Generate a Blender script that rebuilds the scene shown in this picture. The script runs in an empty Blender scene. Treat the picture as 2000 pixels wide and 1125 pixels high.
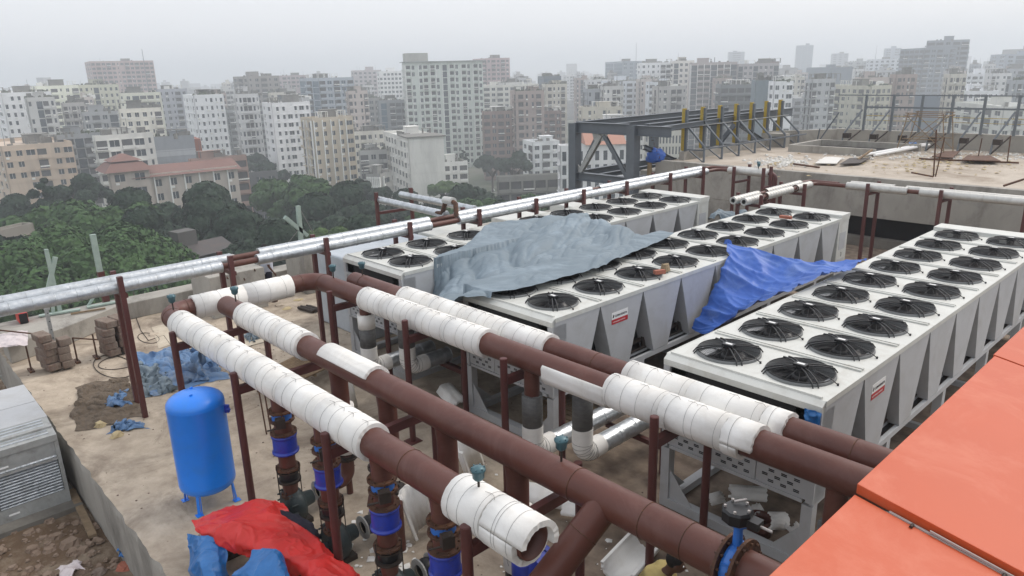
import bpy, bmesh, math, random
import numpy as np
from mathutils import Vector, Matrix, noise
random.seed(7); np.random.seed(7)
SC = bpy.context.scene
COL = SC.collection
R = math.radians

# ------------------------------------------------------------------ camera
CAMZ = 6.23
YAW, PITCH, ROLL, FPX = R(-47.15), R(16.633), R(-1.465), 1417.75
_f = Vector((math.sin(YAW)*math.cos(PITCH), math.cos(YAW)*math.cos(PITCH), -math.sin(PITCH)))
_r0 = Vector((math.cos(YAW), -math.sin(YAW), 0)); _u0 = _r0.cross(_f)
_r = _r0*math.cos(ROLL)+_u0*math.sin(ROLL); _u = -_r0*math.sin(ROLL)+_u0*math.cos(ROLL)
cd = bpy.data.cameras.new("camera"); cam = bpy.data.objects.new("camera", cd); COL.objects.link(cam)
m3 = Matrix((_r, _u, -_f)).transposed()
cam.matrix_world = Matrix.Translation((0, 0, CAMZ)) @ m3.to_4x4()
cd.sensor_width = 36.0; cd.lens = 36.0*FPX/2000.0
cd.clip_start = 0.1; cd.clip_end = 20000
SC.camera = cam
C0 = Vector((0, 0, CAMZ))

# ------------------------------------------------------------------ world, sun, exposure
W = bpy.data.worlds.new("World"); SC.world = W; W.use_nodes = True
nt = W.node_tree; nt.nodes.clear()
wo = nt.nodes.new("ShaderNodeOutputWorld"); bg = nt.nodes.new("ShaderNodeBackground")
sky = nt.nodes.new("ShaderNodeTexSky"); sky.sky_type = 'NISHITA'; sky.sun_disc = False
SUN_EL, SUN_ROT = R(48), R(12)
sky.sun_elevation = SUN_EL; sky.sun_rotation = SUN_ROT
sky.air_density = 1.0; sky.dust_density = 6.0; sky.ozone_density = 1.0
mixn = nt.nodes.new("ShaderNodeMixRGB"); mixn.inputs[0].default_value = 0.74
mixn.inputs[2].default_value = (6.95, 7.03, 7.28, 1)        # even overcast cloud layer
nt.links.new(sky.outputs[0], mixn.inputs[1]); nt.links.new(mixn.outputs[0], bg.inputs[0])
bg.inputs[1].default_value = 0.15
nt.links.new(bg.outputs[0], wo.inputs[0])
sl = bpy.data.lights.new("sun", 'SUN'); sl.energy = 1.0; sl.angle = R(25); sl.color = (1, .96, .9)
so = bpy.data.objects.new("sun", sl); COL.objects.link(so)
sd = Vector((math.sin(SUN_ROT)*math.cos(SUN_EL), math.cos(SUN_ROT)*math.cos(SUN_EL), math.sin(SUN_EL)))
so.rotation_euler = (-sd).to_track_quat('-Z', 'Y').to_euler()
SC.view_settings.view_transform = 'Standard'; SC.view_settings.look = 'None'
SC.view_settings.exposure = 0.24; SC.view_settings.gamma = 1.0
SC.view_settings.use_curve_mapping = False
SC.render.engine = 'CYCLES'
SC.cycles.max_bounces = 6; SC.cycles.diffuse_bounces = 3; SC.cycles.glossy_bounces = 2
SC.cycles.volume_bounces = 1; SC.cycles.transparent_max_bounces = 8
try:
    SC.cycles.volume_step_rate = 4; SC.cycles.volume_max_steps = 64
except Exception: pass

# ------------------------------------------------------------------ pixel rays (photograph 2000 x 1125)
def ray(x, y): return _f + _r*((x-1000)/FPX) - _u*((y-562.5)/FPX)
def PZ(x, y, z): d = ray(x, y); return C0 + d*((z-CAMZ)/d.z)
def PXp(x, y, X): d = ray(x, y); return C0 + d*(X/d.x)
def PYp(x, y, Y): d = ray(x, y); return C0 + d*(Y/d.y)
def HR(x): return 174.19-0.02559*(x+383)          # horizon row

# ------------------------------------------------------------------ materials
def lin(c):
    return tuple(((v/255)/12.92 if v/255 <= .04045 else (((v/255)+.055)/1.055)**2.4) for v in c)
MATS = {}
def mat(name, col, rough=.8, metal=0, col2=None, scale=3.0, amt=.5, bump=0, bscale=None, detail=6, spec=.5,
        stain=None, sscale=.6, samt=.5, coat=0, alpha=None, world=False, stretch=None, trans=0):
    if name in MATS: return MATS[name]
    m = bpy.data.materials.new(name); m.use_nodes = True; MATS[name] = m
    n = m.node_tree; b = n.nodes["Principled BSDF"]; L = n.links.new
    b.inputs["Roughness"].default_value = rough; b.inputs["Metallic"].default_value = metal
    b.inputs["Specular IOR Level"].default_value = spec
    if coat: b.inputs["Coat Weight"].default_value = coat; b.inputs["Coat Roughness"].default_value = .25
    tc = n.nodes.new("ShaderNodeTexCoord"); out = tc.outputs["Object"]
    if world:
        g = n.nodes.new("ShaderNodeNewGeometry"); out = g.outputs["Position"]
    if stretch:
        mp = n.nodes.new("ShaderNodeMapping"); mp.inputs["Scale"].default_value = stretch; L(out, mp.inputs[0]); out = mp.outputs[0]
    c = (*col, 1)
    if col2:
        t = n.nodes.new("ShaderNodeTexNoise"); t.inputs["Scale"].default_value = scale
        t.inputs["Detail"].default_value = detail; t.inputs["Roughness"].default_value = .65
        L(out, t.inputs["Vector"])
        r = n.nodes.new("ShaderNodeValToRGB"); r.color_ramp.elements[0].position = .5-amt*.3; r.color_ramp.elements[1].position = .5+amt*.3
        r.color_ramp.elements[0].color = c; r.color_ramp.elements[1].color = (*col2, 1)
        L(t.outputs[0], r.inputs[0]); cur = r.outputs[0]
        if stain:
            t2 = n.nodes.new("ShaderNodeTexNoise"); t2.inputs["Scale"].default_value = sscale; t2.inputs["Detail"].default_value = 8
            t2.inputs["Roughness"].default_value = .7; t2.inputs["Distortion"].default_value = .6
            L(out, t2.inputs["Vector"])
            r2 = n.nodes.new("ShaderNodeValToRGB"); r2.color_ramp.elements[0].position = .48; r2.color_ramp.elements[1].position = .68
            r2.color_ramp.elements[0].color = (0, 0, 0, 1); r2.color_ramp.elements[1].color = (samt, samt, samt, 1)
            L(t2.outputs[0], r2.inputs[0])
            mx = n.nodes.new("ShaderNodeMixRGB"); L(r2.outputs[0], mx.inputs[0]); L(cur, mx.inputs[1]); mx.inputs[2].default_value = (*stain, 1)
            cur = mx.outputs[0]
        L(cur, b.inputs["Base Color"])
    else:
        b.inputs["Base Color"].default_value = c
    if bump:
        t3 = n.nodes.new("ShaderNodeTexNoise"); t3.inputs["Scale"].default_value = bscale or scale*4; t3.inputs["Detail"].default_value = 5
        L(out, t3.inputs["Vector"])
        bp = n.nodes.new("ShaderNodeBump"); bp.inputs["Strength"].default_value = min(1, bump); bp.inputs["Distance"].default_value = .02
        L(t3.outputs[0], bp.inputs["Height"]); L(bp.outputs[0], b.inputs["Normal"])
    return m

M = {}
M['deck'] = mat("deck_concrete", lin((196,182,163)), .9, col2=lin((158,144,127)), scale=2.4, amt=.6, detail=12, bump=.8, bscale=9, stain=lin((108,94,80)), sscale=.8, samt=.8, world=True)
def dirt_shade_zone(m):      # brown dirt plus shade under the pipes and chillers, put into the deck colour
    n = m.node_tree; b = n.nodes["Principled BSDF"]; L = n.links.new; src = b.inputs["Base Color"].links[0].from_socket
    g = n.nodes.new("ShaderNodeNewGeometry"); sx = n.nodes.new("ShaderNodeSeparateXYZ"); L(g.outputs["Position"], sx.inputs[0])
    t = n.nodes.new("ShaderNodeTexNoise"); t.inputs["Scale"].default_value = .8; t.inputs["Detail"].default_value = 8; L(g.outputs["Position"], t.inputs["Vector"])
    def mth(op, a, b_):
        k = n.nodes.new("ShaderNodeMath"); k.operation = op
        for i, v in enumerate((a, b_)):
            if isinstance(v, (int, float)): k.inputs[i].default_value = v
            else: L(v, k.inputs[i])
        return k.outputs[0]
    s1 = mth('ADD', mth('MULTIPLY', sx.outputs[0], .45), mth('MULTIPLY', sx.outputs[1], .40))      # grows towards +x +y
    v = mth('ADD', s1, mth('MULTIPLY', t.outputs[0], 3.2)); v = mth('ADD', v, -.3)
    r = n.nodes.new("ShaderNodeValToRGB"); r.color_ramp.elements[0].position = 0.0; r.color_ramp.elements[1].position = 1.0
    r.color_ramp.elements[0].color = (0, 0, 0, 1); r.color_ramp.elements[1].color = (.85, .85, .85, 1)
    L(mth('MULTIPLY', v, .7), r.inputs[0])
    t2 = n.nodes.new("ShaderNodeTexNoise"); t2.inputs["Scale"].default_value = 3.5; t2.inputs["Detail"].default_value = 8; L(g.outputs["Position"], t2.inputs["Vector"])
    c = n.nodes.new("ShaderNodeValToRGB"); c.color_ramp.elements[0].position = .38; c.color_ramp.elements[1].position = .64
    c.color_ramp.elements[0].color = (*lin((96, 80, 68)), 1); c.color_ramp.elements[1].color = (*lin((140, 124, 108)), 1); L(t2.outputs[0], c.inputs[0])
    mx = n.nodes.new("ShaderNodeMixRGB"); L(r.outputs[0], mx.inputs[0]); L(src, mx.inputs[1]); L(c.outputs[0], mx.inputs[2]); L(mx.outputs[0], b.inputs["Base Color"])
dirt_shade_zone(M['deck'])
M['deck_up'] = mat("upper_deck_concrete", lin((196,186,172)), .9, col2=lin((158,146,132)), scale=1.0, amt=.9, bump=.4, bscale=9, stain=lin((128,112,94)), sscale=.5, samt=.7, world=True)
M['conc'] = mat("wall_concrete", lin((172,168,160)), .9, col2=lin((150,146,138)), scale=1.2, amt=.9, bump=.3, bscale=12, stain=lin((96,92,86)), sscale=.7, samt=.75, world=True, stretch=(1,1,.55))
M['conc_d'] = mat("damp_concrete", lin((130,126,118)), .95, col2=lin((92,88,82)), scale=2, amt=.9, bump=.5, bscale=12, world=True)
M['mud'] = mat("mud", lin((112,92,72)), .95, col2=lin((84,66,50)), scale=2.2, amt=1, bump=.8, bscale=18, stain=lin((150,136,118)), sscale=1.6, samt=.8, world=True)
M['rubble'] = mat("rubble", lin((150,132,116)), .95, col2=lin((118,98,82)), scale=3, amt=1, bump=.6)
M['brown'] = mat("oxide_primer_paint", lin((97,57,47)), .44, spec=.42, col2=lin((84,49,41)), scale=2.3, amt=.8, bump=.08, bscale=30, stain=lin((116,84,76)), sscale=1.2, samt=.5)
M['brown2'] = mat("oxide_primer_steel", lin((92,48,45)), .5, col2=lin((78,42,40)), scale=4, amt=.8)
M['rust'] = mat("rusty_steel", lin((96,66,50)), .75, .2, col2=lin((68,50,42)), scale=14, amt=.9, stain=lin((136,92,58)), sscale=9, samt=.6, bump=.4, bscale=60)
M['foam'] = mat("white_foam", lin((238,237,233)), .7, col2=lin((231,229,224)), scale=5, amt=1, bump=.12, bscale=60, stain=lin((204,198,188)), sscale=2.2, samt=.45)
M['foam_in'] = mat("foam_cut_face", lin((214,212,206)), .85)
M['wire'] = mat("tie_wire", lin((128,126,124)), .5, .5)
M['alu'] = mat("aluminium_cladding", lin((214,218,221)), .34, .75, col2=lin((176,181,184)), scale=7, amt=1, bump=.5, bscale=16, stain=lin((140,142,142)), sscale=5, samt=.5)
M['alu_r'] = mat("aluminium_cladding_dull", lin((212,211,206)), .5, .5, col2=lin((184,183,178)), scale=7, amt=1, bump=.3, bscale=16)
M['tape'] = mat("grey_tape_wrap", lin((120,120,118)), .6, .3, col2=lin((84,85,86)), scale=9, amt=1, bump=.5, bscale=30, stretch=(1,1,3))
M['unit'] = mat("chiller_white_paint", lin((208,209,203)), .5, col2=lin((198,199,194)), scale=2, amt=1, stain=lin((168,162,150)), sscale=2.6, samt=.4)
M['unit_s'] = mat("chiller_grey_paint", lin((186,188,190)), .5, col2=lin((178,180,182)), scale=2, amt=1, stain=lin((150,148,142)), sscale=1.7, samt=.35)
M['galv'] = mat("pale_grey_steel", lin((182,184,182)), .55, .25, col2=lin((146,148,146)), scale=5, amt=1, stain=lin((120,112,104)), sscale=4, samt=.5)
M['black'] = mat("black_plastic", lin((26,27,30)), .4)
M['blade'] = mat("fan_blade_plastic", lin((54,56,60)), .3)
M['shroud'] = mat("fan_shroud", lin((112,114,114)), .5)
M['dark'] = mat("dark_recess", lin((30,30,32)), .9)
M['coil'] = mat("condenser_coil", lin((44,44,46)), .6, .3, col2=lin((30,30,32)), scale=60, amt=1)
M['paper'] = mat("white_label", lin((232,232,230)), .5)
M['red_l'] = mat("red_label", lin((180,40,48)), .5)
M['blue'] = mat("blue_gloss_paint", lin((30,134,240)), .34, coat=.3, col2=lin((26,124,230)), scale=3, amt=1, stain=lin((60,124,190)), sscale=3, samt=.25)
M['blue_v'] = mat("blue_valve_paint", lin((36,62,178)), .4, coat=.2, col2=lin((30,52,150)), scale=6, amt=1, stain=lin((60,52,60)), sscale=6, samt=.5)
M['blue_v2'] = mat("bright_blue_valve_paint", lin((48,112,196)), .4, coat=.2)
M['green_v'] = mat("green_grey_valve", lin((66,100,108)), .4, .2, coat=.2)
M['pump'] = mat("dark_green_cast_iron", lin((54,66,68)), .5, .1, col2=lin((42,50,52)), scale=8, amt=1, bump=.3, bscale=30)
M['iron'] = mat("black_cast_iron", lin((46,42,40)), .6, .2, col2=lin((66,54,46)), scale=10, amt=1)
M['tarp_g'] = mat("pale_grey_tarpaulin", lin((118,132,141)), .62, col2=lin((100,115,125)), scale=1.4, amt=1, bump=.25, bscale=7, stain=lin((150,166,178)), sscale=1.1, samt=.5)
M['tarp_b'] = mat("bright_blue_tarpaulin", lin((58,104,188)), .5, col2=lin((46,88,168)), scale=1.6, amt=1, bump=.25, bscale=9, stain=lin((112,138,186)), sscale=1.5, samt=.5)
M['tarp_f'] = mat("faded_blue_tarpaulin", lin((104,140,180)), .6, col2=lin((78,108,146)), scale=2.2, amt=1, bump=.5, bscale=10, stain=lin((128,134,140)), sscale=1.8, samt=.7)
M['tarp_c'] = mat("blue_plastic_sheet", lin((34,116,186)), .35, col2=lin((28,92,152)), scale=4, amt=1, bump=.5, bscale=14, coat=.2)
M['tarp_r'] = mat("red_tarpaulin", lin((214,44,38)), .5, col2=lin((196,36,32)), scale=2, amt=1, bump=.2, bscale=9, coat=.1)
M['cloth_n'] = mat("navy_cloth", lin((28,30,48)), .8)
M['net'] = mat("brown_netting", lin((122,108,92)), .95, col2=lin((80,70,60)), scale=8, amt=1, bump=1, bscale=40)
M['orange'] = mat("orange_painted_sheet", lin((192,82,42)), .48, col2=lin((184,79,42)), scale=.8, amt=1, coat=.08, stain=lin((206,118,90)), sscale=1.6, samt=.5, spec=.35, bump=.25, bscale=1.7)
M['seal'] = mat("seal_strip", lin((164,158,154)), .5)
M['fence'] = mat("pale_grey_fence_steel", lin((118,124,128)), .5, .1, col2=lin((102,108,112)), scale=3, amt=1)
M['frame'] = mat("dark_grey_steel", lin((104,110,116)), .5, .1, col2=lin((92,98,104)), scale=3, amt=1)
M['yellow'] = mat("yellow_painted_steel", lin((190,162,54)), .6, col2=lin((150,130,64)), scale=8, amt=1)
M['brick'] = mat("red_brick", lin((176,112,92)), .9, col2=lin((150,88,70)), scale=12, amt=1, bump=.6, bscale=50)
M['stone'] = mat("tan_stone", lin((160,142,112)), .9, col2=lin((126,108,84)), scale=12, amt=1, bump=.8, bscale=40)
M['deck_patch'] = mat("paler_screed", lin((206,196,178)), .9, col2=lin((176,162,142)), scale=4, amt=1, bump=.5, bscale=20, world=True)
M['wood'] = mat("weathered_timber", lin((150,130,104)), .9, col2=lin((112,94,74)), scale=6, amt=1, stretch=(1,1,.2))
M['block'] = mat("old_concrete_block", lin((146,134,122)), .95, col2=lin((96,78,68)), scale=5, amt=1, bump=1, bscale=26, stain=lin((92,54,44)), sscale=4, samt=.7)
M['skin'] = mat("skin", lin((84,56,42)), .6)
M['shirt_y'] = mat("mustard_shirt", lin((176,160,104)), .9, col2=lin((140,124,78)), scale=7, amt=1, bump=.4, bscale=12)
M['shirt_w'] = mat("white_shirt", lin((200,204,214)), .9, col2=lin((176,182,196)), scale=7, amt=1)
M['hair'] = mat("black_hair", lin((18,16,16)), .8)
M['red_m'] = mat("red_machine", lin((200,34,30)), .4, coat=.2)
M['sack'] = mat("white_sack", lin((216,208,206)), .8, col2=lin((196,184,186)), scale=6, amt=1, bump=.6, bscale=14)
M['plaster_y'] = mat("yellow_foam_scrap", lin((196,180,140)), .9, col2=lin((168,150,116)), scale=9, amt=1)

# ------------------------------------------------------------------ mesh builder
ORG = {}
def tag(o, label=None, cat=None, group=None, kind=None):
    if label: o["label"] = label
    if cat: o["category"] = cat
    if group: o["group"] = group
    if kind: o["kind"] = kind
    return o
def thing(name, label, cat, loc=(0,0,0), group=None):
    o = bpy.data.objects.new(name, None); o.empty_display_size = .2; COL.objects.link(o); o.location = loc
    ORG[o.name] = Vector(loc)
    return tag(o, label, cat, group)
def link(name, me, parent=None, loc=None):
    o = bpy.data.objects.new(name, me); COL.objects.link(o)
    if parent: o.parent = parent; ORG[o.name] = ORG[parent.name]
    else: ORG[o.name] = Vector((0, 0, 0))
    if loc is not None: o.location = loc
    return o
def frame_of(d):
    d = d.normalized(); a = Vector((0, 0, 1)) if abs(d.z) < .9 else Vector((1, 0, 0))
    x = a.cross(d).normalized(); y = d.cross(x); return x, y
class MB:
    def __init__(s): s.v = []; s.f = []; s.s = []
    def add(s, vs, fs, sm=False):
        o = len(s.v); s.v += [tuple(v) for v in vs]; s.f += [tuple(i+o for i in f) for f in fs]; s.s += [sm]*len(fs); return s
    def box(s, x0, x1, y0, y1, z0, z1):
        return s.add([(x0,y0,z0),(x1,y0,z0),(x1,y1,z0),(x0,y1,z0),(x0,y0,z1),(x1,y0,z1),(x1,y1,z1),(x0,y1,z1)],
                     [(0,3,2,1),(4,5,6,7),(0,1,5,4),(1,2,6,5),(2,3,7,6),(3,0,4,7)])
    def obox(s, o, ax, ay, az):     # corner + three edge vectors (right handed)
        o, ax, ay, az = map(Vector, (o, ax, ay, az))
        v = [o, o+ax, o+ax+ay, o+ay, o+az, o+ax+az, o+ax+ay+az, o+ay+az]
        return s.add(v, [(0,3,2,1),(4,5,6,7),(0,1,5,4),(1,2,6,5),(2,3,7,6),(3,0,4,7)])
    def bar(s, p, q, w, h=None, up=(0,0,1)):
        p, q = Vector(p), Vector(q); h = h or w; d = (q-p).normalized(); up = Vector(up)
        if abs(d.dot(up)) > .98: up = Vector((1,0,0))
        x = d.cross(up).normalized(); y = x.cross(d)
        return s.obox(p-x*w/2-y*h/2, x*w, y*h, q-p) if False else s.add(
            [p+x*a*w/2+y*b*h/2 for a, b in ((-1,-1),(1,-1),(1,1),(-1,1))]+[q+x*a*w/2+y*b*h/2 for a, b in ((-1,-1),(1,-1),(1,1),(-1,1))],
            [(0,1,2,3),(7,6,5,4),(0,4,5,1),(1,5,6,2),(2,6,7,3),(3,7,4,0)])
    def ibeam(s, p, q, w, h, t=.02, up=(0,0,1)):
        p, q, up = Vector(p), Vector(q), Vector(up)
        d = (q-p).normalized(); x = d.cross(up).normalized(); y = x.cross(d)
        s.bar(p, q, t, h-2*t, up)
        s.bar(p+y*(h-t)/2, q+y*(h-t)/2, w, t, up); s.bar(p-y*(h-t)/2, q-y*(h-t)/2, w, t, up); return s
    def tube(s, p, q, r0, r1=None, n=14, caps=True, sm=True):
        p, q = Vector(p), Vector(q); r1 = r0 if r1 is None else r1; x, y = frame_of(q-p)
        c = [(math.cos(2*math.pi*i/n), math.sin(2*math.pi*i/n)) for i in range(n)]
        vs = [p+(x*a+y*b)*r0 for a, b in c]+[q+(x*a+y*b)*r1 for a, b in c]
        s.add(vs, [(i, (i+1) % n, n+(i+1) % n, n+i) for i in range(n)], sm)
        if caps: s.add(vs[:n], [tuple(range(n))[::-1]]); s.add(vs[n:], [tuple(range(n))])
        return s
    def path(s, pts, r, n=12, caps=True, closed=False):
        pts = [Vector(p) for p in pts]; k = len(pts); ts = []
        for i in range(k):
            a = pts[(i-1) % k] if (closed or i > 0) else pts[i]; b = pts[(i+1) % k] if (closed or i < k-1) else pts[i]
            ts.append((b-a).normalized())
        x, y = frame_of(ts[0]); vs = []
        for i in range(k):
            if i: x = (x-ts[i]*x.dot(ts[i])).normalized()
            y = ts[i].cross(x)
            rr = r[i] if isinstance(r, (list, tuple)) else r
            vs += [pts[i]+(x*math.cos(2*math.pi*j/n)+y*math.sin(2*math.pi*j/n))*rr for j in range(n)]
        fs = []
        for i in range(k if closed else k-1):
            a = i*n; b = ((i+1) % k)*n
            fs += [(a+j, a+(j+1) % n, b+(j+1) % n, b+j) for j in range(n)]
        s.add(vs, fs, True)
        if caps and not closed:
            s.add(vs[:n], [tuple(range(n))[::-1]]); s.add(vs[-n:], [tuple(range(n))])
        return s
    def shell(s, p, q, ri, ro, a0=0, a1=360, n=28, jag=0):   # thick half or full pipe shell
        p, q = Vector(p), Vector(q); x, y = frame_of(q-p); full = abs(a1-a0) >= 360; k = n if full else n+1
        vs = []
        dd = (q-p).normalized()
        for i in range(k):
            a = R(a0+(a1-a0)*i/n); d = x*math.cos(a)+y*math.sin(a)
            j0 = dd*random.uniform(-jag, jag); j1 = dd*random.uniform(-jag, jag)
            vs += [p+d*ri+j0, p+d*ro+j0, q+d*ro+j1, q+d*ri+j1]
        e, o_, fl = [], [], []
        for i in range(n):
            a = 4*i; b = 4*((i+1) % k)
            o_.append((a+1, b+1, b+2, a+2)); o_.append((a+3, b+3, b, a)); fl += [(a, b, b+1, a+1), (a+2, b+2, b+3, a+3)]
        if not full: fl += [(0,1,2,3), (4*n+3, 4*n+2, 4*n+1, 4*n)]
        o = len(s.v); s.add(vs, o_, True); s.f += [tuple(i+o for i in f) for f in fl]; s.s += [False]*len(fl); return s
    def lathe(s, prof, c=(0,0,0), ax=(0,0,1), n=20, sm=True):   # prof: (r, h)
        c, ax = Vector(c), Vector(ax).normalized(); x, y = frame_of(ax); vs = []
        for r, h in prof: vs += [c+ax*h+(x*math.cos(2*math.pi*j/n)+y*math.sin(2*math.pi*j/n))*max(r, 1e-4) for j in range(n)]
        fs = [(i*n+j, i*n+(j+1) % n, (i+1)*n+(j+1) % n, (i+1)*n+j) for i in range(len(prof)-1) for j in range(n)]
        return s.add(vs, fs, sm)
    def disc(s, c, ax, r0, r1, t, n=24):                       # flange with bolts
        c, ax = Vector(c), Vector(ax).normalized()
        s.lathe([(r0, -t/2), (r1, -t/2), (r1, t/2), (r0, t/2)], c, ax, n, False); return s
    def bolts(s, c, ax, r, k, br, bl):
        c, ax = Vector(c), Vector(ax).normalized(); x, y = frame_of(ax)
        for i in range(k):
            a = 2*math.pi*(i+.5)/k; p = c+(x*math.cos(a)+y*math.sin(a))*r; s.tube(p-ax*bl/2, p+ax*bl/2, br, n=6, sm=False)
        return s
    def torus(s, c, ax, r, t, n=28, m=5):
        c, ax = Vector(c), Vector(ax).normalized(); x, y = frame_of(ax)
        return s.path([c+(x*math.cos(2*math.pi*i/n)+y*math.sin(2*math.pi*i/n))*r for i in range(n)], t, m, closed=True)
    def poly(s, pts, th):     # planar polygon + thickness vector
        pts = [Vector(p) for p in pts]; th = Vector(th); n = len(pts)
        return s.add(pts+[p+th for p in pts], [tuple(range(n))[::-1], tuple(range(n, 2*n))]+[(i, (i+1) % n, n+(i+1) % n, n+i) for i in range(n)])
    def rock(s, c, r, flat=.7, seed=0, n=7):
        rr = random.Random(seed); c = Vector(c); ax = Vector((rr.uniform(-1,1), rr.uniform(-1,1), rr.uniform(-1,1))).normalized()
        vs = [c+Vector((r*math.cos(2*math.pi*i/n)*rr.uniform(.7,1.1), r*math.sin(2*math.pi*i/n)*rr.uniform(.7,1.1), -r*flat*.3)) for i in range(n)]
        vs += [c+Vector((r*.7*math.cos(2*math.pi*(i+.4)/n)*rr.uniform(.6,1.1), r*.7*math.sin(2*math.pi*(i+.4)/n)*rr.uniform(.6,1.1), r*flat*rr.uniform(.3,.7))) for i in range(n)]
        return s.add(vs, [(i, (i+1) % n, n+(i+1) % n, n+i) for i in range(n)]+[tuple(range(n, 2*n))])
    def mesh(s, name, off=None):
        me = bpy.data.meshes.new(name)
        v = s.v if off is None else [(a-off.x, b-off.y, c-off.z) for a, b, c in s.v]
        me.from_pydata(v, [], s.f); me.polygons.foreach_set("use_smooth", s.s); me.update(); return me
    def build(s, name, m, parent=None, label=None, cat=None, group=None, kind=None, world=True, bevel=0, fix=False):
        off = ORG[parent.name] if (parent is not None and world) else None
        me = s.mesh(name, off); me.materials.append(m)
        if fix:
            bm = bmesh.new(); bm.from_mesh(me); bmesh.ops.recalc_face_normals(bm, faces=bm.faces); bm.to_mesh(me); bm.free()
        o = link(name, me, parent)
        if bevel:
            b = o.modifiers.new("bevel", 'BEVEL'); b.width = bevel; b.segments = 2; b.limit_method = 'ANGLE'
        return tag(o, label, cat, group, kind)
def solo(name, label, cat, mb, m, group=None, **k):       # a thing that is one mesh, origin at its base centre
    xs = [v[0] for v in mb.v]; ys = [v[1] for v in mb.v]; zs = [v[2] for v in mb.v]
    c = Vector(((min(xs)+max(xs))/2, (min(ys)+max(ys))/2, min(zs)))
    me = mb.mesh(name, c); me.materials.append(m); o = link(name, me, None, c); ORG[o.name] = c
    return tag(o, label, cat, group, k.get('kind'))
def arc(c, a, b, n=8):   # quarter bend: from c+a to c+b round the corner at c+a+b (bend centre c)
    c, a, b = Vector(c), Vector(a), Vector(b)
    return [c-b*math.cos(t)*1-a*0+ (a*math.sin(t)) + 0*b for t in [math.pi/2*i/n for i in range(n+1)]]
def bend(p0, corner, p1, r, n=8):   # points of a pipe p0 -> corner -> p1 with bend radius r
    p0, k, p1 = Vector(p0), Vector(corner), Vector(p1); d0 = (p0-k).normalized(); d1 = (p1-k).normalized()
    th = d0.angle(d1); t = r/math.tan(th/2); a = k+d0*t; b = k+d1*t; c = k+(d0+d1).normalized()*(r/math.sin(th/2))
    out = []
    va, vb = a-c, b-c; w = va.angle(vb)
    for i in range(n+1):
        s_ = i/n; out.append(c+(va*math.sin((1-s_)*w)+vb*math.sin(s_*w))/math.sin(w))
    return out
def copy_tree(o, parent=None):
    c = o.copy(); COL.objects.link(c)
    if parent is not None: c.parent = parent
    for ch in list(KIDS.get(o.name, ())): copy_tree(ch, c)
    return c
def kidmap():
    KIDS.clear()
    for o in bpy.data.objects:
        if o.parent: KIDS.setdefault(o.parent.name, []).append(o)
KIDS = {}
def cloth(ctrl, nu=60, nv=60, amp=.05, sc=1.2, seed=0, ridge=True, dirs=None):
    g = [[Vector(p) for p in row] for row in ctrl]; A, B = len(g), len(g[0])
    def cr(p, t):
        k = len(p)-1; x = t*k; i = min(int(x), k-1); f = x-i
        p0 = p[max(i-1, 0)]; p1 = p[i]; p2 = p[i+1]; p3 = p[min(i+2, k)]
        return .5*((2*p1)+(-p0+p2)*f+(2*p0-5*p1+4*p2-p3)*f*f+(-p0+3*p1-3*p2+p3)*f**3)
    P = [[None]*(nv+1) for _ in range(nu+1)]
    for i in range(nu+1):
        row = [cr([g[a][b] for a in range(A)], i/nu) for b in range(B)]
        for j in range(nv+1): P[i][j] = cr(row, j/nv)
    vs = []
    for i in range(nu+1):
        for j in range(nv+1):
            a = P[min(i+1, nu)][j]-P[max(i-1, 0)][j]; b = P[i][min(j+1, nv)]-P[i][max(j-1, 0)]
            n = a.cross(b)
            n = n.normalized() if n.length > 1e-9 else Vector((0,0,1))
            p = P[i][j]; q = p*sc+Vector((seed*3.1, seed*1.7, 0))
            if dirs: q = Vector((p.dot(Vector(dirs[0]))*sc, p.dot(Vector(dirs[1]))*sc, seed*2.3))
            w = noise.noise(q)*.6+noise.noise(q*2.3)*.35
            r1 = 1-abs(noise.noise(q*1.1+Vector((9,3,1))))*2.6; r2 = 1-abs(noise.noise(q*2.7+Vector((2,7,4))))*2.6
            if ridge:
                r3 = 1-abs(noise.noise(q*4.3+Vector((5,1,8))))*2.8
                w += max(r1, 0)**2*.9+max(r1, -.4)*.3+max(r2, 0)**2*.38+max(r3, 0)**2*.12
            vs.append(p+n*w*amp)
    fs = [(i*(nv+1)+j, (i+1)*(nv+1)+j, (i+1)*(nv+1)+j+1, i*(nv+1)+j+1) for i in range(nu) for j in range(nv)]
    return MB().add(vs, fs, True)
def textmesh(body, size, m, parent, mat4, name="lettering", bold=False):
    cu = bpy.data.curves.new(name, 'FONT'); cu.body = body; cu.size = size; cu.extrude = .0012; cu.align_x = 'LEFT'; cu.resolution_u = 2
    if bold: cu.offset = size*.02
    t = bpy.data.objects.new("tmp", cu); COL.objects.link(t)
    me = bpy.data.meshes.new_from_object(t.evaluated_get(bpy.context.evaluated_depsgraph_get()))
    bpy.data.objects.remove(t); me.name = name; me.transform(mat4); me.materials.clear(); me.materials.append(m)
    return link(name, me, parent)
# ================================================================== SETTING
def struct(name, mb, m, **k): return mb.build(name, m, kind='structure', **k)
def slab_edge(x0, x1, y, amp, step=.12, sd=0):   # ragged concrete arris
    n = int(abs(x1-x0)/step); return [(x0+(x1-x0)*i/n, y+noise.noise(Vector((i*.35+sd, sd, 0)))*amp+noise.noise(Vector((i*1.3+sd, sd, 4)))*amp*.5) for i in range(n+1)]
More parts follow.
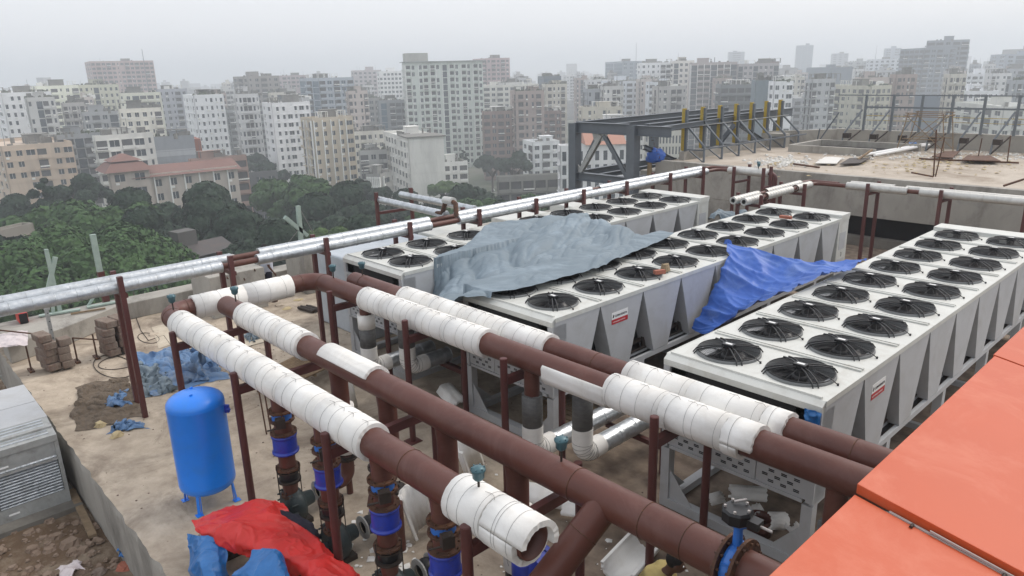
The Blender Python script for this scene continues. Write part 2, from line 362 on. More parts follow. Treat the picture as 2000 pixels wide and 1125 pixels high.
# main roof deck (z = 0): top sheet with ragged arris at y = 2.1 over the building body
mb = MB(); e = slab_edge(-21.2, 9, 2.1, .045)
top = [(x, y, 0) for x, y in e]; lo = [(x, y+noise.noise(Vector((x*2, 5, 0)))*.02-.015, -.10) for x, y in e]; lo2 = [(x, 2.1, -1.4) for x, y in e]
k = len(e)
mb.add(top+lo+lo2, [(i, k+i, k+i+1, i+1) for i in range(k-1)]+[(k+i, 2*k+i, 2*k+i+1, k+i+1) for i in range(k-1)])
struct("slab_edge_wall", mb, M['conc'])
mb = MB(); back = [(x, 26.3, 0) for x, y in e]
rows = [top]
ny = 60
for j in range(1, ny+1):
    rows.append([(x, y+(26.3-y)*j/ny, (0 if j in (0, ny) else noise.noise(Vector((x*.5, j*.2, 0)))*.012)) for x, y, z in top])
vs = [p for r_ in rows for p in r_]
mb.add(vs, [(j*k+i, j*k+i+1, (j+1)*k+i+1, (j+1)*k+i) for j in range(ny) for i in range(k-1)], True)
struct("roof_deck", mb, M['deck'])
mb = MB(); mb.box(-21.35, 9, 2.25, 60, -40, -.05); mb.box(-40, 9, -14, 2.0, -40, -1.25)
struct("building_body", mb, M['conc'])
# lower roof with mud and water stained screed
mb = MB(); n = 70
vs = []; X0, X1, Y0, Y1 = -30, 1, -13, 2.1
for i in range(n+1):
    for j in range(n+1):
        x = X0+(X1-X0)*i/n; y = Y0+(Y1-Y0)*j/n
        vs.append((x, y, -1.08+noise.noise(Vector((x*1.2, y*1.2, 3)))*.05+noise.noise(Vector((x*4, y*4, 8)))*.02))
mb.add(vs, [(i*(n+1)+j, (i+1)*(n+1)+j, (i+1)*(n+1)+j+1, i*(n+1)+j+1) for i in range(n) for j in range(n)], True)
struct("lower_roof", mb, M['mud'])

for k_, (pts, z_) in enumerate(((((296, 640), (330, 632), (352, 668), (312, 682)), .004), (((395, 672), (470, 640), (520, 668), (430, 705)), .004))):
    a = MB(); Q_ = [PZ(x, y, z_) for x, y in pts]; n_ = 14; rim = []
    for i in range(4):
        for j in range(n_): p = Q_[i].lerp(Q_[(i+1) % 4], j/n_); w_ = .05 if k_ < 1 else .22; rim.append((p.x+noise.noise(p*1.7)*w_, p.y+noise.noise(p*1.9+Vector((5,5,5)))*w_, z_+.012))
    a.add(rim, [tuple(range(len(rim)))]); struct("screed_patch", a, M['deck_patch'])

# far left parapet of the deck
mb = MB()
mb.poly([(-20.85, 4.9, 0), (-20.85, 26.2, 0), (-21.55, 26.2, 0), (-21.55, 2.3, 0), (-20.3, 2.15, 0), (-19.45, 2.15, 0), (-19.9, 3.4, 0)], (0, 0, .46))
w = mb.build("parapet_wall", M['conc'], kind=None, bevel=.02, fix=True)
tag(w, "low concrete parapet wall along the far left roof edge under the silver pipes", "parapet")
# big concrete wall behind the chillers
mb = MB(); mb.box(-18.75, 9, 26.0, 26.28, 1.05, 2.42)
tag(mb.build("concrete_wall", M['conc'], bevel=.01), "long stained concrete wall standing behind the three chillers", "wall")
mb = MB(); mb.box(-18.75, -13.2, 26.02, 26.26, 0, 1.05)
o = mb.build("wall_base", M['conc'], None); tag(o, "concrete base under the left end of the long back wall", "wall")
mb = MB(); mb.box(-13.2, 9, 26.0, 26.3, 0, .34)
tag(mb.build("kerb_wall", M['conc_d'], bevel=.015), "low damp concrete kerb below the dark opening behind the right chillers", "kerb")
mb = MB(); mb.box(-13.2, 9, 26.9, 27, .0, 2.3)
struct("gap_shade_backing", mb, M['dark'])  # near-black backing; the shade inside the gap is put into its colour
# upper roof deck z = 2.3, from the wall back to y = 38
mb = MB(); n = 60; vs = []
X0, X1, Y0, Y1 = -18.75, 14, 26.28, 38.0
for i in range(n+1):
    for j in range(n+1):
        x = X0+(X1-X0)*i/n; y = Y0+(Y1-Y0)*j/n
        vs.append((x, y, 2.30+noise.noise(Vector((x*.7, y*.7, 3)))*.025))
mb.add(vs, [(i*(n+1)+j, (i+1)*(n+1)+j, (i+1)*(n+1)+j+1, i*(n+1)+j+1) for i in range(n) for j in range(n)], True)
struct("upper_roof_deck", mb, M['deck_up'])
mb = MB(); mb.box(-18.8, 14, 27.05, 38.2, -38, 2.2); struct("upper_building_body", mb, M['conc'])
mb = MB(); mb.box(-16.2, 14, 37.8, 38.05, 2.2, 3.02)
tag(mb.build("back_parapet", M['conc'], bevel=.01), "concrete parapet at the back of the upper roof behind the bent fence frames", "parapet")
mb = MB(); mb.poly([(-18.45, 27.3, 2.2), (-18.2, 27.3, 2.2), (-18.2, 34.5, 2.2), (-18.45, 34.5, 2.2)], (0, 0, .48))
mb.box(-18.5, -17.3, 34.5, 35.1, 2.2, 2.95)
mb.poly([(-18.45, 35.1, 2.2), (-18.2, 35.1, 2.2), (-16.0, 38.0, 2.2), (-16.3, 38.0, 2.2)], (0, 0, .8))
tag(mb.build("side_parapet", M['conc'], bevel=.01, fix=True), "concrete side parapet of the upper roof under the yellow posts", "parapet")

# ================================================================== CHILLERS
def ring_plate(mb, x0, x1, y0, y1, cx, cy, r, z, n=32, th=.02):
    inner, outer = [], []
    for i in range(n):
        a = 2*math.pi*(i+.5)/n; c, s = math.cos(a), math.sin(a)
        inner.append((cx+r*c, cy+r*s))
        tx = (x1-cx)/c if c > 0 else (x0-cx)/c; ty = (y1-cy)/s if s > 0 else (y0-cy)/s; t = min(tx, ty)
        outer.append((cx+t*c, cy+t*s))
    vs = [(a, b, z) for a, b in inner]+[(a, b, z) for a, b in outer]+[(a, b, z-th) for a, b in inner]
    mb.add(vs, [(i, (i+1) % n, n+(i+1) % n, n+i)[::-1] for i in range(n)]+[(i, 2*n+i, 2*n+(i+1) % n, (i+1) % n) for i in range(n)])
    # corners
    for (cxn, cyn) in ((x0, y0), (x1, y0), (x1, y1), (x0, y1)):
        best = sorted(range(n), key=lambda i: (outer[i][0]-cxn)**2+(outer[i][1]-cyn)**2)[:2]
        a, b = outer[best[0]], outer[best[1]]
        cr = (a[0]-cxn)*(b[1]-cyn)-(a[1]-cyn)*(b[0]-cxn)
        if abs(cr) > 1e-7:
            tri = [(cxn, cyn, z), (a[0], a[1], z), (b[0], b[1], z)]
            mb.add(tri, [(0, 1, 2)] if cr > 0 else [(0, 2, 1)])
HW = 1.125; TOP = 2.386; FR = .425
def mesh_of(mb, name, m, fix=False):
    me = mb.mesh(name); me.materials.append(m)
    if fix:
        bm = bmesh.new(); bm.from_mesh(me); bmesh.ops.recalc_face_normals(bm, faces=bm.faces); bm.to_mesh(me); bm.free()
    return me
# fan parts (origin at fan centre, z = 0 at the plate)
a = MB(); a.lathe([(FR+.018, 0), (FR+.015, .03), (FR+.0, .04), (FR-.012, .03), (FR-.02, -.05), (FR-.03, -.30)], n=36)
ME_ring = mesh_of(a, "fan", M['shroud'])
a = MB(); a.lathe([(0, -.30), (FR-.03, -.30)], n=24); ME_well = mesh_of(a, "fan_well", M['dark'])
ME_blades = []
for kbl in range(5):
    a = MB(); th = 2*math.pi*kbl/5; P = []
    for i in range(7):
        rr = .09+(FR-.05-.09)*i/6; w0 = .30+.24*(i/6); tw = .11-.05*i/6; sk = .22*(i/6)**1.5
        for j in range(5):
            u = j/4-.5; an = th+sk+u*w0*1.9; P.append((rr*math.cos(an), rr*math.sin(an), -.10+u*tw*1.3-.02*(1-4*u*u)))
    a.add(P, [(i*5+j, (i+1)*5+j, (i+1)*5+j+1, i*5+j+1) for i in range(6) for j in range(4)], True)
    ME_blades.append(mesh_of(a, "blade", M['blade']))
a = MB(); a.lathe([(.001, -.02), (.10, -.02), (.105, -.06), (.105, -.2)], n=20); ME_hub = mesh_of(a, "hub", M['black'])
a = MB(); dome = lambda r_: .048+.03*(1-(r_/FR)**2)
for i in range(13):
    r_ = .10+(FR-.005-.10)*i/12; a.torus((0, 0, dome(r_)), (0, 0, 1), r_, .0018 if i < 12 else .008, 32, 4)
for i in range(16):
    t = 2*math.pi*i/16; a.path([(r_*math.cos(t), r_*math.sin(t), dome(r_)) for r_ in (.10, .2, .3, FR)], .003, 3)
ME_guard = mesh_of(a, "guard", M['black'])
a = MB()
for t in (50, 140, 222, 318):
    for dt in (-.035, .035):
        c, s = math.cos(R(t)), math.sin(R(t)); px, py = -s*dt, c*dt
        a.path([(c*.07+px*.6, s*.07+py*.6, .10), (c*.2+px*.8, s*.2+py*.8, .105), (c*.33+px, s*.33+py, .085), (c*(FR+.01)+px, s*(FR+.01)+py, .06), (c*(FR+.055)+px, s*(FR+.055)+py, .0)], .0095, 6)
c, s = math.cos(R(-6)), math.sin(R(-6)); a.path([(c*.2, s*.2, .1), (c*FR, s*FR, .06), (c*(FR+.09), s*(FR+.09), .01)], .007, 5); a.tube((c*(FR+.09), s*(FR+.09), 0), (c*(FR+.09), s*(FR+.09), .03), .014, n=6)
ME_brk = mesh_of(a, "bracket", M['black'])
a = MB(); a.box(-.08, .08, -.055, .055, .075, .135); a.tube((0, 0, -.02), (0, 0, .075), .075, n=16); ME_motor = mesh_of(a, "motor", M['black'])
a = MB(); a.box(-.05, .05, -.022, .022, .135, .138); ME_mlab = mesh_of(a, "motor_label", M['paper'])
def make_fan(parent, x, y):
    f = link("fan", ME_ring, parent, (x, y, TOP))
    rot = random.uniform(0, 6.28)
    for me in (ME_well, ME_hub, ME_guard, ME_brk, ME_motor, ME_mlab): link(me.name, me, f)
    for me in ME_blades: link("blade", me, f).rotation_euler = (0, 0, rot)
    return f
PITCHY, Y_F0 = 1.213, .62
# module top plates (two fan openings each) with raised seams
MODS = []
for k_ in range(9):
    y0 = (0.035 if k_ == 0 else Y_F0+PITCHY*(k_-.5)); y1 = Y_F0+PITCHY*(k_+.5)
    if k_ == 8: y1 = 10.72
    MODS.append((y0, y1))
def make_chiller(label, x, y):
    t = thing("chiller", label, "chiller", (x, y, 0), "air cooled chillers on the roof")
    for k_, (y0, y1) in enumerate(MODS):
        a = MB(); cy = Y_F0+PITCHY*k_
        ring_plate(a, -HW, 0, y0, y1, -.52, cy, FR-.003, TOP); ring_plate(a, 0, HW, y0, y1, .52, cy, FR-.003, TOP)
        a.box(-HW, HW, y0, y1, TOP-.05, TOP-.047) if False else None
        a.box(-HW+.04, HW-.06, y0+.015, y0+.05, TOP+.001, TOP+.028)          # raised seam
        a.box(-HW+.04, HW-.06, y1-.05, y1-.018, TOP+.001, TOP+.024)
        a.build("top_panel", M['unit'], t, world=False)
        for sx in (-.52, .52): make_fan(t, sx, cy)
    # edge rails of the roof
    for s_ in (-1, 1):
        a = MB(); a.box(min(s_*HW, s_*(HW+.012)), max(s_*HW, s_*(HW+.012)), .03, 11.2, TOP-.07, TOP+.004)
        a.build("edge_trim", M['unit'], t, world=False)
    # front: sloping lip, dark slot, frame, perforated panel
    a = MB(); a.poly([(-HW, 0.035, TOP), (-HW, -.05, TOP-.055), (-HW, -.05, TOP-.14), (-HW, .035, TOP-.14)], (2*HW, 0, 0)); a.build("front_lip", M['unit'], t, world=False, fix=True)
    a = MB(); a.box(-HW+.1, HW-.1, .0, .3, TOP-.36, TOP-.14); a.build("air_slot", M['dark'], t, world=False)
    a = MB(); a.box(-HW, -HW+.1, -.045, .3, TOP-.42, TOP-.14); a.box(HW-.1, HW, -.045, .3, TOP-.42, TOP-.14); a.box(-HW+.1, HW-.1, -.045, .3, TOP-.42, TOP-.36)
    a.build("front_frame", M['unit_s'], t, world=False)
    for i in range(3):
        w = (2*HW-.2)/3; x0 = -HW+.1+i*w
        a = MB(); a.box(x0+.006, x0+w-.006, -.02, .01, 1.03, TOP-.43); pn = a.build("perforated_panel", M['unit_s'], t, world=False)
        b = MB(); row = 0; zz = 1.08
        while zz < TOP-.47:
            nx = 4
            for q in range(nx):
                cx = x0+w*(q+.5+(.25 if row % 2 else -.25))/nx
                if x0+.05 < cx < x0+w-.05:
                    for dz in (0, .022): b.box(cx-.038, cx+.038, -.0235, -.0195, zz+dz, zz+dz+.014)
            zz += .075; row += 1
        b.build("slot", M['dark'], pn, world=False, kind="stuff")
    # corner columns (white) down to the base
    for s_ in (-1, 1):
        a = MB(); x0 = s_*HW-(.1 if s_ > 0 else 0); a.box(x0, x0+.1, -.035, .28, 1.0, TOP-.42); a.build("corner_post", M['unit_s'], t, world=False)
    # side panels : trapezoids that taper downwards, triangular gaps between
    ZB = 1.06
    for s_ in (-1, 1):
        xo = s_*HW; th = (-s_*.34, 0, 0)
        ap = [1.16+1.207*i for i in range(8)]
        polys = [[(xo, 0.0, TOP-.06), (xo, 0.0, ZB), (xo, .77, ZB), (xo, 1.15, TOP-.08)]]
        for i in range(7):
            a0, a1 = ap[i]+.012, ap[i+1]-.008; polys.append([(xo, a0, TOP-.08), (xo, a0+.365, ZB), (xo, a1-.365, ZB), (xo, a1, TOP-.08)])
        polys.append([(xo, ap[7]+.012, TOP-.08), (xo, ap[7]+.38, ZB), (xo, 10.25, ZB), (xo, 10.6, TOP-.08)])
        for p in polys:
            a = MB(); a.poly(p, th)
            a.poly([(xo, q_[1], q_[2]) for q_ in (p[0], p[3])]+[(xo, p[3][1]-.05, TOP-.015), (xo, p[0][1]+.05, TOP-.015)], (-s_*.2, 0, 0))
            a.build("side_panel", M['unit_s'], t, world=False, fix=True)
        a = MB(); a.box(min(xo, xo-s_*.06), max(xo, xo-s_*.06), 0, 10.7, ZB-.1, ZB-.01); a.build("side_rail", M['unit_s'], t, world=False)
        a = MB(); a.box(min(xo-s_*.16, xo-s_*.22), max(xo-s_*.16, xo-s_*.22), .1, 10.6, ZB-.06, ZB); a.build("side_rail", M['unit_s'], t, world=False)
        for i, yy in enumerate((.0, 2.35, 4.75, 7.15, 9.5)):
            a = MB(); x0 = xo-(.14 if s_ > 0 else 0); a.box(x0, x0+.14, yy-.03, yy+.11, .1, ZB-.1)
            a.build("leg", M['unit_s'], t, world=False)
            a = MB(); a.poly([(xo-s_*.07, yy+.11, .16), (xo-s_*.07, yy+.11, .52), (xo-s_*.07, yy+.50, .16)], (-s_*.012, 0, 0)); a.build("gusset", M['unit_s'], t, world=False, fix=True)
        a = MB(); a.box(min(xo, xo-s_*.14), max(xo, xo-s_*.14), -.03, 10.4, 0.0, .12); a.build("bottom_rail", M['unit_s'], t, world=False)
    a = MB(); a.poly([(-HW+.14, 0, .12), (-HW+.14, 0, .62), (-HW+.55, 0, .12)], (0, .014, 0)); a.build("gusset", M['unit_s'], t, world=False, fix=True)
    a = MB(); a.poly([(HW-.14, 0, .12), (HW-.14, 0, .62), (HW-.55, 0, .12)], (0, .014, 0)); a.build("gusset", M['unit_s'], t, world=False, fix=True)
    for yy, z0, z1, w in ((-.03, .0, .14, .14), (-.04, .98, 1.025, .06), (2.3, .14, .24, .1), (4.7, .14, .24, .1), (7.1, .14, .24, .1)):
        a = MB(); a.box(-HW+.14, HW-.14, yy, yy+w, z0, z1); a.build("cross_rail", M['unit_s'], t, world=False)
    # inner works seen through the gaps
    a = MB(); a.poly([(-.45, .4, ZB+.02), (.45, .4, ZB+.02), (HW-.36, .4, TOP-.1), (-HW+.36, .4, TOP-.1)], (0, 10.0, 0)); a.build("condenser_coil", M['coil'], t, world=False, fix=True)
    a = MB(); a.box(-HW+.1, HW-.1, .35, 10.5, ZB-.06, ZB-.03); a.build("drip_tray", M['coil'], t, world=False)
    for s_ in (-1, 1):
        a = MB(); xx = s_*(HW-.28); a.tube((xx, .3, 1.22), (xx, 10.3, 1.22), .045); a.tube((xx+s_*.1, .2, 1.1), (xx+s_*.1, 10.2, 1.1), .025)
        for q in range(8): a.tube((xx, 1.1+q*1.207, 1.22), (xx-s_*.4, 1.1+q*1.207, 1.35), .035); a.tube((xx+s_*.06, 1.5+q*1.207, 1.1), (xx+s_*.06, 1.5+q*1.207, 1.3), .05)
        a.build("refrigerant_pipe", M['iron'], t, world=False)
    a = MB(); a.lathe([(0, 1.4), (.26, 1.42), (.28, 1.5), (.28, 4.0), (.26, 4.1), (0, 4.12)], (-.4, 0, .62), (0, 1, 0), 20); a.lathe([(0, 4.6), (.26, 4.62), (.28, 4.7), (.28, 8.0), (.26, 8.1), (0, 8.12)], (.35, 0, .62), (0, 1, 0), 20)
    a.build("evaporator", M['iron'], t, world=False)
    # raised end cabinet with control door
    a = MB(); a.box(-HW-.01, HW+.01, 10.72, 11.24, TOP-.02, TOP+.085); a.build("end_cap", M['unit'], t, world=False, bevel=.01)
    a = MB(); a.box(-HW, HW, 10.62, 11.2, .25, TOP-.02); cab = a.build("end_cabinet", M['unit'], t, world=False)
    a = MB(); a.box(HW, HW+.006, 10.72, 11.08, 1.55, 2.0); a.box(HW, HW+.006, 10.72, 11.08, .6, 1.3); a.build("access_hatch", M['unit_s'], cab, world=False)
    mt = Matrix.Translation((HW+.007, 10.86, 1.36)) @ Matrix.Rotation(R(90), 4, 'Z') @ Matrix.Rotation(R(90), 4, 'X')
    textmesh("3", .16, M['iron'], cab, mt, "numeral")
    # maker's label on the second side panel, right-hand side
    a = MB(); a.box(HW+.001, HW+.004, 1.47, 1.92, 1.99, 2.12); lb = a.build("maker_label", M['paper'], t, world=False)
    a = MB(); a.box(HW+.001, HW+.0045, 1.47, 1.92, 1.90, 1.99); a.build("red_band", M['red_l'], lb, world=False)
    mt = Matrix.Translation((HW+.005, 1.555, 2.03)) @ Matrix.Rotation(R(90), 4, 'Z') @ Matrix.Rotation(R(90), 4, 'X')
    textmesh("CLIMAVENETA", .052, M['black'], lb, mt, "lettering", True)
    a = MB(); a.poly([(HW+.004, 1.49, 2.03), (HW+.004, 1.515, 2.085), (HW+.004, 1.54, 2.06), (HW+.004, 1.52, 2.02)], (.002, 0, 0)); a.build("logo_mark", M['black'], lb, world=False, fix=True)
    mt = Matrix.Translation((HW+.005, 1.50, 1.93)) @ Matrix.Rotation(R(90), 4, 'Z') @ Matrix.Rotation(R(90), 4, 'X')
    textmesh("SUSTAINABLE COMFORT", .031, M['paper'], lb, mt, "lettering")
    return t
CHB = make_chiller("middle chiller, two bricks on its fans and grey sheet over its left front", -8.78, 8.0)
kidmap()
CHC = copy_tree(CHB); CHC.location = (-4.36, 8.0, 0); CHC["label"] = "nearest chiller at right with all its eighteen fans uncovered"
CHA = copy_tree(CHB); CHA.location = (-12.98, 8.0, 0); CHA["label"] = "farthest chiller, left of the other two, largely under the grey tarpaulin"
for o in (CHC, CHA): ORG[o.name] = Vector(o.location)

# bricks on the middle chiller
p = PZ(1281, 540, TOP); a = MB(); a.obox((p.x-.02, p.y-.06, TOP+.06), (.10, -.05, .01), (.09, .19, .0), (-.005, 0, .075)); solo("brick", "red brick lying on a fan of the middle chiller in front of the stone", "brick", a, M['brick'])
p = PZ(1295, 533, TOP); a = MB(); a.rock((p.x, p.y+.05, TOP+.08), .12, 1.3, 4, 8); solo("stone", "tan stone lump beside the red brick on the middle chiller fan", "stone", a, M['stone'])
p = PZ(1532, 432, TOP); a = MB(); a.obox((p.x-.15, p.y, TOP+.06), (.30, .02, 0), (-.01, .11, 0), (0, 0, .07)); solo("brick", "grey pink brick lying by the last fans of the middle chiller", "brick", a, M['brick'])

# ================================================================== LARGE BROWN PIPES
RP, RI = .178, .229; ZP = 2.20
Y1, Y2, Y3, Y4, XC = 3.88, 4.85, 6.86, 7.37, -13.35
def sleeves(parent, p, q, every=1.0, ri=RP+.002, ro=RI, a0=0, a1=360, wires=None, rough_end=True):
    p, q = Vector(p), Vector(q); L = (q-p).length; n = max(1, round(L/every)); d = (q-p)/L
    for i in range(n):
        a_, b_ = p+d*(L*i/n+.0006), p+d*(L*(i+1)/n-.0006); r_ = ro+random.uniform(-.002, .002)
        s = MB(); s.shell(a_, b_, ri, r_, a0, a1, 32, jag=.004 if rough_end else 0); so_ = s.build("insulation_sleeve", M['foam'], parent)
        nw = wires if wires is not None else random.choice((3, 3, 4, 4))
        if a1-a0 >= 300:
            for w in range(nw):
                c = a_+(b_-a_)*((w+.5+random.uniform(-.25, .25))/nw); tilt = Vector((random.uniform(-.06, .06), random.uniform(-.06, .06), random.uniform(-.06, .06)))
                m_ = MB(); m_.torus(c, (d+tilt), r_+.002, .0017, 30, 4)
                x, y = frame_of(d); t = c+Vector((0, 0, 1))*(r_+.006) if abs(d.z) < .5 else c+x*(r_+.006)
                if random.random() < .55:
                    sd_ = d.cross(Vector((0, 0, 1))) if abs(d.z) < .5 else y
                    m_.path([t, t+d*.05+sd_*.02+Vector((0,0,.012)), t+d*.09+sd_*.05], .0025, 4); m_.path([t, t-d*.06+sd_*.03+Vector((0,0,.01))], .0025, 4)
                m_.build("tie_wire", M['wire'], so_)
def weld(parent, c, d, r=RP):
    a = MB(); a.torus(c, d, r+.0015, .005, 30, 5); a.build("weld_seam", M['rust'], parent)
def air_valve(parent, x, y, z, s=.78):
    a = MB(); a.tube((x, y, z-.02), (x, y, z+.16*s), .016*s, n=8); a.build("valve_stem", M['iron'], parent)
    a = MB(); a.lathe([(.012, .15), (.03, .155), (.055, .18), (.074, .21), (.078, .30), (.095, .302), (.095, .325), (.06, .335), (.05, .355), (.02, .36), (0, .36)] if s == 1 else [(.012*s, .15*s), (.052*s, .175*s), (.074*s, .205*s), (.076*s, .27*s), (.095*s, .302*s), (.095*s, .325*s), (.05*s, .355*s), (0, .36*s)], (x, y, z), n=16)
    for i in range(6):
        t = i*math.pi/3; a.tube((x+.078*s*math.cos(t), y+.078*s*math.sin(t), z+.29*s), (x+.078*s*math.cos(t), y+.078*s*math.sin(t), z+.35*s), .011*s, n=6)
    a.build("air_valve", M['green_v'], parent)
# P1 + cross pipe + P3 are one welded line
T1 = thing("header_pipe", "brown pipe loop: nearest white sleeved pipe, bend and pipe beside the chillers", "pipe", (XC, Y1, 0))
a = MB(); pts = [(-3.98, Y1, ZP)]+bend((-4, Y1, ZP), (XC, Y1, ZP), (XC, Y3, ZP), .36, 10)+bend((XC, Y1, ZP), (XC, Y3, ZP), (-.2, Y3, ZP), .36, 10)+[(1.5, Y3, ZP)]
a.path(pts, RP, 32, caps=False); a.shell((-4.4, Y1, ZP), (-3.98, Y1, ZP), RP-.012, RP+.0005, n=32); a.build("pipe_body", M['brown'], T1)
weld(T1, (XC+.36, Y1, ZP), (1,0,0)); weld(T1, (XC, Y1+.36, ZP), (0,1,0)); weld(T1, (XC+.36, Y3, ZP), (1,0,0)); weld(T1, (XC, Y3-.36, ZP), (0,1,0))
for x in (-6.9, -5.85, -1.9): weld(T1, (x, Y1 if x < -5 else Y3, ZP), (1,0,0))
sleeves(T1, (-12.62, Y1, ZP), (-6.58, Y1, ZP)); sleeves(T1, (-5.02, Y1, ZP), (-4.48, Y1, ZP), .55, ro=RI+.012)
for a0_, a1_, xe, dz in ((-20, 165, -3.90, 0), (165, 340, -4.02, -.012)):
    a = MB(); a.shell((-4.46, Y1, ZP+dz), (xe, Y1, ZP+dz), RP+.002, RI+.012, a0_, a1_, 20, jag=.006); hs = a.build("insulation_sleeve", M['foam'], T1)
for xw in (-4.3, -4.26, -4.1): a = MB(); a.torus((xw, Y1, ZP), (1, .03, .02), RI+.016, .0018, 30, 4); a.build("tie_wire", M['wire'], hs)
sleeves(T1, (XC, 4.35, ZP), (XC, 6.28, ZP), .95)
sleeves(T1, (-11.42, Y3, ZP), (-7.98, Y3, ZP), .86); sleeves(T1, (-5.52, Y3, ZP), (-3.80, Y3, ZP), .86, wires=4)
def stepped_end(parent, x, y, e1, e2, w=1):
    for a0_, a1_, xe, dz in ((-30, 185, e1, 0), (185, 330, e2, -.01)):
        a = MB(); a.shell((x+.002, y, ZP+dz), (xe, y, ZP+dz), RP+.002, RI, a0_, a1_, 22, jag=.008); hs = a.build("insulation_sleeve", M['foam'], parent)
    for i in range(w): a = MB(); a.torus((x+(e2-x)*(i+.5)/w, y, ZP), (1, .04, .03), RI+.003, .0019, 30, 4); a.build("tie_wire", M['wire'], hs)
stepped_end(T1, -3.80, Y3, -3.42, -3.60)
a = MB(); a.shell((-6.6, Y3, ZP-.015), (-5.5, Y3, ZP-.015), RI-.03, RI+.008, 150, 262, 16, jag=.01); a.build("half_shell", M['foam'], T1)
air_valve(T1, -12.9, Y1, ZP+RP); air_valve(T1, -4.72, Y1, ZP+RP); air_valve(T1, -12.6, Y3, ZP+RP)
# P2
T2 = thing("header_pipe", "long brown pipe with a branch and a blue butterfly valve, second from the front", "pipe", (-13.0, Y2, 0))
a = MB(); a.tube((-13.02, Y2, ZP), (-2.62, Y2, ZP), RP, n=32, caps=False); a.lathe([(0, -.13), (.08, -.12), (.14, -.08), (RP, 0)], (-13.02, Y2, ZP), (1, 0, 0), 32); a.build("pipe_body", M['brown'], T2)
a = MB(); a.tube((-2.48, Y2, ZP), (1.5, Y2, ZP), RP, n=32, caps=False); a.build("pipe_body", M['brown'], T2)
bp = Vector((-3.93, Y2, ZP)); be = PZ(1090, 1125, 1.9); bd = Vector((-.16, -1.0, -.22)).normalized()
bd = (PYp(1074, 1125, 4.2)-bp).normalized()
a = MB(); a.tube(bp, bp+bd*3.2, .158, n=32, caps=False); a.build("branch_pipe", M['brown'], T2)
weld(T2, bp+bd*.40, bd, .158)
for x in (-4.32, -3.45, -3.0, -10.9): weld(T2, (x, Y2, ZP), (1,0,0))
sleeves(T2, (-12.2, Y2, ZP), (-9.95, Y2, ZP), .75); sleeves(T2, (-9.28, Y2, ZP), (-8.0, Y2, ZP), 1.3, a0=-5, a1=152, ri=RP+.004, wires=0)
air_valve(T2, -12.55, Y2, ZP+RP); air_valve(T2, -4.55, Y2, ZP+RP)
for x in (-2.62, -2.48):
    a = MB(); a.disc((x, Y2, ZP), (1, 0, 0), .1, .265, .028, 28); a.bolts((x, Y2, ZP), (1,0,0), .232, 12, .012, .075); a.build("flange", M['rust'], T2)
bv = MB(); bv.lathe([(RP-.02, -.045), (.205, -.045), (.215, -.02), (.215, .02), (.205, .045), (RP-.02, .045)], (-2.55, Y2, ZP), (1,0,0), 28, False)
for i in range(12):
    t = i*math.pi/6; bv.box(-2.585, -2.515, Y2+.2*math.cos(t)-.02, Y2+.2*math.cos(t)+.02, ZP+.2*math.sin(t)-.02, ZP+.2*math.sin(t)+.02) if i % 2 else None
bv.tube((-2.55, Y2, ZP+.19), (-2.55, Y2, ZP+.42), .045, .035, n=14); bv.tube((-2.55, Y2, ZP+.40), (-2.55, Y2, ZP+.43), .075, n=14)
bvo = bv.build("butterfly_valve", M['blue_v2'], T2)
g = MB(); g.lathe([(0, .43), (.115, .43), (.13, .445), (.13, .53), (.115, .55), (0, .55)], (-2.57, Y2, ZP), (0,0,1), 9, False); g.box(-2.50, -2.36, Y2-.05, Y2+.05, ZP+.44, ZP+.51); g.tube((-2.57, Y2, ZP+.52), (-2.57, Y2, ZP+.535), .05, n=16)
g.build("gear_box", M['black'], bvo)
g = MB(); g.tube((-2.36, Y2, ZP+.47), (-2.26, Y2, ZP+.47), .012, n=8); g.build("spindle", M['seal'], bvo)
for i in range(5): t = i*1.25; g = MB(); g.tube((-2.57+.1*math.cos(t), Y2+.1*math.sin(t), ZP+.55), (-2.57+.1*math.cos(t), Y2+.1*math.sin(t), ZP+.57), .012, n=6); g.build("bolt", M['seal'], bvo)
g = MB(); g.tube((-2.62, Y2+.03, ZP+.57), (-2.55, Y2+.1, ZP+.59), .011, n=8); g.build("pointer", M['seal'], bvo)
# P4
T4 = thing("header_pipe", "brown and white sleeved pipe running closest to the chiller fronts", "pipe", (-12.8, Y4, 0))
a = MB(); a.tube((-12.68, Y4, ZP), (1.5, Y4, ZP), RP, n=32, caps=False); a.lathe([(0, -.13), (.08, -.12), (.14, -.08), (RP, 0)], (-12.68, Y4, ZP), (1, 0, 0), 32); a.build("pipe_body", M['brown'], T4)
sleeves(T4, (-10.9, Y4, ZP), (-7.12, Y4, ZP), .95); sleeves(T4, (-5.62, Y4, ZP), (-3.62, Y4, ZP), 1.0); stepped_end(T4, -3.62, Y4, -3.34, -3.42); air_valve(T4, -12.35, Y4, ZP+RP)
for x in (-12.3, -6.2, -2.6): weld(T4, (x, Y4, ZP), (1,0,0))

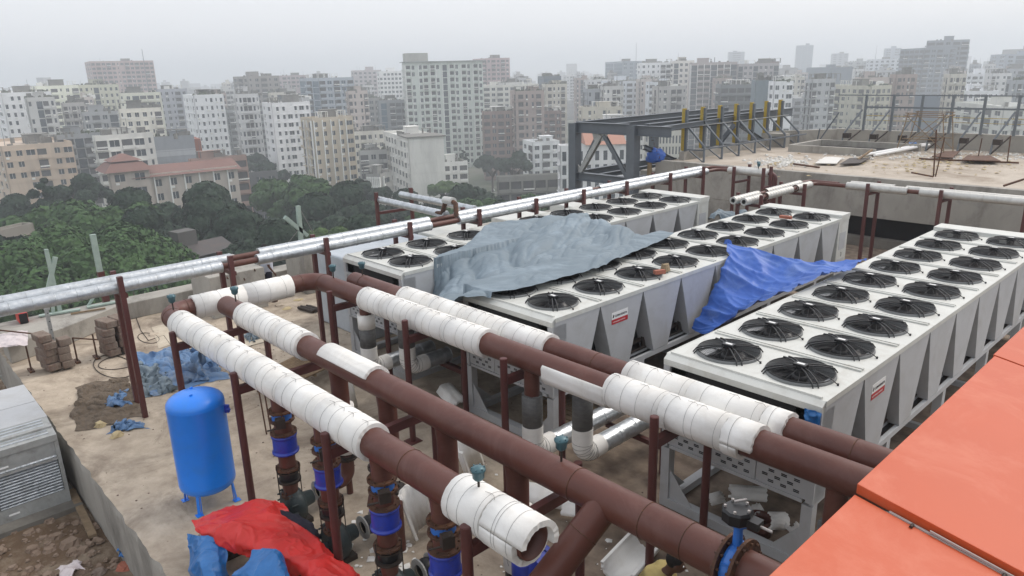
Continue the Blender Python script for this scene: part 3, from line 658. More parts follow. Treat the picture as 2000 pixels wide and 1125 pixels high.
# ------------------------------------------------------------------ pipe supports: two posts and a crossbeam
def support(x, ya, yb, ztop, label, inner_top=1.9, r=.055, inner2=None):
    t = thing("pipe_support", label, "pipe support", (x, (ya+yb)/2, 0), "brown steel pipe supports")
    a = MB(); a.tube((x, ya, 0), (x, ya, ztop), r, n=18); a.tube((x, ya, ztop), (x, ya, ztop+.004), r-.012, n=16); a.build("post", M['brown2'], t)
    a = MB(); a.tube((x, yb, 0), (x, yb, inner_top), r, n=18); a.build("post", M['brown2'], t)
    a = MB(); a.bar((x, ya+r*.6, ZP-RP-.12), (x, yb+.1, ZP-RP-.12), .09, .12); a.build("crossbeam", M['brown2'], t)
    for y in (ya, yb):
        a = MB(); a.box(x-.12, x+.12, y-.12, y+.12, .002, .014); a.build("base_plate", M['brown2'], t)
for x, lb in ((-12.3, "brown steel support frame at the far end of the two front pipes"), (-9.82, "brown steel support frame just right of the blue tank"),
              (-7.22, "brown steel support frame between the pump risers"), (-4.62, "brown steel support frame by the open pipe end at the bottom")):
    support(x, 3.62, 5.22, 2.18, lb)
for x, lb in ((-12.2, "brown steel support frame under the corner of the pipe loop"), (-9.7, "brown steel support frame by the left wrapped riser pair"),
              (-7.25, "brown steel support frame beside the torn grey wrapped riser"), (-4.6, "brown steel support frame in front of the nearest chiller")):
    support(x, 6.52, 7.75, 2.26, lb)
# extra low stub posts
for (px, py, z, lb) in ((600, 612, 1.0, "short brown stub post with flat cap seen over the long pipe"), (1129, 903, .95, "short brown capped stub post beside the teal air valve")):
    p = PZ(px, py, z); a = MB(); a.tube((p.x, p.y, 0), (p.x, p.y, z), .06, n=18)
    if px > 700: solo("stub_post", lb, "post", a, M['brown2'])

# ------------------------------------------------------------------ drop risers to the chillers and the horizontal silver ducts between
def drop(x, y, ztop, zbot, torn, yend, label):
    t = thing("drop_pipe", label, "pipe", (x, y, 0), "drop pipes down to the chillers")
    a = MB(); a.tube((x, y, ZP-.1), (x, y, ztop-.2), .115, n=22); a.build("pipe_body", M['brown'], t)
    a = MB(); a.shell((x, y, zbot+.42), (x, y, ztop), .11, .155, n=24, jag=.012 if torn else .003)
    a.build("tape_wrap", M['tape'], t)
    if not torn:
        a = MB(); a.shell((x, y, ztop-.02), (x, y, ztop+.26), .115, .165, n=24, jag=.004); a.build("foam_collar", M['foam'], t)
    a = MB(); pts = [(x, y, zbot+.44)]+bend((x, y, zbot+1), (x, y, zbot), (x, y+2, zbot), .2, 8)+[(x, y+.42, zbot)]
    a.path(pts, .16, 24); el = a.build("wrapped_elbow", M['foam'], t)
    for i in range(9):
        c = Vector(pts[min(1+i, 9)]); d = (Vector(pts[min(2+i, 10)])-Vector(pts[min(i, 9)])).normalized(); m_ = MB(); m_.torus(c, d+Vector((random.uniform(-.15,.15),)*3), .1625, .003, 24, 4); m_.build("tie_wire", M['wire'], el)
    L = y+.42; i = 0
    while L < yend:
        a = MB(); e_ = min(L+.38, yend); a.tube((x, L, zbot), (x, e_, zbot), .15, n=24, caps=False); a.torus((x, e_-.01, zbot), (0,1,0), .151, .006, 24, 5); a.build("cladding_section", M['alu'], t); L += .38
drop(-11.5, Y3, 1.62, .78, False, 8.35, "grey wrapped drop pipe with white foam collar by the farthest chiller")
drop(-10.95, Y4, 1.62, .78, False, 8.35, "partly hidden wrapped drop pipe with string wound elbow at the farthest chiller")
drop(-7.02, Y3, 1.66, .72, True, 9.2, "torn grey wrapped drop pipe below a bare brown tee")
drop(-6.48, Y4, 1.75, .68, False, 10.4, "drop pipe with white foam elbow and bright silver cladding running between the chillers")
drop(-2.55, Y3, 1.6, .72, True, 9.0, "taped drop pipe by the right leg of the nearest chiller")
p0 = (-5.95, 9.0)
a = MB(); a.tube((-5.95, 8.7, 0), (-5.95, 8.7, 1.02), .055, n=14); a.bar((-7.1, 8.7, .46), (-5.9, 8.7, .46), .08, .08); solo("duct_support", "short brown post and arm carrying the silver ducts between the chillers", "pipe support", a, M['brown2'])
a = MB(); a.tube((-10.4, 8.3, 0), (-10.4, 8.3, .62), .07, n=14); a.bar((-11.8, 8.3, .56), (-10.3, 8.3, .56), .1, .1); solo("duct_support", "low brown stand under the silver ducts at the farthest chiller", "pipe support", a, M['brown2'])

# ------------------------------------------------------------------ pump sets
def flange(parent, c, ax, r, th=.028, m=None, k=8):
    a = MB(); a.disc(c, ax, r*.5, r, th, 22); a.bolts(c, ax, r*.87, k, .012, th+.04); a.build("flange", m or M['rust'], parent)
def discharge(x, label, far=False):
    y = Y1; t = thing("pump_riser", label, "riser", (x, y, 0), "valve stacks under the nearest pipe")
    for za, zb_, ra, rb in ((ZP-.05, ZP-RP-.10, .135, .12), (ZP-RP-.08, 1.77, .12, .12), (1.64, 1.45, .118, .118), (1.17, .93, .118, .118), (.66, .45, .115, .095)):
        a = MB(); a.tube((x, y, za), (x, y, zb_), ra, rb, n=22); a.build("pipe_segment", M['brown'], t)
    flange(t, (x, y, 1.79), (0,0,1), .175); flange(t, (x, y, 1.65), (0,0,1), .172); flange(t, (x, y, 1.46), (0,0,1), .185)
    # butterfly valve between the top flanges
    a = MB(); a.tube((x, y, 1.665), (x, y, 1.775), .135, n=22); a.tube((x, y, 1.72), (x+.20, y-.09, 1.72), .03, n=10)
    v = a.build("butterfly_valve", M['blue_v2'], t)
    a = MB(); a.obox((x+.16, y-.17, 1.65), (.10, -.04, 0), (.05, .12, 0), (0, 0, .13)); a.tube((x+.2, y-.12, 1.63), (x+.08, y-.26, 1.59), .012, n=8); a.torus((x+.23, y-.14, 1.78), (0,0,1), .05, .008, 14, 5)
    a.build("gear_operator", M['iron'], v)
    # check valve
    a = MB(); a.lathe([(.12, 1.15), (.185, 1.15), (.185, 1.175), (.162, 1.18), (.166, 1.2), (.166, 1.37), (.162, 1.39), (.178, 1.40), (.178, 1.43), (.12, 1.44)], (x, y, 0), n=28)
    a.bolts((x, y, 1.165), (0,0,1), .152, 8, .011, .06); a.build("check_valve", M['blue_v'], t)
    flange(t, (x, y, .90), (0,0,1), .172)
    # rubber joint with tie rods
    a = MB(); a.lathe([(.11, .68), (.12, .70), (.135, .78), (.12, .86), (.11, .88)], (x, y, 0), n=22); j = a.build("rubber_joint", M['black'], t)
    a = MB(); a.disc((x, y, .70), (0,0,1), .09, .165, .03); a.disc((x, y, .85), (0,0,1), .09, .165, .02); a.build("joint_ring", M['iron'], j)
    a = MB()
    for i in range(3): th = .6+i*2.09; a.tube((x+.175*math.cos(th), y+.175*math.sin(th), .52), (x+.175*math.cos(th), y+.175*math.sin(th), 1.0), .008, n=6)
    a.build("tie_rod", M['iron'], j)
    flange(t, (x, y, .46), (0,0,1), .14)
    return t
PX_ = (-8.98, -7.78, -6.46, -5.33)
for x, lb in zip(PX_, ("leftmost valve stack with a blue check valve under the white sleeved pipe", "second valve stack from the left, behind the brown post", "third valve stack, below the bare brown pipe end of the sleeves", "rightmost valve stack in front of the open sleeved pipe end")):
    discharge(x, lb)
def pump(x, label):
    y = Y1; t = thing("pump", label, "pump", (x, y, 0), "dark green pumps in a row")
    a = MB(); a.lathe([(0, -.12), (.16, -.13), (.24, -.09), (.27, -.03), (.27, .05), (.23, .11), (.12, .15), (.10, .30), (0, .30)], (x-.02, y+.02, .27), (0, 1, 0), 26)
    for i in range(14): th = i*2*math.pi/14; a.tube((x-.02+.255*math.cos(th), y-.10, .27+.255*math.sin(th)), (x-.02+.255*math.cos(th), y+.08, .27+.255*math.sin(th)), .014, n=6)
    a.tube((x, y, .3), (x, y, .46), .11, .10, n=18); a.build("volute", M['pump'], t)
    a = MB(); a.box(x-.2, x+.2, y-1.25, y+.2, .0, .07); a.box(x-.12, x+.12, y-.3, y-.12, .06, .2); a.build("base_frame", M['iron'], t)
    a = MB(); a.lathe([(0, -1.1), (.15, -1.08), (.16, -1.0), (.16, -.42), (.12, -.38), (.06, -.3), (.06, -.12)], (x, y, .26), (0, 1, 0), 18)
    for i in range(16): th = i*2*math.pi/16; a.bar((x+.165*math.cos(th), y-1.0, .26+.165*math.sin(th)), (x+.165*math.cos(th), y-.45, .26+.165*math.sin(th)), .008, .03, up=(math.cos(th), 0, math.sin(th)))
    a.build("motor", M['pump'], t)
for x, lb in zip(PX_, ("dark green pump below the leftmost valve stack, motor under red sheet", "dark green pump below the second valve stack", "dark green pump at the bottom edge below the third valve stack", "dark green pump below the rightmost valve stack")): pump(x, lb)
def suction(x, label, foam):
    y = Y2; t = thing("suction_pipe", label, "pipe", (x, y, 0), "suction risers behind the pumps")
    a = MB(); a.tube((x, y, ZP-.05), (x, y, ZP-RP-.12), .15, .13, n=22); a.build("pipe_segment", M['brown'], t)
    a = MB(); a.tube((x, y, ZP-RP-.1), (x, y, 1.15), .13, n=22, caps=False); a.build("pipe_segment", M['brown'], t)
    a = MB(); a.path([(x, y, .62)]+bend((x, y, 1), (x, y, .27), (x, y-1, .27), .16, 6)+[(x, y-.2, .27)], .105, 20); a.tube((x, y, .27), (x, y, .0), .05, n=12); a.build("pipe_body", M['brown'], t)
    if foam: sleeves(t, (x, y, .75), (x, y, 1.5), .75, ri=.131, ro=.185, wires=3)
    else:
        flange(t, (x, y, 1.16), (0,0,1), .19); flange(t, (x, y, .98), (0,0,1), .19)
        a = MB(); a.lathe([(.13, .99), (.165, 1.0), (.165, 1.14), (.13, 1.15)], (x, y, 0), n=22); a.tube((x, y, 1.07), (x+.25, y+.05, 1.07), .06, n=12); a.build("isolation_valve", M['blue_v'], t)
    flange(t, (x, y, .64), (0,0,1), .17, m=M['iron'])
    a = MB(); a.lathe([(.11, .34), (.13, .36), (.15, .42), (.13, .48), (.11, .5)], (x, y-.62+.0, .27), (0,1,0), 20) if False else a.lathe([(.10, -.52), (.12, -.5), (.135, -.44), (.12, -.38), (.10, -.36)], (x, y, .27), (0,1,0), 20)
    j = a.build("rubber_joint", M['black'], t); a = MB(); a.disc((x, y-.54, .27), (0,1,0), .09, .165, .02); a.disc((x, y-.35, .27), (0,1,0), .09, .165, .02); a.disc((x, y-.28, .27), (0,1,0), .09, .165, .025); a.build("joint_ring", M['galv'], j)
suction(-9.05, "white foam clad suction riser behind the first pump", True); suction(-7.78, "brown suction riser with rusty flanges behind the second pump", False)
suction(-6.48, "brown suction riser with a blue side valve behind the third pump", False); suction(-5.22, "white foam clad suction riser behind the fourth pump", True)
# unconnected elbow stub with a bolted ring
t = thing("open_stub_pipe", "open brown elbow stub with a dark bolted flange between the pumps", "pipe", (-7.35, 4.55, 0))
a = MB(); a.tube((-7.3, 4.6, 0), (-7.3, 4.6, .75), .06, n=14); a.path([(-7.55, 4.3, .82), (-7.48, 4.38, .80), (-7.42, 4.45, .9), (-7.42, 4.45, 1.3)], [.10, .10, .12, .115], 18); a.build("pipe_body", M['brown'], t)
flange(t, (-7.42, 4.45, 1.31), (0,0,1), .17, m=M['iron']); a = MB(); a.disc((-7.42, 4.45, 1.33), (0,0,1), .0, .13, .01); a.build("cover_disc", M['galv'], t)
# blue upright strainer near the open end
p = PYp(1022, 1090, 4.5)
t = thing("strainer", "blue upright strainer with a round bolted side cover below the open pipe end", "strainer", (p.x, 4.5, 0))
a = MB(); a.tube((p.x, 4.5, 0), (p.x, 4.5, 1.25), .13, n=22); a.tube((p.x, 4.5, 1.05), (p.x+.2, 4.6, 1.35), .1, n=18); a.build("body", M['blue_v'], t)
c = Vector((p.x+.2, 4.6, 1.35)); flange(t, c, (.2,.1,.3), .16, m=M['blue_v'])
# ================================================================== SILVER CLAD TWIN PIPES
def clad(parent, p, q, r=.116, step=.34, m=None, bare=()):
    p, q = Vector(p), Vector(q); L = (q-p).length; d = (q-p)/L; s = 0
    a = MB(); a.tube(p, q, r*.55, n=12); a.build("pipe_body", M['brown'], parent)
    me = None
    while s < L-.03:
        e = min(s+step, L)
        if not any(b0 < (s+e)/2 < b1 for b0, b1 in bare):
            a = MB(); a.tube(p+d*s, p+d*(e+.004), r*random.uniform(.985, 1.01), n=20, caps=True); a.torus(p+d*(e-.012), d, r*1.005, .006, 20, 4); a.build("cladding_section", m or M['alu'], parent)
        s = e
ZD = 2.60
ZE = 2.61
TD = thing("clad_pipe", "long silver clad pipe running along the left roof edge, near one of the pair", "pipe", (-14.36, 0, ZD))
clad(TD, (-14.36, -2.0, ZD), (-14.36, 5.35, ZD)); clad(TD, (-14.36, 5.35, ZD), (-14.36, 6.1, ZD), bare=((0, 9),)); clad(TD, (-14.36, 6.1, ZD), (-14.36, 10.6, ZD))
clad(TD, (-14.36, 10.6, ZD), (-14.36, 11.5, ZD), bare=((0, 9),)); clad(TD, (-14.36, 11.5, ZD), (-14.36, 23.0, ZD))
a = MB(); a.path([(-14.36, 22.9, ZD)]+bend((-14.36, 20, ZD), (-14.36, 23.75, ZD), (-10, 23.75, ZD), .3)+[(-13.9, 23.75, ZD)], .06, 12); a.build("pipe_body", M['brown'], TD)
TE = thing("clad_pipe", "long silver clad pipe running along the left roof edge, far one of the pair", "pipe", (-14.84, 0, ZE))
clad(TE, (-14.84, -2.0, ZE), (-14.84, 5.75, ZE)); clad(TE, (-14.84, 5.75, ZE), (-14.84, 6.35, ZE), bare=((0, 9),)); clad(TE, (-14.84, 6.35, ZE), (-14.84, 10.9, ZE))
clad(TE, (-14.84, 10.9, ZE), (-14.84, 11.8, ZE), bare=((0, 9),)); clad(TE, (-14.84, 11.8, ZE), (-14.84, 17.2, ZE)); clad(TE, (-14.84, 17.2, ZE), (-14.84, 17.6, ZE), bare=((0, 9),)); clad(TE, (-14.84, 17.6, ZE), (-14.84, 23.4, ZE))
a = MB(); a.path([(-14.84, 23.3, ZE)]+bend((-14.84, 20, ZE), (-14.84, 24.1, ZE), (-10, 24.1, ZE), .3)+[(-13.9, 24.1, ZE)], .06, 12); a.build("pipe_body", M['brown'], TE)
def dsup(x0, x1, y, zt, lb, ax='X', zb=0):
    t = thing("pipe_support", lb, "pipe support", ((x0+x1)/2, y, 0), "thin posts under the silver pipes")
    for x in (x0, x1):
        a = MB(); yy = y+(.1 if x == x0 else 0); a.box(x-.045, x+.045, yy-.045, yy+.045, zb, zt-(.06 if x == x0 else 0)); a.build("post", M['brown2'], t)
    a = MB(); a.bar((x0, y+.05, ZD-.16), (x1, y+.05, ZD-.16), .08, .08); a.build("crossbeam", M['brown2'], t)
    return t
nm = ["tall post pair standing on the deck left of the blue tank", "post pair beside the concrete plinth with wires", "post pair in front of the pale wrapped unit", "post pair beside the flat grey cover", "post pair behind the second fans of the farthest chiller", "post pair left of the white cover box", "post pair behind the middle of the farthest chiller", "post pair right of the steel column", "post pair near the far end of the silver pipes", "last post pair at the corner of the silver pipes"]
for y, l in zip((3.45, 5.5, 7.65, 9.9, 12.1, 14.2, 16.2, 18.25, 20.6, 22.6), nm):
    dsup(-15.02, -14.22, y, 2.82, "rust brown "+l)
# pipes in X direction along the back wall
T = thing("clad_pipe", "short silver pipe pair with brown drop legs before the left part of the back wall", "pipe", (-13.9, 23.75, ZD))
clad(T, (-15.0+1.1, 23.75, ZD), (-12.35, 23.75, ZD), r=.13, m=M['alu_r']); clad(T, (-13.9, 24.1, ZD), (-12.5, 24.1, ZD), r=.12, m=M['alu_r'])
for y, xx in ((23.75, -12.1), (24.1, -12.35)):
    a = MB(); a.path([(xx-.3, y, ZD)]+bend((xx-2, y, ZD), (xx, y, ZD), (xx, y, 0), .16)+[(xx, y, 1.55)]+bend((xx, y, 3), (xx, y, 1.35), (xx+1, y-2.5, 1.9), .12)+[(xx+.55, y-1.3, 1.72), (xx+1.3, y-3.2, 2.3)], .07, 14); a.build("drop_leg", M['brown2'], T)
air_valve(T, -12.75, 23.75, ZD+.1, .7); air_valve(T, -12.95, 24.1, ZD+.1, .7)
T = thing("clad_pipe", "corrugated silver pipe pair with rusty joints behind the middle chiller", "pipe", (-10.7, 19.5, 2.4))
for x, b in ((-10.75, ((.9, 1.25), (2.9, 3.2))), (-11.1, ((1.4, 1.9),))):
    clad(T, (x, 19.3, 2.4), (x, 23.5, 2.4), r=.115, step=.16, m=M['alu_r'], bare=b)
    for b0, b1 in b:
        a = MB(); a.torus((x, 19.3+b0, 2.4), (0,1,0), .1, .02, 16, 5); a.torus((x, 19.3+b1, 2.4), (0,1,0), .1, .02, 16, 5); a.build("rusty_joint", M['rust'], T)
    a = MB(); yb = 23.9 if x == -10.75 else 24.2
    a.path([(x, 23.4, 2.4)]+bend((x, 20, 2.4), (x, yb, 2.4), (x+5, yb, 2.4), .25)+[(x+1.0, yb, 2.4)], .065, 12); a.build("pipe_body", M['brown'], T)
for y, lb in ((24.0, "front"), (24.32, "rear")):
    T = thing("clad_pipe", "silver clad pipe along the back wall to the right edge, %s of the pair" % lb, "pipe", (-9.9, y, 2.4))
    g = -7.9 if lb == "front" else -8.4
    clad(T, (-9.75, y, 2.4), (g, y, 2.4), r=.12, m=M['alu_r']); clad(T, (g, y, 2.4), (g+.35, y, 2.4), bare=((0, 9),)); clad(T, (g+.35, y, 2.4), (3.5, y, 2.4), r=.12, m=M['alu_r'])
def xsup(p, q, zt, lb):
    t = thing("pipe_support", "thin brown post pair "+lb, "pipe support", ((p[0]+q[0])/2, (p[1]+q[1])/2, 0), "thin posts under the silver pipes")
    for c in (p, q): a = MB(); a.box(c[0]-.045, c[0]+.045, c[1]-.045, c[1]+.045, 0, zt); a.build("post", M['brown2'], t)
    a = MB(); a.bar((p[0], p[1], 2.22), (q[0], q[1], 2.22), .08, .08); a.build("crossbeam", M['brown2'], t)
xsup((-13.55, 23.5), (-13.45, 24.4), 2.78, "in front of the left part of the back wall"); xsup((-10.98-.3, 19.9), (-10.5, 19.85), 2.55, "at the near end of the corrugated silver pipes")
xsup((-11.3, 22.6), (-10.5, 22.6), 2.55, "at the far end of the corrugated silver pipes"); xsup((-9.0, 23.75), (-8.95, 24.5), 2.56, "below the left gap in the back wall pipes")
xsup((-6.9, 23.75), (-6.85, 24.5), 2.56, "in front of the dark opening"); xsup((-4.75, 23.75), (-4.7, 24.5), 2.56, "behind the nearest chiller at the right edge")
xsup((-12.1, 22.9), (-12.1, 23.4), 2.9, "beside the drop legs of the back wall pipes")
# crossover pipes behind the far chiller
T = thing("clad_pipe", "silver pipe pair crossing over the long silver pipes with a brown hump", "pipe", (-16.5, 11.5, 2.6))
for yy, x0 in ((11.9, -18.7), (12.9, -18.9)): clad(T, (x0, yy, 2.62), (-15.1, yy-.2, 2.62), r=.1)
a = MB(); a.path([(-15.6, 11.7, 2.62), (-15.2, 11.65, 2.66), (-15.0, 11.62, 3.0), (-14.75, 11.6, 3.06), (-14.5, 11.55, 3.0), (-14.42, 11.5, 2.66)], .065, 12); a.path([(-15.1, 12.7, 2.62), (-14.8, 12.3, 2.64), (-14.84, 11.9, 2.62)], .06, 12); a.build("pipe_body", M['rust'], T)
a = MB(); a.tube((-15.05, 11.63, 3.03), (-14.62, 11.58, 3.05), .1, n=18); a.build("cladding_section", M['alu_r'], T)
xsup((-18.6, 11.8), (-18.5, 13.0), 2.85, "at the far left end of the crossing silver pipes")

# ================================================================== BLUE PRESSURE TANK
tx, ty = -10.42, 3.22
T = thing("pressure_tank", "glossy blue upright pressure tank on thin legs on the bare deck", "tank", (tx, ty, 0))
a = MB(); RT = .405
prof = [(0, .20)]+[(RT*math.sin(t), .36-.16*math.cos(t)) for t in [math.pi/2*i/7 for i in range(1, 8)]]+[(RT, .39), (RT+.003, .40), (RT, .41), (RT, 1.62), (RT+.003, 1.63), (RT, 1.64)]+[(RT*math.cos(t), 1.66+.18*math.sin(t)) for t in [math.pi/2*i/8 for i in range(0, 9)]]
a.lathe(prof, (tx, ty, 0), n=44); a.build("tank_shell", M['blue'], T)
for i, (dx, dy) in enumerate(((.26, -.26), (-.26, -.26), (.26, .26), (-.26, .26))):
    a = MB(); s_ = 1 if dx > 0 else -1; a.bar((tx+dx*1.1, ty+dy*1.1, 0), (tx+dx*.98, ty+dy*.98, .5), .045, .008, up=(dx, dy, 0)); a.bar((tx+dx*.9+.06*s_, ty+dy*.95, 0), (tx+dx*.95+.05*s_, ty+dy*.9, .45), .008, .04); a.box(tx+dx*1.1-.05, tx+dx*1.1+.05, ty+dy*1.1-.05, ty+dy*1.1+.05, .004, .012)
    a.build("leg", M['blue'], T)
a = MB(); a.box(tx-.012+.12, tx+.012+.12, ty-.1, ty-.06, 1.81, 1.85); a.box(tx-.15, tx-.13, ty, ty+.04, 1.81, 1.85); a.build("lifting_eye", M['blue'], T)
a = MB(); a.obox((tx+.25, ty+.31, 1.46), (.05, .05, 0), (-.03, .03, 0), (0, 0, .12)); a.tube((tx+.29, ty+.33, 1.52), (tx+.33, ty+.37, 1.52), .02, n=10); a.build("bracket", M['blue_v'], T)

# ================================================================== AIR HANDLER (lower left, on the lower roof)
T = thing("air_handling_unit", "large grey louvred air handling unit on a kerb on the lower roof", "air handler", (-18, .4, -1.08))
XF, YB, ZA, ZT = -13.9, 1.93, -.98, .44
a = MB(); a.box(-16.5, XF-.25, -3, YB, ZA, ZT-.02); a.build("casing", M['galv'], T, bevel=.01)
for i in range(2):
    a = MB(); x0 = -16.52+i*1.1; a.box(x0, min(x0+1.08, XF-.62), -3, YB+.01, ZT-.02, ZT+.03); a.build("roof_sheet", M['unit_s'], T, bevel=.008)
a = MB(); a.poly([(XF-.62, -3, ZT+.02), (XF-.62, -3, ZT-.1), (XF, -3, ZT-.22), (XF, -3, ZT-.1)], (0, 4.93, 0)); a.build("sloping_hood", M['galv'], T, fix=True)
for i in range(6):
    a = MB(); x = XF-.56+i*.09; a.bar((x, -3, ZT+.012-(x-XF+.62)*.19+.0), (x, YB-.1, ZT+.012-(x-XF+.62)*.19), .05, .03); a.build("hood_rib", M['alu'], T)
a = MB(); a.box(XF-.25, XF-.02, -3, YB, ZT-.55, ZT-.23); a.build("header_panel", M['galv'], T)
a = MB(); a.box(XF-.25, XF+.01, YB-.06, YB, ZA, ZT-.23); a.box(XF-.25, XF+.0, -3, YB-.06, ZA, ZA+.24); a.box(XF-.25, XF+.01, .84, .90, ZA+.24, ZT-.55); a.box(XF-.2, XF+.012, -3, YB-.06, ZT-.56, ZT-.52); a.build("front_frame", M['galv'], T)
for i in range(13):
    z = ZA+.27+i*.055
    for y0, y1 in ((-.2, .83), (.91, YB-.07)):
        a = MB(); a.bar((XF-.03, y0, z), (XF-.03, y1, z+.0), .07, .018, up=(.55, 0, .8)); a.build("louver_blade", M['alu'], T)
a = MB(); a.box(XF-.3, XF-.12, -3, YB-.02, ZA+.2, ZT-.5); a.build("louver_back", M['dark'], T)
a = MB(); a.box(XF-.019, XF-.012, 1.0, 1.16, ZT-.44, ZT-.41); a.box(XF+.002, XF+.008, 1.0, 1.16, ZA+.1, ZA+.13); a.build("data_label", M['paper'], T)
a = MB(); a.box(-16.8, XF+.30, -3, YB+.12, -1.08, ZA); solo("plinth", "concrete kerb plinth under the louvred air handling unit", "plinth", a, M['conc_d'])
a = MB(); a.bar((-14.3, 2.02, -1.0), (-12.5, 1.92, -1.03), .12, .06); solo("timber_plank", "old plank lying in the gutter below the slab edge", "plank", a, M['wood'])
a = MB()
rr = random.Random(3)
for i in range(260):
    t = rr.random(); c = PZ(rr.uniform(20, 330)-60*t, 1040+rr.uniform(-30, 110), -1.05)
    if c.y < 2.0: a.rock((c.x, c.y, -1.06), rr.choice((.02, .03, .04, .05, .08, .12)), .7, i)
a.build("rubble_heap", M['rubble'], kind="stuff", label="heap of broken plaster and rubble on the lower roof", cat="rubble")
for k_, (px, py, s_, mm, lb) in enumerate(((135, 1060, .2, 'rubble', "flat broken slab piece in the rubble"), (245, 1105, .14, 'brick', "reddish broken lump in the rubble below the slab edge"), (190, 1118, .13, 'block', "grey broken lump in the rubble"))):
    p = PZ(px, py, -1.05); a = MB(); a.rock(p, s_, .5, 50+k_, 8); solo("rubble_lump", lb, "rubble", a, M[mm])
p = PZ(132, 1122, -1.03); c = cloth([[(p.x-.15+.1*i, p.y-.1+.1*j, -1.0+.05*((i+j) % 2)) for j in range(4)] for i in range(4)], 20, 20, .04, 5, 3); solo("plastic_bag", "crumpled pale plastic bag among the rubble", "bag", c, M['sack'])
p = PZ(250, 1085, -1.03); c = cloth([[(p.x-.15+.1*i, p.y-.12+.08*j, -.98+.04*((i+j) % 2)) for j in range(4)] for i in range(4)], 16, 16, .03, 8, 5); solo("plastic_bag", "small blue plastic scrap in the rubble", "bag", c, M['tarp_c'])

# ================================================================== ORANGE CANOPY SHEETS
T = thing("orange_canopy", "orange painted metal canopy sheets at the lower right corner", "canopy", (-1.28, 5, 3.9))
SL = -.172
def osheet(x0, y0, y1, lift, th=.035, x1=2.4):
    a = MB(); z0 = 4.0+lift; z1 = z0+SL*(x1-x0); a.poly([(x0, y0, z0), (x1, y0, z1), (x1, y1, z1), (x0, y1, z0)], (0, 0, -th)); return a
osheet(-1.28, 1.2, 3.69, -.02).build("sheet", M['orange'], T, fix=True, bevel=.004)
osheet(-1.285, 3.72, 6.26, .03, .06).build("sheet", M['orange'], T, fix=True, bevel=.004)
osheet(-1.30, 6.29, 9.5, .03, .06).build("sheet", M['orange'], T, fix=True, bevel=.004)
a = MB(); a.poly([(-1.1, 3.69, 3.955), (2.4, 3.69, 3.955+SL*3.5), (2.4, 3.705, 3.955+SL*3.5), (-1.1, 3.705, 3.955)], (0, 0, -.02)); a.poly([(-.9, 3.692, 3.925), (2.4, 3.692, 3.925+SL*3.3-.02), (2.4, 3.70, 3.925+SL*3.3-.02), (-.9, 3.70, 3.925)], (0,0,.012)); a.build("seal_strip", M['seal'], T, fix=True)
a = MB()
for i in range(5): x = -.98+i*.42; a.tube((x, 3.69, 3.955+SL*(x+1.1)), (x, 3.66, 3.955+SL*(x+1.1)), .009, n=8)
a.build("screw", M['iron'], T)
a = MB(); a.box(-1.2, 2.4, 1.3, 9.4, 3.0, 3.2); a.build("soffit", M['frame'], T)
a = MB(); a.box(-.9, 2.4, 1.4, 9.3, -.0, 3.0); tag(a.build("stair_house_wall", M['conc']), "concrete block wall under the orange canopy", "wall")

# ================================================================== TARPAULINS
Z_ = TOP+.12
g = [
 [(-11.78, 8.6, 1.6), (-11.76, 8.4, 1.3), (-11.3, 7.75, 1.7), (-10.4, 7.45, 2.1), (-9.7, 7.55, 2.46), (-9.35, 7.62, 2.50)],
 [(-11.95, 9.0, 2.50), (-11.6, 8.85, 2.2), (-11.0, 8.5, 2.12), (-10.1, 8.3, 2.38), (-9.4, 8.2, 2.53), (-8.95, 8.35, 2.52)],
 [(-12.25, 9.95, 2.50), (-11.9, 9.8, 2.52), (-11.0, 9.8, 2.42), (-10.1, 9.7, 2.48), (-9.4, 9.6, 2.54), (-8.85, 9.5, 2.53)],
 [(-12.95, 11.0, 2.52), (-12.2, 10.9, 2.56), (-11.2, 10.9, 2.56), (-10.2, 10.8, 2.54), (-9.4, 10.7, 2.56), (-8.8, 10.45, 2.54)],
 [(-13.6, 11.9, 2.54), (-12.4, 11.9, 2.62), (-11.3, 12.0, 2.66), (-10.3, 11.8, 2.62), (-9.5, 11.6, 2.60), (-9.0, 11.5, 2.55)],
 [(-13.4, 12.7, 2.54), (-12.4, 12.8, 2.66), (-11.4, 12.9, 2.74), (-10.5, 12.9, 2.72), (-9.7, 12.5, 2.62), (-9.15, 12.5, 2.55)],
 [(-13.0, 13.5, 2.55), (-12.3, 13.6, 2.7), (-11.6, 13.6, 2.78), (-10.8, 13.6, 2.65), (-10.0, 13.4, 2.52), (-9.3, 13.4, 2.55)],
 [(-12.6, 14.0, 2.54), (-12.2, 14.1, 2.7), (-11.7, 14.0, 2.45), (-11.0, 14.0, 2.2), (-10.2, 14.0, 2.35), (-9.5, 14.0, 2.54)]]
c = cloth(g, 240, 200, .105, 1.0, 1, dirs=((1.1, .6, .2), (-.18, .30, .5)))
def over(c, lift, xs):
    c.v = [(x, y, max(z, TOP+lift+.03*abs(noise.noise(Vector((x*3, y*3, 0))))) if (any(a_ < x < b_ for a_, b_ in xs) and 7.97 < y < 19) else z) for x, y, z in c.v]
over(c, .152, ((-14.11, -11.84), (-9.91, -7.64)))
tg = solo("tarpaulin", "large pale grey tarpaulin draped over the farthest and middle chillers", "tarpaulin", c, M['tarp_g'])
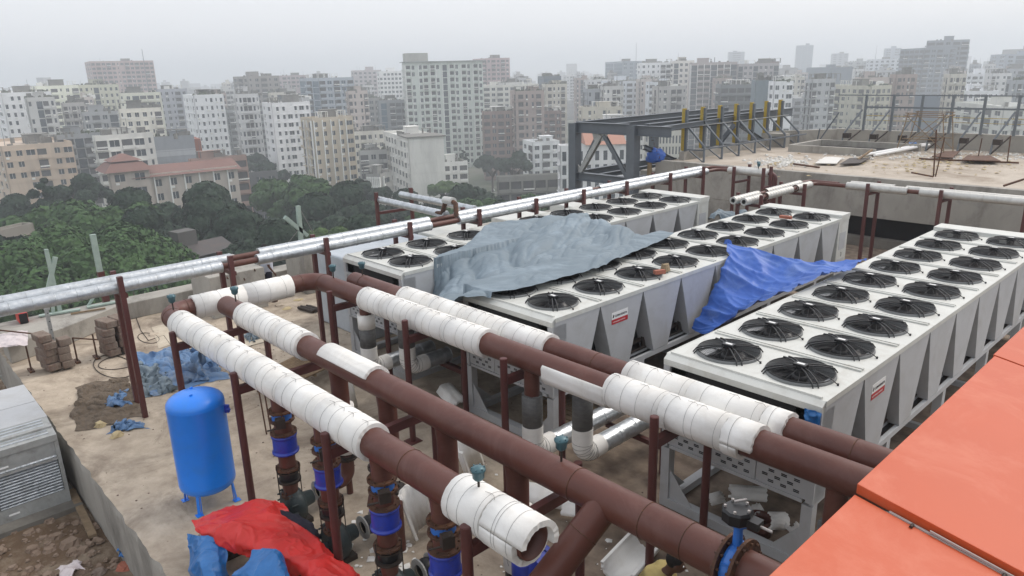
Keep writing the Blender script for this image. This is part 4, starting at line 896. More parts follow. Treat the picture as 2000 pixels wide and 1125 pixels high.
g = [
 [(-7.95, 13.7, 2.56), (-7.3, 13.75, 2.50), (-6.7, 13.8, 2.42), (-6.1, 13.9, 2.44), (-5.65, 14.05, 2.5), (-5.25, 14.25, 2.56)],
 [(-7.8, 13.4, 2.52), (-7.2, 13.1, 2.25), (-6.7, 13.1, 2.12), (-6.2, 13.2, 2.22), (-5.7, 13.5, 2.42), (-5.2, 13.8, 2.54)],
 [(-7.6, 13.1, 2.40), (-7.25, 12.7, 2.0), (-6.75, 12.5, 1.85), (-6.2, 12.6, 2.05), (-5.75, 12.9, 2.34), (-5.3, 13.2, 2.54)],
 [(-7.55, 12.75, 2.05), (-7.25, 12.3, 1.7), (-6.8, 12.0, 1.66), (-6.3, 12.05, 1.95), (-5.85, 12.3, 2.28), (-5.35, 12.6, 2.54)],
 [(-7.52, 12.35, 1.6), (-7.25, 11.95, 1.45), (-6.85, 11.6, 1.5), (-6.4, 11.55, 1.85), (-5.95, 11.75, 2.22), (-5.45, 11.95, 2.5)],
 [(-7.52, 11.85, 1.22), (-7.3, 11.7, 1.25), (-6.95, 11.45, 1.38), (-6.5, 11.3, 1.75), (-6.1, 11.4, 2.1), (-5.52, 11.6, 2.44)]]
c = cloth(g, 120, 130, .06, 1.5, 4, dirs=((.5, .2, .1), (.3, 1.2, .9)))
over(c, .12, ((-5.5, -3.2), (-9.9, -7.66)))
solo("tarpaulin", "bright blue tarpaulin slung between the middle and the nearest chiller", "tarpaulin", c, M['tarp_b'])
a = MB(); a.rock((-7.95, 13.72, 2.6), .1, 1.0, 8, 8); solo("tarp_knot", "knotted corner of the bright blue tarpaulin on the middle chiller edge", "knot", a, M['tarp_b'])
p = PXp(1590, 800, -3.3)
c = cloth([[(-3.28+.02*j, 7.96-.0*i, 2.26-.07*i) for j in range(4)] for i in range(5)], 16, 12, .02, 9, 2)
c = cloth([[(-3.42+.07*j, 7.93-.02*(j % 2), 2.28-.08*i) for j in range(4)] for i in range(4)], 18, 18, .025, 9, 2)
solo("tape_strip", "strip of blue film hanging at the front corner of the nearest chiller", "film", c, M['tarp_c'])
c = cloth([[(-10.05+.14*j, 7.9, 2.2-.42*i) for j in range(4)] for i in range(5)], 30, 20, .06, 2.6, 6)
# faded blue sheets heaped on the deck
def heap(name, lb, cat, pts, m, amp, sc, seed, h=.12, nu=60, nv=50):
    def f(u, v): return pts(u, v)
    g = []
    for i in range(8):
        row = []
        for j in range(7):
            x, y = pts(i/7, j/6); e = min(i, 7-i, j, 6-j); r_ = random.Random(seed*99+i*7+j)
            row.append((x+r_.uniform(-.08, .08), y+r_.uniform(-.08, .08), .03+(h*(.5+r_.random()) if e > 0 else 0)))
        g.append(row)
    c = cloth(g, nu, nv, amp, sc, seed)
    c.v = [(x, y, max(z, .006+.01*abs(noise.noise(Vector((x*9, y*9, 0)))))) for x, y, z in c.v]
    return solo(name, lb, cat, c, m)
def quad(a_, b_, c_, d_):
    P_ = [PZ(q[0], q[1], 0) for q in (a_, b_, c_, d_)]
    def f(u, v):
        p = (P_[0]*(1-u)+P_[1]*u)*(1-v)+(P_[3]*(1-u)+P_[2]*u)*v; return p.x, p.y
    return f
heap("plastic_sheet", "faded blue plastic sheet heap on the deck behind the blue tank", "plastic sheet", quad((248, 700), (345, 676), (450, 740), (300, 775)), M['tarp_f'], .13, 1.5, 11, .16, 150, 140)
heap("plastic_sheet", "crumpled upper layer of faded blue sheet on the right part of the heap", "plastic sheet", quad((330, 690), (400, 690), (446, 735), (360, 752)), M['tarp_f'], .13, 2.2, 17, .24, 120, 110)
heap("plastic_sheet", "grey blue sheet fold at the left front of the heap behind the tall posts", "plastic sheet", quad((262, 728), (330, 722), (345, 765), (275, 780)), M['tarp_g'], .10, 3.0, 18, .16, 90, 90)
heap("plastic_sheet", "small light blue sheet corner lying by the foot of the tall posts", "plastic sheet", quad((212, 778), (248, 765), (262, 795), (205, 800)), M['tarp_f'], .05, 3.4, 12, .06)
heap("plastic_sheet", "small blue rag on the deck below the brown netting", "plastic sheet", quad((222, 832), (262, 822), (286, 838), (215, 848)), M['tarp_f'], .045, 4.4, 13, .05)
heap("netting", "crumpled brown netting spread on the deck by the tall posts", "netting", quad((150, 755), (245, 735), (285, 812), (140, 846)), M['net'], .065, 3.0, 14, .05, 120, 120)
heap("plastic_sheet", "pale grey plastic film lying under the second pipe", "plastic sheet", quad((470, 640), (500, 635), (510, 665), (482, 672)), M['tarp_g'], .06, 4, 16, .05)
for (px, py, lb) in ((196, 832, "tan foam chunk left of the blue rag"), (228, 852, "tan foam chunk below the blue rag")):
    p = PZ(px, py, 0); a = MB(); a.rock((p.x, p.y, .03), .12, .7, px, 8); solo("foam_chunk", lb, "chunk", a, M['plaster_y'])
# red and blue covers over the pump motors
g = []
A_ = [PZ(372, 1025, .5), PZ(470, 985, .52), PZ(545, 985, .56), PZ(565, 1040, .50)]
rows = [[(378,1022,.42),(420,1000,.55),(470,984,.62),(520,980,.60),(552,988,.55)],
        [(384,1034,.46),(440,1016,.66),(495,1006,.70),(545,1010,.64),(575,1024,.46)],
        [(396,1042,.48),(452,1044,.66),(515,1040,.66),(570,1046,.58),(608,1050,.40)],
        [(440,1062,.46),(490,1072,.60),(545,1070,.62),(600,1076,.56),(648,1082,.40)],
        [(505,1085,.44),(545,1088,.56),(590,1098,.58),(640,1106,.54),(690,1118,.38)],
        [(575,1120,.32),(600,1130,.45),(640,1142,.5),(690,1152,.5),(740,1160,.34)]]
c = cloth([[PZ(*q) for q in r_] for r_ in rows], 130, 130, .055, 2.0, 21); solo("tarpaulin", "red tarpaulin thrown over the pump motors at the bottom left", "tarpaulin", c, M['tarp_r'])
rows = [[(366,1042,.40),(385,1046,.5),(412,1052,.52),(440,1068,.46)],[(368,1075,.30),(390,1070,.46),(420,1072,.48),(445,1085,.4)],[(376,1110,.2),(400,1105,.4),(425,1100,.42),(440,1110,.3)],[(392,1150,.03),(410,1150,.2),(430,1140,.22),(445,1135,.1)]]
c = cloth([[PZ(*q) for q in r_] for r_ in rows], 80, 80, .04, 2.0, 22); solo("plastic_sheet", "blue plastic wrapping under the left end of the red tarpaulin", "plastic sheet", c, M['tarp_c'])
rows = [[(500,1078,.66),(520,1072,.72),(545,1076,.72),(556,1090,.64)],[(488,1098,.60),(515,1094,.70),(540,1098,.70),(560,1112,.6)],[(462,1122,.5),(500,1125,.6),(545,1128,.6),(570,1140,.5)],[(440,1160,.3),(500,1165,.4),(550,1165,.42),(590,1170,.3)]]
c = cloth([[PZ(*q) for q in r_] for r_ in rows], 80, 80, .04, 2.0, 23); solo("plastic_sheet", "blue plastic wrapping peeking over the red tarpaulin at the bottom edge", "plastic sheet", c, M['tarp_c'])
rows = [[(470,990,.55),(500,988,.60),(560,1000,.55),(600,1015,.4)],[(500,1010,.50),(530,1015,.55),(580,1020,.5),(620,1040,.3)],[(540,1035,.4),(570,1045,.45),(610,1050,.35),(650,1058,.1)]]
c = cloth([[PZ(*q) for q in r_] for r_ in rows], 40, 40, .03, 4, 24); solo("cloth_cover", "dark navy cloth showing under the red tarpaulin by the first pump", "cloth", c, M['cloth_n'])

# ================================================================== OLD CONCRETE BLOCK STACKS, LEFT
def blocks(px, py, n, lb, nx=1, ang=.15, w=.26, d=.5, h=.17):
    p = PZ(px, py, 0)
    for k_ in range(n):
        for i in range(nx):
            t = ang+random.uniform(-.12, .12); ux = Vector((math.cos(t), math.sin(t), 0)); uy = Vector((-math.sin(t), math.cos(t), 0))
            o_ = p+Vector((random.uniform(-.03, .03), random.uniform(-.03, .03), k_*h+.05))+uy*(i*(w+.04))
            a = MB(); a.obox(o_, ux*d, uy*w, (0, 0, h-.006))
            pos = ("bottom", "second", "third", "fourth", "topmost")[k_ if k_ < n-1 else 4]
            b = solo("concrete_block", "%s rough concrete block %sin the %s" % (pos, ("left one " if i == 0 else "right one ") if nx > 1 else "", lb), "block", a, M['block'], "stacked concrete blocks")
            bv = b.modifiers.new("bevel", 'BEVEL'); bv.width = .012; bv.segments = 1
            b.rotation_euler = (random.uniform(-.03, .03), random.uniform(-.03, .03), 0)
    a = MB(); a.bar(p+Vector((-.25, -.15, .02)), p+Vector((-.1, .65 if nx == 1 else 1.0, .02)), .08, .05)
blocks(78, 722, 5, "leftmost stack on the deck", 1, .2); blocks(118, 718, 4, "second stack from the left", 1, .1, .24, .3)
blocks(196, 694, 5, "stack behind the tall brown posts", 2, .15, .26, .5)
# jack posts beside the stacks
for (px, py, h, lb) in ((62, 726, .62, "thin jack rod left of the leftmost block stack"), (152, 708, .62, "thin jack rod right of the second block stack"), (190, 700, .6, "thin jack rod left of the double block stack"), (262, 690, .6, "thin jack rod right of the double block stack")):
    p = PZ(px, py, 0); a = MB(); a.tube((p.x, p.y, .04), (p.x, p.y, h), .018, n=8); a.box(p.x-.2, p.x+.1, p.y-.05, p.y+.05, .004, .04); solo("jack_rod", lb, "rod", a, M['rust'])
p = PZ(113, 706, 0); T = thing("galvanised_post", "perforated galvanised channel post standing between the block stacks", "post", (p.x, p.y, 0))
a = MB(); a.box(p.x-.05, p.x+.05, p.y-.04, p.y-.03, 0, 1.36); a.box(p.x-.05, p.x-.04, p.y-.03, p.y+.03, 0, 1.36); a.box(p.x+.04, p.x+.05, p.y-.03, p.y+.03, 0, 1.36); a.box(p.x-.07, p.x+.07, p.y-.05, p.y+.06, 1.28, 1.36); a.build("channel", M['galv'], T)
a = MB(); [a.tube((p.x+.052, p.y, z_/10), (p.x+.054, p.y, z_/10), .013, n=6) for z_ in range(2, 13, 2)]; a.build("bolt_hole", M['dark'], T)
# welding machine and sack on the parapet
p = PZ(45, 628, .47); T = thing("welding_machine", "small red welding machine on the parapet at the left edge", "welding machine", (p.x, p.y, .46))
a = MB(); a.box(p.x-.24, p.x+.2, p.y-.1, p.y+.1, .47, .74); a.build("case", M['red_m'], T, bevel=.02); a = MB(); a.box(p.x+.2, p.x+.22, p.y-.09, p.y+.09, .48, .73); a.path([(p.x-.15, p.y, .74), (p.x-.15, p.y, .82), (p.x+.12, p.y, .82), (p.x+.12, p.y, .74)], .012, 6); a.build("handle", M['black'], T)
rows = [[PZ(0+18*j, 655-3*j+9*i, .47+.06*((i in (1, 2)) and (j in (1, 2)))) for j in range(4)] for i in range(4)]
c = cloth(rows, 30, 30, .03, 4, 31); solo("sack", "empty white sack lying on the parapet beside the welding machine", "sack", c, M['sack'])
a = MB(); a.tube(PZ(0, 645, .6), PZ(66, 652, .55), .02, n=8); solo("steel_rod", "thin steel rod propped over the left parapet", "rod", a, M['rust'])
a = MB(); a.tube(PZ(140, 660, .12), PZ(198, 664, .12), .02, n=8); solo("steel_rod", "steel rod lying between the block stacks", "rod", a, M['rust'])
# pale green lattice posts outside the parapet
def latt(name, lb, segs, m):
    a = MB()
    for p_, q_, w in segs: a.bar(p_, q_, w, w)
    solo(name, lb, "post", a, m)
M['palegreen'] = mat("pale_green_steel", lin((168,184,174)), .6, .1, col2=lin((140,156,148)), scale=5, amt=1)
X_ = -21.3
def Q(x, y, X=X_): return PXp(x, y, X)
latt("scaffold_post", "pale green crossed steel posts outside the left parapet above the welding machine", [(Q(90, 487), Q(118, 612), .09), (Q(108, 502), Q(94, 565), .10), (Q(100, 540), Q(104, 610), .07)], M['palegreen'])
latt("scaffold_post", "pale green leaning post rising above the silver pipes left of centre", [(Q(181, 458), Q(196, 535), .13), (Q(183, 580), Q(172, 598), .06)], M['palegreen'])
a = MB(); a.box(Q(196, 530).x-.08, Q(196, 530).x+.08, Q(196, 530).y-.08, Q(196, 530).y+.08, .4, Q(196, 530).z); solo("brown_post", "brown post foot of the leaning pale green post", "post", a, M['brown2'])
latt("scaffold_post", "pale crossed beams with a guy wire behind the silver pipes near the left centre", [(Q(582, 402), Q(588, 470), .12), (Q(556, 424), Q(600, 460), .12)], M['palegreen'])
a = MB(); a.tube(Q(584, 405), Q(612, 455), .012, n=5); a.tube(Q(590, 440), Q(560, 478), .012, n=5); solo("guy_wire", "thin guy wires from the pale crossed beams", "wire", a, M['wire'])
for i, (x0, y0, x1, y1, lb) in enumerate(((76, 617, 157, 604, "pale plank on the parapet behind the block stacks"), (170, 600, 245, 586, "second pale plank on the parapet, behind the tall posts"), (138, 613, 206, 602, "dark timber strip on the parapet edge"))):
    a = MB(); a.bar(PZ(x0, y0, .5), PZ(x1, y1, .5), .16 if i < 2 else .05, .04); solo("timber_plank", lb, "plank", a, M['wood'] if i == 2 else M['palegreen'])
# cable loops
a = MB()
for k_, (px, py, rx, ry) in enumerate(((222, 715, .9, .35), (240, 705, .5, .5), (290, 660, .5, .2))):
    p = PZ(px, py, .012); a.path([(p.x+rx*math.cos(t), p.y+ry*math.sin(t), .012) for t in [6.283*i/30 for i in range(30)]], .009, 5, closed=True)
a.path([PZ(x, y, .012) for x, y in ((262, 610), (275, 645), (290, 665), (320, 655), (345, 690))], .009, 5)
solo("cable", "loose grey cable looped on the deck behind the tall posts", "cable", a, M['iron'])
# plinths, cover boxes and wrapped unit by the left parapet
def boxat(name, lb, cat, x0, x1, y0, y1, z0, z1, m, bev=.015, grp=None):
    a = MB(); a.box(x0, x1, y0, y1, z0, z1); o = solo(name, lb, cat, a, m, grp); b = o.modifiers.new("bevel", 'BEVEL'); b.width = bev; b.segments = 2; b.limit_method = 'ANGLE'; return o
boxat("concrete_plinth", "large concrete plinth with rebar stubs by the left parapet", "plinth", -20.5, -19.1, 6.75, 8.29, 0, 1.16, M['conc'])
a = MB()
for (x, y) in ((447, 545), (462, 560), (480, 548), (500, 530), (440, 548)): p = PXp(x, y, -19.1); a.tube((-19.15, p.y, p.z), (-18.9, p.y-.12, p.z+.12), .02, n=6)
solo("rebar_stub", "rebar stubs sticking out of the large concrete plinth", "rebar", a, M['rust'])
p = PZ(620, 500, .0)
boxat("concrete_plinth", "grey concrete box behind the pale wrapped unit", "plinth", -20.5, -19.3, 9.6, 10.8, 0, 1.27, M['conc'])
T = boxat("wrapped_unit", "unit wrapped in pale blue film standing left of the farthest chiller", "wrapped unit", -16.9, -14.55, 8.7, 11.6, 0, 1.95, mat("pale_blue_film", lin((156,166,174)), .4, col2=lin((186,192,198)), scale=2.5, amt=1, bump=.6, bscale=6, coat=.3), .05)
for (x0, x1, y0, y1, z, lb) in ((-16.6, -15.1, 11.8, 13.5, 1.95, "flat pale cover box behind the second and third fans"), (-17.3, -15.6, 15.2, 17.0, 1.75, "pale cover box left of the steel column"), (-17.0, -15.5, 17.6, 19.2, 1.9, "pale cover box with a dark handle behind the far chiller")):
    boxat("cover_box", lb, "box", x0, x1, y0, y1, 0, z, M['unit'], .03)
for i in range(3):
    pass
boxat("wrapped_bundle", "bundle wrapped in blue grey film between the far chiller ends", "bundle", -11.2, -9.9, 19.4, 20.6, 0, 1.9, mat("blue_grey_film", lin((128,158,172)), .4, col2=lin((96,120,140)), scale=5, amt=1, bump=.8, bscale=7, coat=.3), .08)
c = cloth([[(-11.7+.0*i+.5*j*.6-1.0, 20.3+.5*i, 1.5+.1*((i+j) % 3)) for j in range(5)] for i in range(4)], 40, 40, .09, 2, 33); solo("plastic_sheet", "dusty grey film over materials behind the farthest chiller", "plastic sheet", c, M['tarp_g'])
a = MB(); a.path([(-11.5, 19.0, .9)]+bend((-11.5, 19, .4), (-11.5, 19.0, 1.3), (-10, 18.9, 1.3), .15)+[(-10.3, 18.9, 1.3)], .07, 12); solo("pipe_bend", "small brown pipe bend behind the middle chiller", "pipe", a, M['brown2'])

# bamboo mat, short lengths and debris on the deck between the pipes
T = thing("bamboo_platform", "bamboo pole platform lying under the second brown pipe", "platform", (*PZ(590, 705, .35)[:2], .3))
pA, pB, pC, pD = PZ(500, 735, .35), PZ(545, 760, .35), PZ(680, 700, .35), PZ(625, 672, .35)
for i in range(17):
    t = i/16; p_ = pA.lerp(pB, t); q_ = pD.lerp(pC, t); j = random.uniform(-.02, .02)
    a = MB(); a.tube(p_+Vector((j, 0, j)), q_+Vector((0, j, -j)), .026, .022, n=7); a.build("bamboo_pole", M['wood'], T)
for i, t in enumerate((.1, .5, .9)):
    a = MB(); p_ = pA.lerp(pD, t); q_ = pB.lerp(pC, t); a.bar((p_.x, p_.y, .29), (q_.x, q_.y, .29), .05, .05); a.build("bearer", M['wood'], T)
a = MB()
for q_ in (pA, pB, pC, pD): a.tube((q_.x, q_.y, 0), (q_.x, q_.y, .29), .025, n=8)
a.build("trestle_leg", M['rust'], T)
T = thing("trestle", "thin steel trestle behind the first pump riser", "trestle", (*PZ(520, 850, 0)[:2], 0))
a = MB()
for (x0, y0, x1, y1) in ((505, 760, 522, 855), (515, 758, 531, 852), (505, 762, 515, 758)): a.tube(PYp(x0, y0, 4.8), PYp(x1, y1, 4.8), .014, n=6)
a.build("frame_rod", M['rust'], T)
a = MB(); p = PZ(600, 607, 0); 
for i in range(5): a.tube((p.x-.3+.03*i, p.y-.1+.07*i, .05+.02*(i % 2)), (p.x+.35, p.y+.0+.06*i, .05+.02*(i % 2)), .045, n=8)
solo("pipe_offcut_bundle", "small bundle of dark offcuts on the deck behind the second pipe", "offcuts", a, M['iron'])
# white foam half shells on the deck
def half(lb, p, q, r=.25, a0=0, a1=180, th=.04, m=None):
    a = MB(); a.shell(p, q, r-th, r, a0, a1, 18, jag=.015); return solo("foam_half_shell", lb, "half shell", a, m or M['foam'], "loose white foam half shells")
def H3(px, py, z=.2): return PZ(px, py, z)
half("foam half shell standing on end under the second pipe near the white riser", H3(680, 790, .05), H3(665, 730, .85), .21, -60, 120)
half("foam half shell leaning right of the two brown risers, dark slits in it", H3(935, 925, .1), H3(915, 865, .75), .22, 200, 380)
half("long foam half shell standing left of the fourth riser", H3(835, 1040, .1), H3(805, 960, .8), .2, 190, 360)
half("foam half shell lying behind the open pipe end, left of the post", H3(1000, 965, .15), H3(1110, 985, .15), .22, 0, 170)
half("foam half shell lying under the branch tee", H3(1100, 1000, .15), H3(1175, 1010, .15), .2, 10, 160)
half("flat foam piece right of the branch pipe", H3(1165, 1025, .12), H3(1225, 1045, .12), .25, 20, 120)
half("open foam half shell facing up beside the worker", H3(1205, 1110, .22), H3(1265, 1045, .22), .24, 180, 360)
half("broken foam half shell under the grey wrapped risers", H3(870, 765, .2), H3(900, 800, .1), .2, 20, 170)
half("foam half shell lying inside the base of the nearest chiller", (-4.7, 8.6, .2), (-4.3, 8.9, .2), .16, 0, 170)
for i in range(5): half("small foam offcut ring inside the base frame, number %s from the leg" % ("one", "two", "three", "four", "five")[i] if False else ("thin foam arc lying deep in the chiller base frame", "foam collar piece leaning in the chiller base frame", "short foam wedge by the base frame rail", "foam arc beside the brown ring in the base frame", "narrow foam strip on the base frame rail")[i], (-4.9+.3*i, 8.35+.12*(i % 3), .12+.04*i), (-4.8+.3*i, 8.55+.1*(i % 2), .14), .10+.03*(i % 2), 30*i, 30*i+190, .03)
a = MB(); a.shell((-4.1, 8.35, .0), (-4.1, 8.35, .24), .17, .18, n=24); solo("pipe_ring", "short brown pipe ring standing in the chiller base frame", "pipe ring", a, M['brown'])
a = MB(); rr = random.Random(9)
for i in range(300):
    x = rr.uniform(-8.6, -2.2); y = rr.uniform(3.0, 7.9); s_ = rr.choice((.01, .015, .02, .03, .045)) 
    if rr.random() < .35: x, y = rr.gauss(-7.2, .5), rr.gauss(4.3, .35); s_ *= 1.5
    if rr.random() < .2: x, y = rr.gauss(-4.6, .5), rr.gauss(4.2, .3); s_ *= 1.3
    a.rock((x, y, .01), s_*1.3, rr.uniform(.1, .35), i, rr.choice((3, 4, 5)))
a.build("foam_scraps", M['foam'], kind="stuff", label="white foam crumbs and scraps scattered on the deck under the pipes", cat="scraps")
a = MB()
for i in range(1100):
    x = rr.uniform(-19, -3); y = rr.uniform(2.2, 9); s_ = rr.choice((.004, .006, .009, .014)); 
    if rr.random() < .4: x, y = rr.gauss(-15.5, 1.2), rr.gauss(6.2, .8)
    a.rock((x, y, .005), s_*1.4, rr.uniform(.3, .8), i)
a.build("deck_grit", M['block'], kind="stuff", label="grit, pebbles and plaster crumbs on the open deck", cat="grit")
for i in range(10):
    p = PZ(*[(395, 668), (425, 655), (440, 668), (560, 602), (545, 596), (365, 690), (520, 640), (300, 652), (420, 690), (583, 585)][i], .02); a = MB(); a.rock((p.x, p.y, .02), .16, .18, 70+i, 7)
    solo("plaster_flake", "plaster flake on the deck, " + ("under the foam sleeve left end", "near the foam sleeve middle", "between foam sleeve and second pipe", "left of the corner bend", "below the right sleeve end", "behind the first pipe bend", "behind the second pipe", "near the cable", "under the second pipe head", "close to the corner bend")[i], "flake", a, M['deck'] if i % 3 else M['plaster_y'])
a = MB(); a.box(-4.9, -4.1, 5.6, 5.75, .02, .05); a.bar((-4.6, 4.4, .05), (-3.7, 4.6, .05), .12, .04); solo("timber_plank", "timber offcuts lying by the open pipe end post", "plank", a, M['wood'])
a = MB()
for i in range(7): a.bar((-8.9, 8.5+.14*i, .2), (-7.8, 8.45+.15*i, .22), .11, .035)
solo("timber_stack", "weathered boards stacked in the base of the middle chiller", "boards", a, M['wood'])

# ================================================================== PEOPLE
def blob_body(parts, name, m, parent, vox=.022):
    a = MB()
    for p in parts:
        if p[0] == 'e':
            c, rx, ry, rz = Vector(p[1]), *p[2]; vs, fs = [], []; N, K = 12, 8
            for i in range(K+1):
                for j in range(N): vs.append(c+Vector((rx*math.sin(math.pi*i/K)*math.cos(2*math.pi*j/N), ry*math.sin(math.pi*i/K)*math.sin(2*math.pi*j/N), rz*math.cos(math.pi*i/K))))
            for i in range(K):
                for j in range(N): fs.append((i*N+j, (i+1)*N+j, (i+1)*N+(j+1) % N, i*N+(j+1) % N))
            a.add(vs, fs, True)
        else: a.tube(p[1], p[2], p[3], p[4], n=12)
    o = a.build(name, m, parent)
    r_ = o.modifiers.new("remesh", 'REMESH'); r_.mode = 'VOXEL'; r_.voxel_size = vox; r_.use_smooth_shade = True
    s_ = o.modifiers.new("smooth", 'SMOOTH'); s_.factor = .6; s_.iterations = 5
    return o
def hand(parts, w, d, up):   # palm and five fingers
    w, d, up = Vector(w), Vector(d).normalized(), Vector(up).normalized(); s_ = d.cross(up)
    parts.append(('t', w, w+d*.09, .030, .036))
    for i, (o_, L) in enumerate(((-.03, .075), (-.01, .085), (.01, .08), (.03, .065))):
        b = w+d*.09+s_*o_; parts.append(('t', b, b+d*L*.55-up*.008, .011, .010)); parts.append(('t', b+d*L*.55-up*.008, b+d*L*.9-up*.035, .010, .008))
    parts.append(('t', w+d*.03-s_*.03, w+d*.07-s_*.07, .014, .011)); parts.append(('t', w+d*.07-s_*.07, w+d*.11-s_*.075, .011, .009))
def face(c, fwd, P, parent):
    c, fwd = Vector(c), Vector(fwd).normalized(); s_ = fwd.cross(Vector((0,0,1))).normalized()
    P += [('e', c, (.085, .085, .115)), ('e', c+fwd*.03-Vector((0,0,.04)), (.06, .06, .07)), ('t', c+fwd*.085+Vector((0,0,.01)), c+fwd*.108-Vector((0,0,.02)), .010, .015), ('t', c+fwd*.085-s_*.02-Vector((0,0,.055)), c+fwd*.085+s_*.02-Vector((0,0,.055)), .009, .009), ('e', c+s_*.085, (.02, .02, .032)), ('e', c-s_*.085, (.02, .02, .032))]
    a = MB()
    for k_ in (-1, 1): a.lathe([(0, -.01), (.012, 0), (0, .01)], c+fwd*.078+s_*.032*k_+Vector((0,0,.012)), fwd, 8)
    a.build("eyes", M['paper'], parent)
# worker in mustard shirt bending by the second pipe, lower right
px = PZ(1296, 1112, 1.42); wx, wy = px.x, px.y
fw = Vector((.86, .5, 0)).normalized(); sd_ = fw.cross(Vector((0,0,1)))
T = thing("person", "worker in a mustard shirt stooping under the brown pipe at the bottom edge", "person", (wx, wy, 0))
hip = Vector((wx, wy, 0))-fw*.30+Vector((0,0,.88)); ch = hip+fw*.28+Vector((0,0,.42)); nk = ch+fw*.06+Vector((0,0,.10)); hd = nk+fw*.08+Vector((0,0,.13))
B = [('t', hip, ch, .14, .17), ('t', ch, nk, .11, .06), ('t', nk, hd, .055, .06)]
face(hd, fw+Vector((0,0,-.4)), B, T)
for k_ in (-1, 1):
    sh = ch+sd_*.19*k_+Vector((0,0,.04)); el = sh+fw*.14-Vector((0,0,.25))+sd_*.03*k_; wr = el+fw*.2-Vector((0,0,.14))
    B += [('t', ch, sh, .08, .065), ('t', sh, el, .055, .042), ('t', el, wr, .040, .028)]; hand(B, wr, wr-el, (0,0,1))
    kn = hip+sd_*.12*k_+fw*.1-Vector((0,0,.42)); an = kn-fw*.12-Vector((0,0,.40)); B += [('t', hip+sd_*.09*k_, kn, .09, .06), ('t', kn, an, .058, .04), ('t', an+Vector((0,0,-.03)), an+fw*.17-Vector((0,0,.04)), .045, .035)]
blob_body(B, "body", M['skin'], T)
S_ = [('t', hip-Vector((0,0,.02)), ch, .165, .195), ('t', ch, nk-Vector((0,0,.02)), .16, .085)]
for k_ in (-1, 1):
    sh = ch+sd_*.19*k_+Vector((0,0,.04)); el = sh+fw*.14-Vector((0,0,.25))+sd_*.03*k_; S_ += [('t', ch, sh, .12, .085), ('t', sh, sh.lerp(el, .7), .08, .072)]
blob_body(S_, "shirt", M['shirt_y'], T)
TR = []
for k_ in (-1, 1):
    kn = hip+sd_*.12*k_+fw*.1-Vector((0,0,.42)); an = kn-fw*.12-Vector((0,0,.36)); TR += [('t', hip+sd_*.07*k_+Vector((0,0,.03)), kn, .115, .08), ('t', kn, an, .08, .06)]
blob_body(TR, "trousers", M['frame'], T)
blob_body([('e', hd+Vector((0,0,.03))-fw*.015, (.095, .095, .105))], "hair", M['hair'], T)
# standing person by the parapet, mostly hidden by the pipes
def stander(px, py, z, hips, lb, top, legs, pant, fwd, sc=1.0):
    p = PZ(px, py, z); c = Vector((p.x, p.y, z)); fw = Vector(fwd).normalized(); s_ = fw.cross(Vector((0,0,1)))
    T = thing("person", lb, "person", c); up = Vector((0,0,1)); hip = c+up*.92; ch = hip+up*.42; nk = ch+up*.12; hd = nk+up*.15; B = [('t', hip, ch, .13, .16), ('t', ch, nk, .11, .06), ('t', nk, hd, .055, .06)]
    face(hd, fw, B, T); S2 = [('t', hip-up*.05, ch, .16, .185), ('t', ch, nk-up*.02, .15, .08)]; TR = []
    for k_ in (-1, 1):
        sh = ch+s_*.19*k_+up*.05; el = sh-up*.28+s_*.04*k_; wr = el+fw*.12-up*.2; B += [('t', ch, sh, .08, .06), ('t', sh, el, .052, .04), ('t', el, wr, .038, .028)]; hand(B, wr, wr-el, fw)
        kn = hip+s_*.1*k_-up*.44; an = kn-up*.40; B += [('t', hip+s_*.08*k_, kn, .09, .06), ('t', kn, an, .056, .04), ('t', an-up*.03, an+fw*.17-up*.045, .042, .035)]
        S2 += [('t', ch, sh, .11, .08), ('t', sh, sh.lerp(el, .8), .075, .065)]; TR += [('t', hip+s_*.07*k_+up*.03, kn, .11, .085), ('t', kn, kn.lerp(an, legs), .085, .07)]
    blob_body(B, "body", M['skin'], T); blob_body(S2, "shirt", top, T); blob_body(TR, "shorts" if legs < .5 else "trousers", pant, T); blob_body([('e', hd+up*.03-fw*.015, (.095, .095, .10))], "hair", M['hair'], T)
stander(530, 590, 0, .9, "man in a patterned white shirt and dark shorts standing behind the silver pipes", M['shirt_w'], .2, M['cloth_n'], (.2, 1, 0))
# ================================================================== STEEL FRAME, LEFT OF THE BACK WALL
T = thing("steel_gantry", "heavy dark grey steel frame standing at the left end of the upper roof", "steel frame", (-21, 29, 0))
XA, XB, YA, YC, YE = -22.5, -19.2, 25.0, 31.0, 37.0
def col(x, y, z0, z1, w=.42):
    a = MB(); a.bar((x, y-w/2+.015, z0), (x, y-w/2+.015, z1), w, .03, up=(0,1,0)); a.bar((x, y+w/2-.015, z0), (x, y+w/2-.015, z1), w, .03, up=(0,1,0)); a.box(x-.012, x+.012, y-w/2+.03, y+w/2-.03, z0, z1)
    a.box(x+w/2-.012, x+w/2, y-w/2+.03, y+w/2-.03, z0, z1); a.build("column", M['frame'], T)
for x in (XA, XB): col(x, YA, -3, 3.92)
col(XB+.25, YC, -1, 3.6, .36); col(XB+.25, YE, -1, 3.4, .36); col(XA, YC, -2, 3.6, .36)
def bm(p, q, w, h): a = MB(); a.ibeam(p, q, w, h, .022); a.build("beam", M['frame'], T)
bm((XA+.2, YA, 3.74), (XB-.2, YA, 3.74), .26, .46); bm((XB+.2, YA, 3.72), (XB+1.9, YA, 3.72), .24, .42)
bm((XB+.6, YA+.1, 3.80), (XB+.5, YE+1, 3.80), .24, .40); bm((XB+1.2, YA+.1, 3.80), (XB+.2, YE+1, 3.86), .2, .2); bm((XA, YA+.2, 3.82), (XA, YE+1, 3.82), .24, .30); bm((XB-1.2, YA+.2, 3.82), (XB-1.2, YE+1, 3.82), .2, .26);
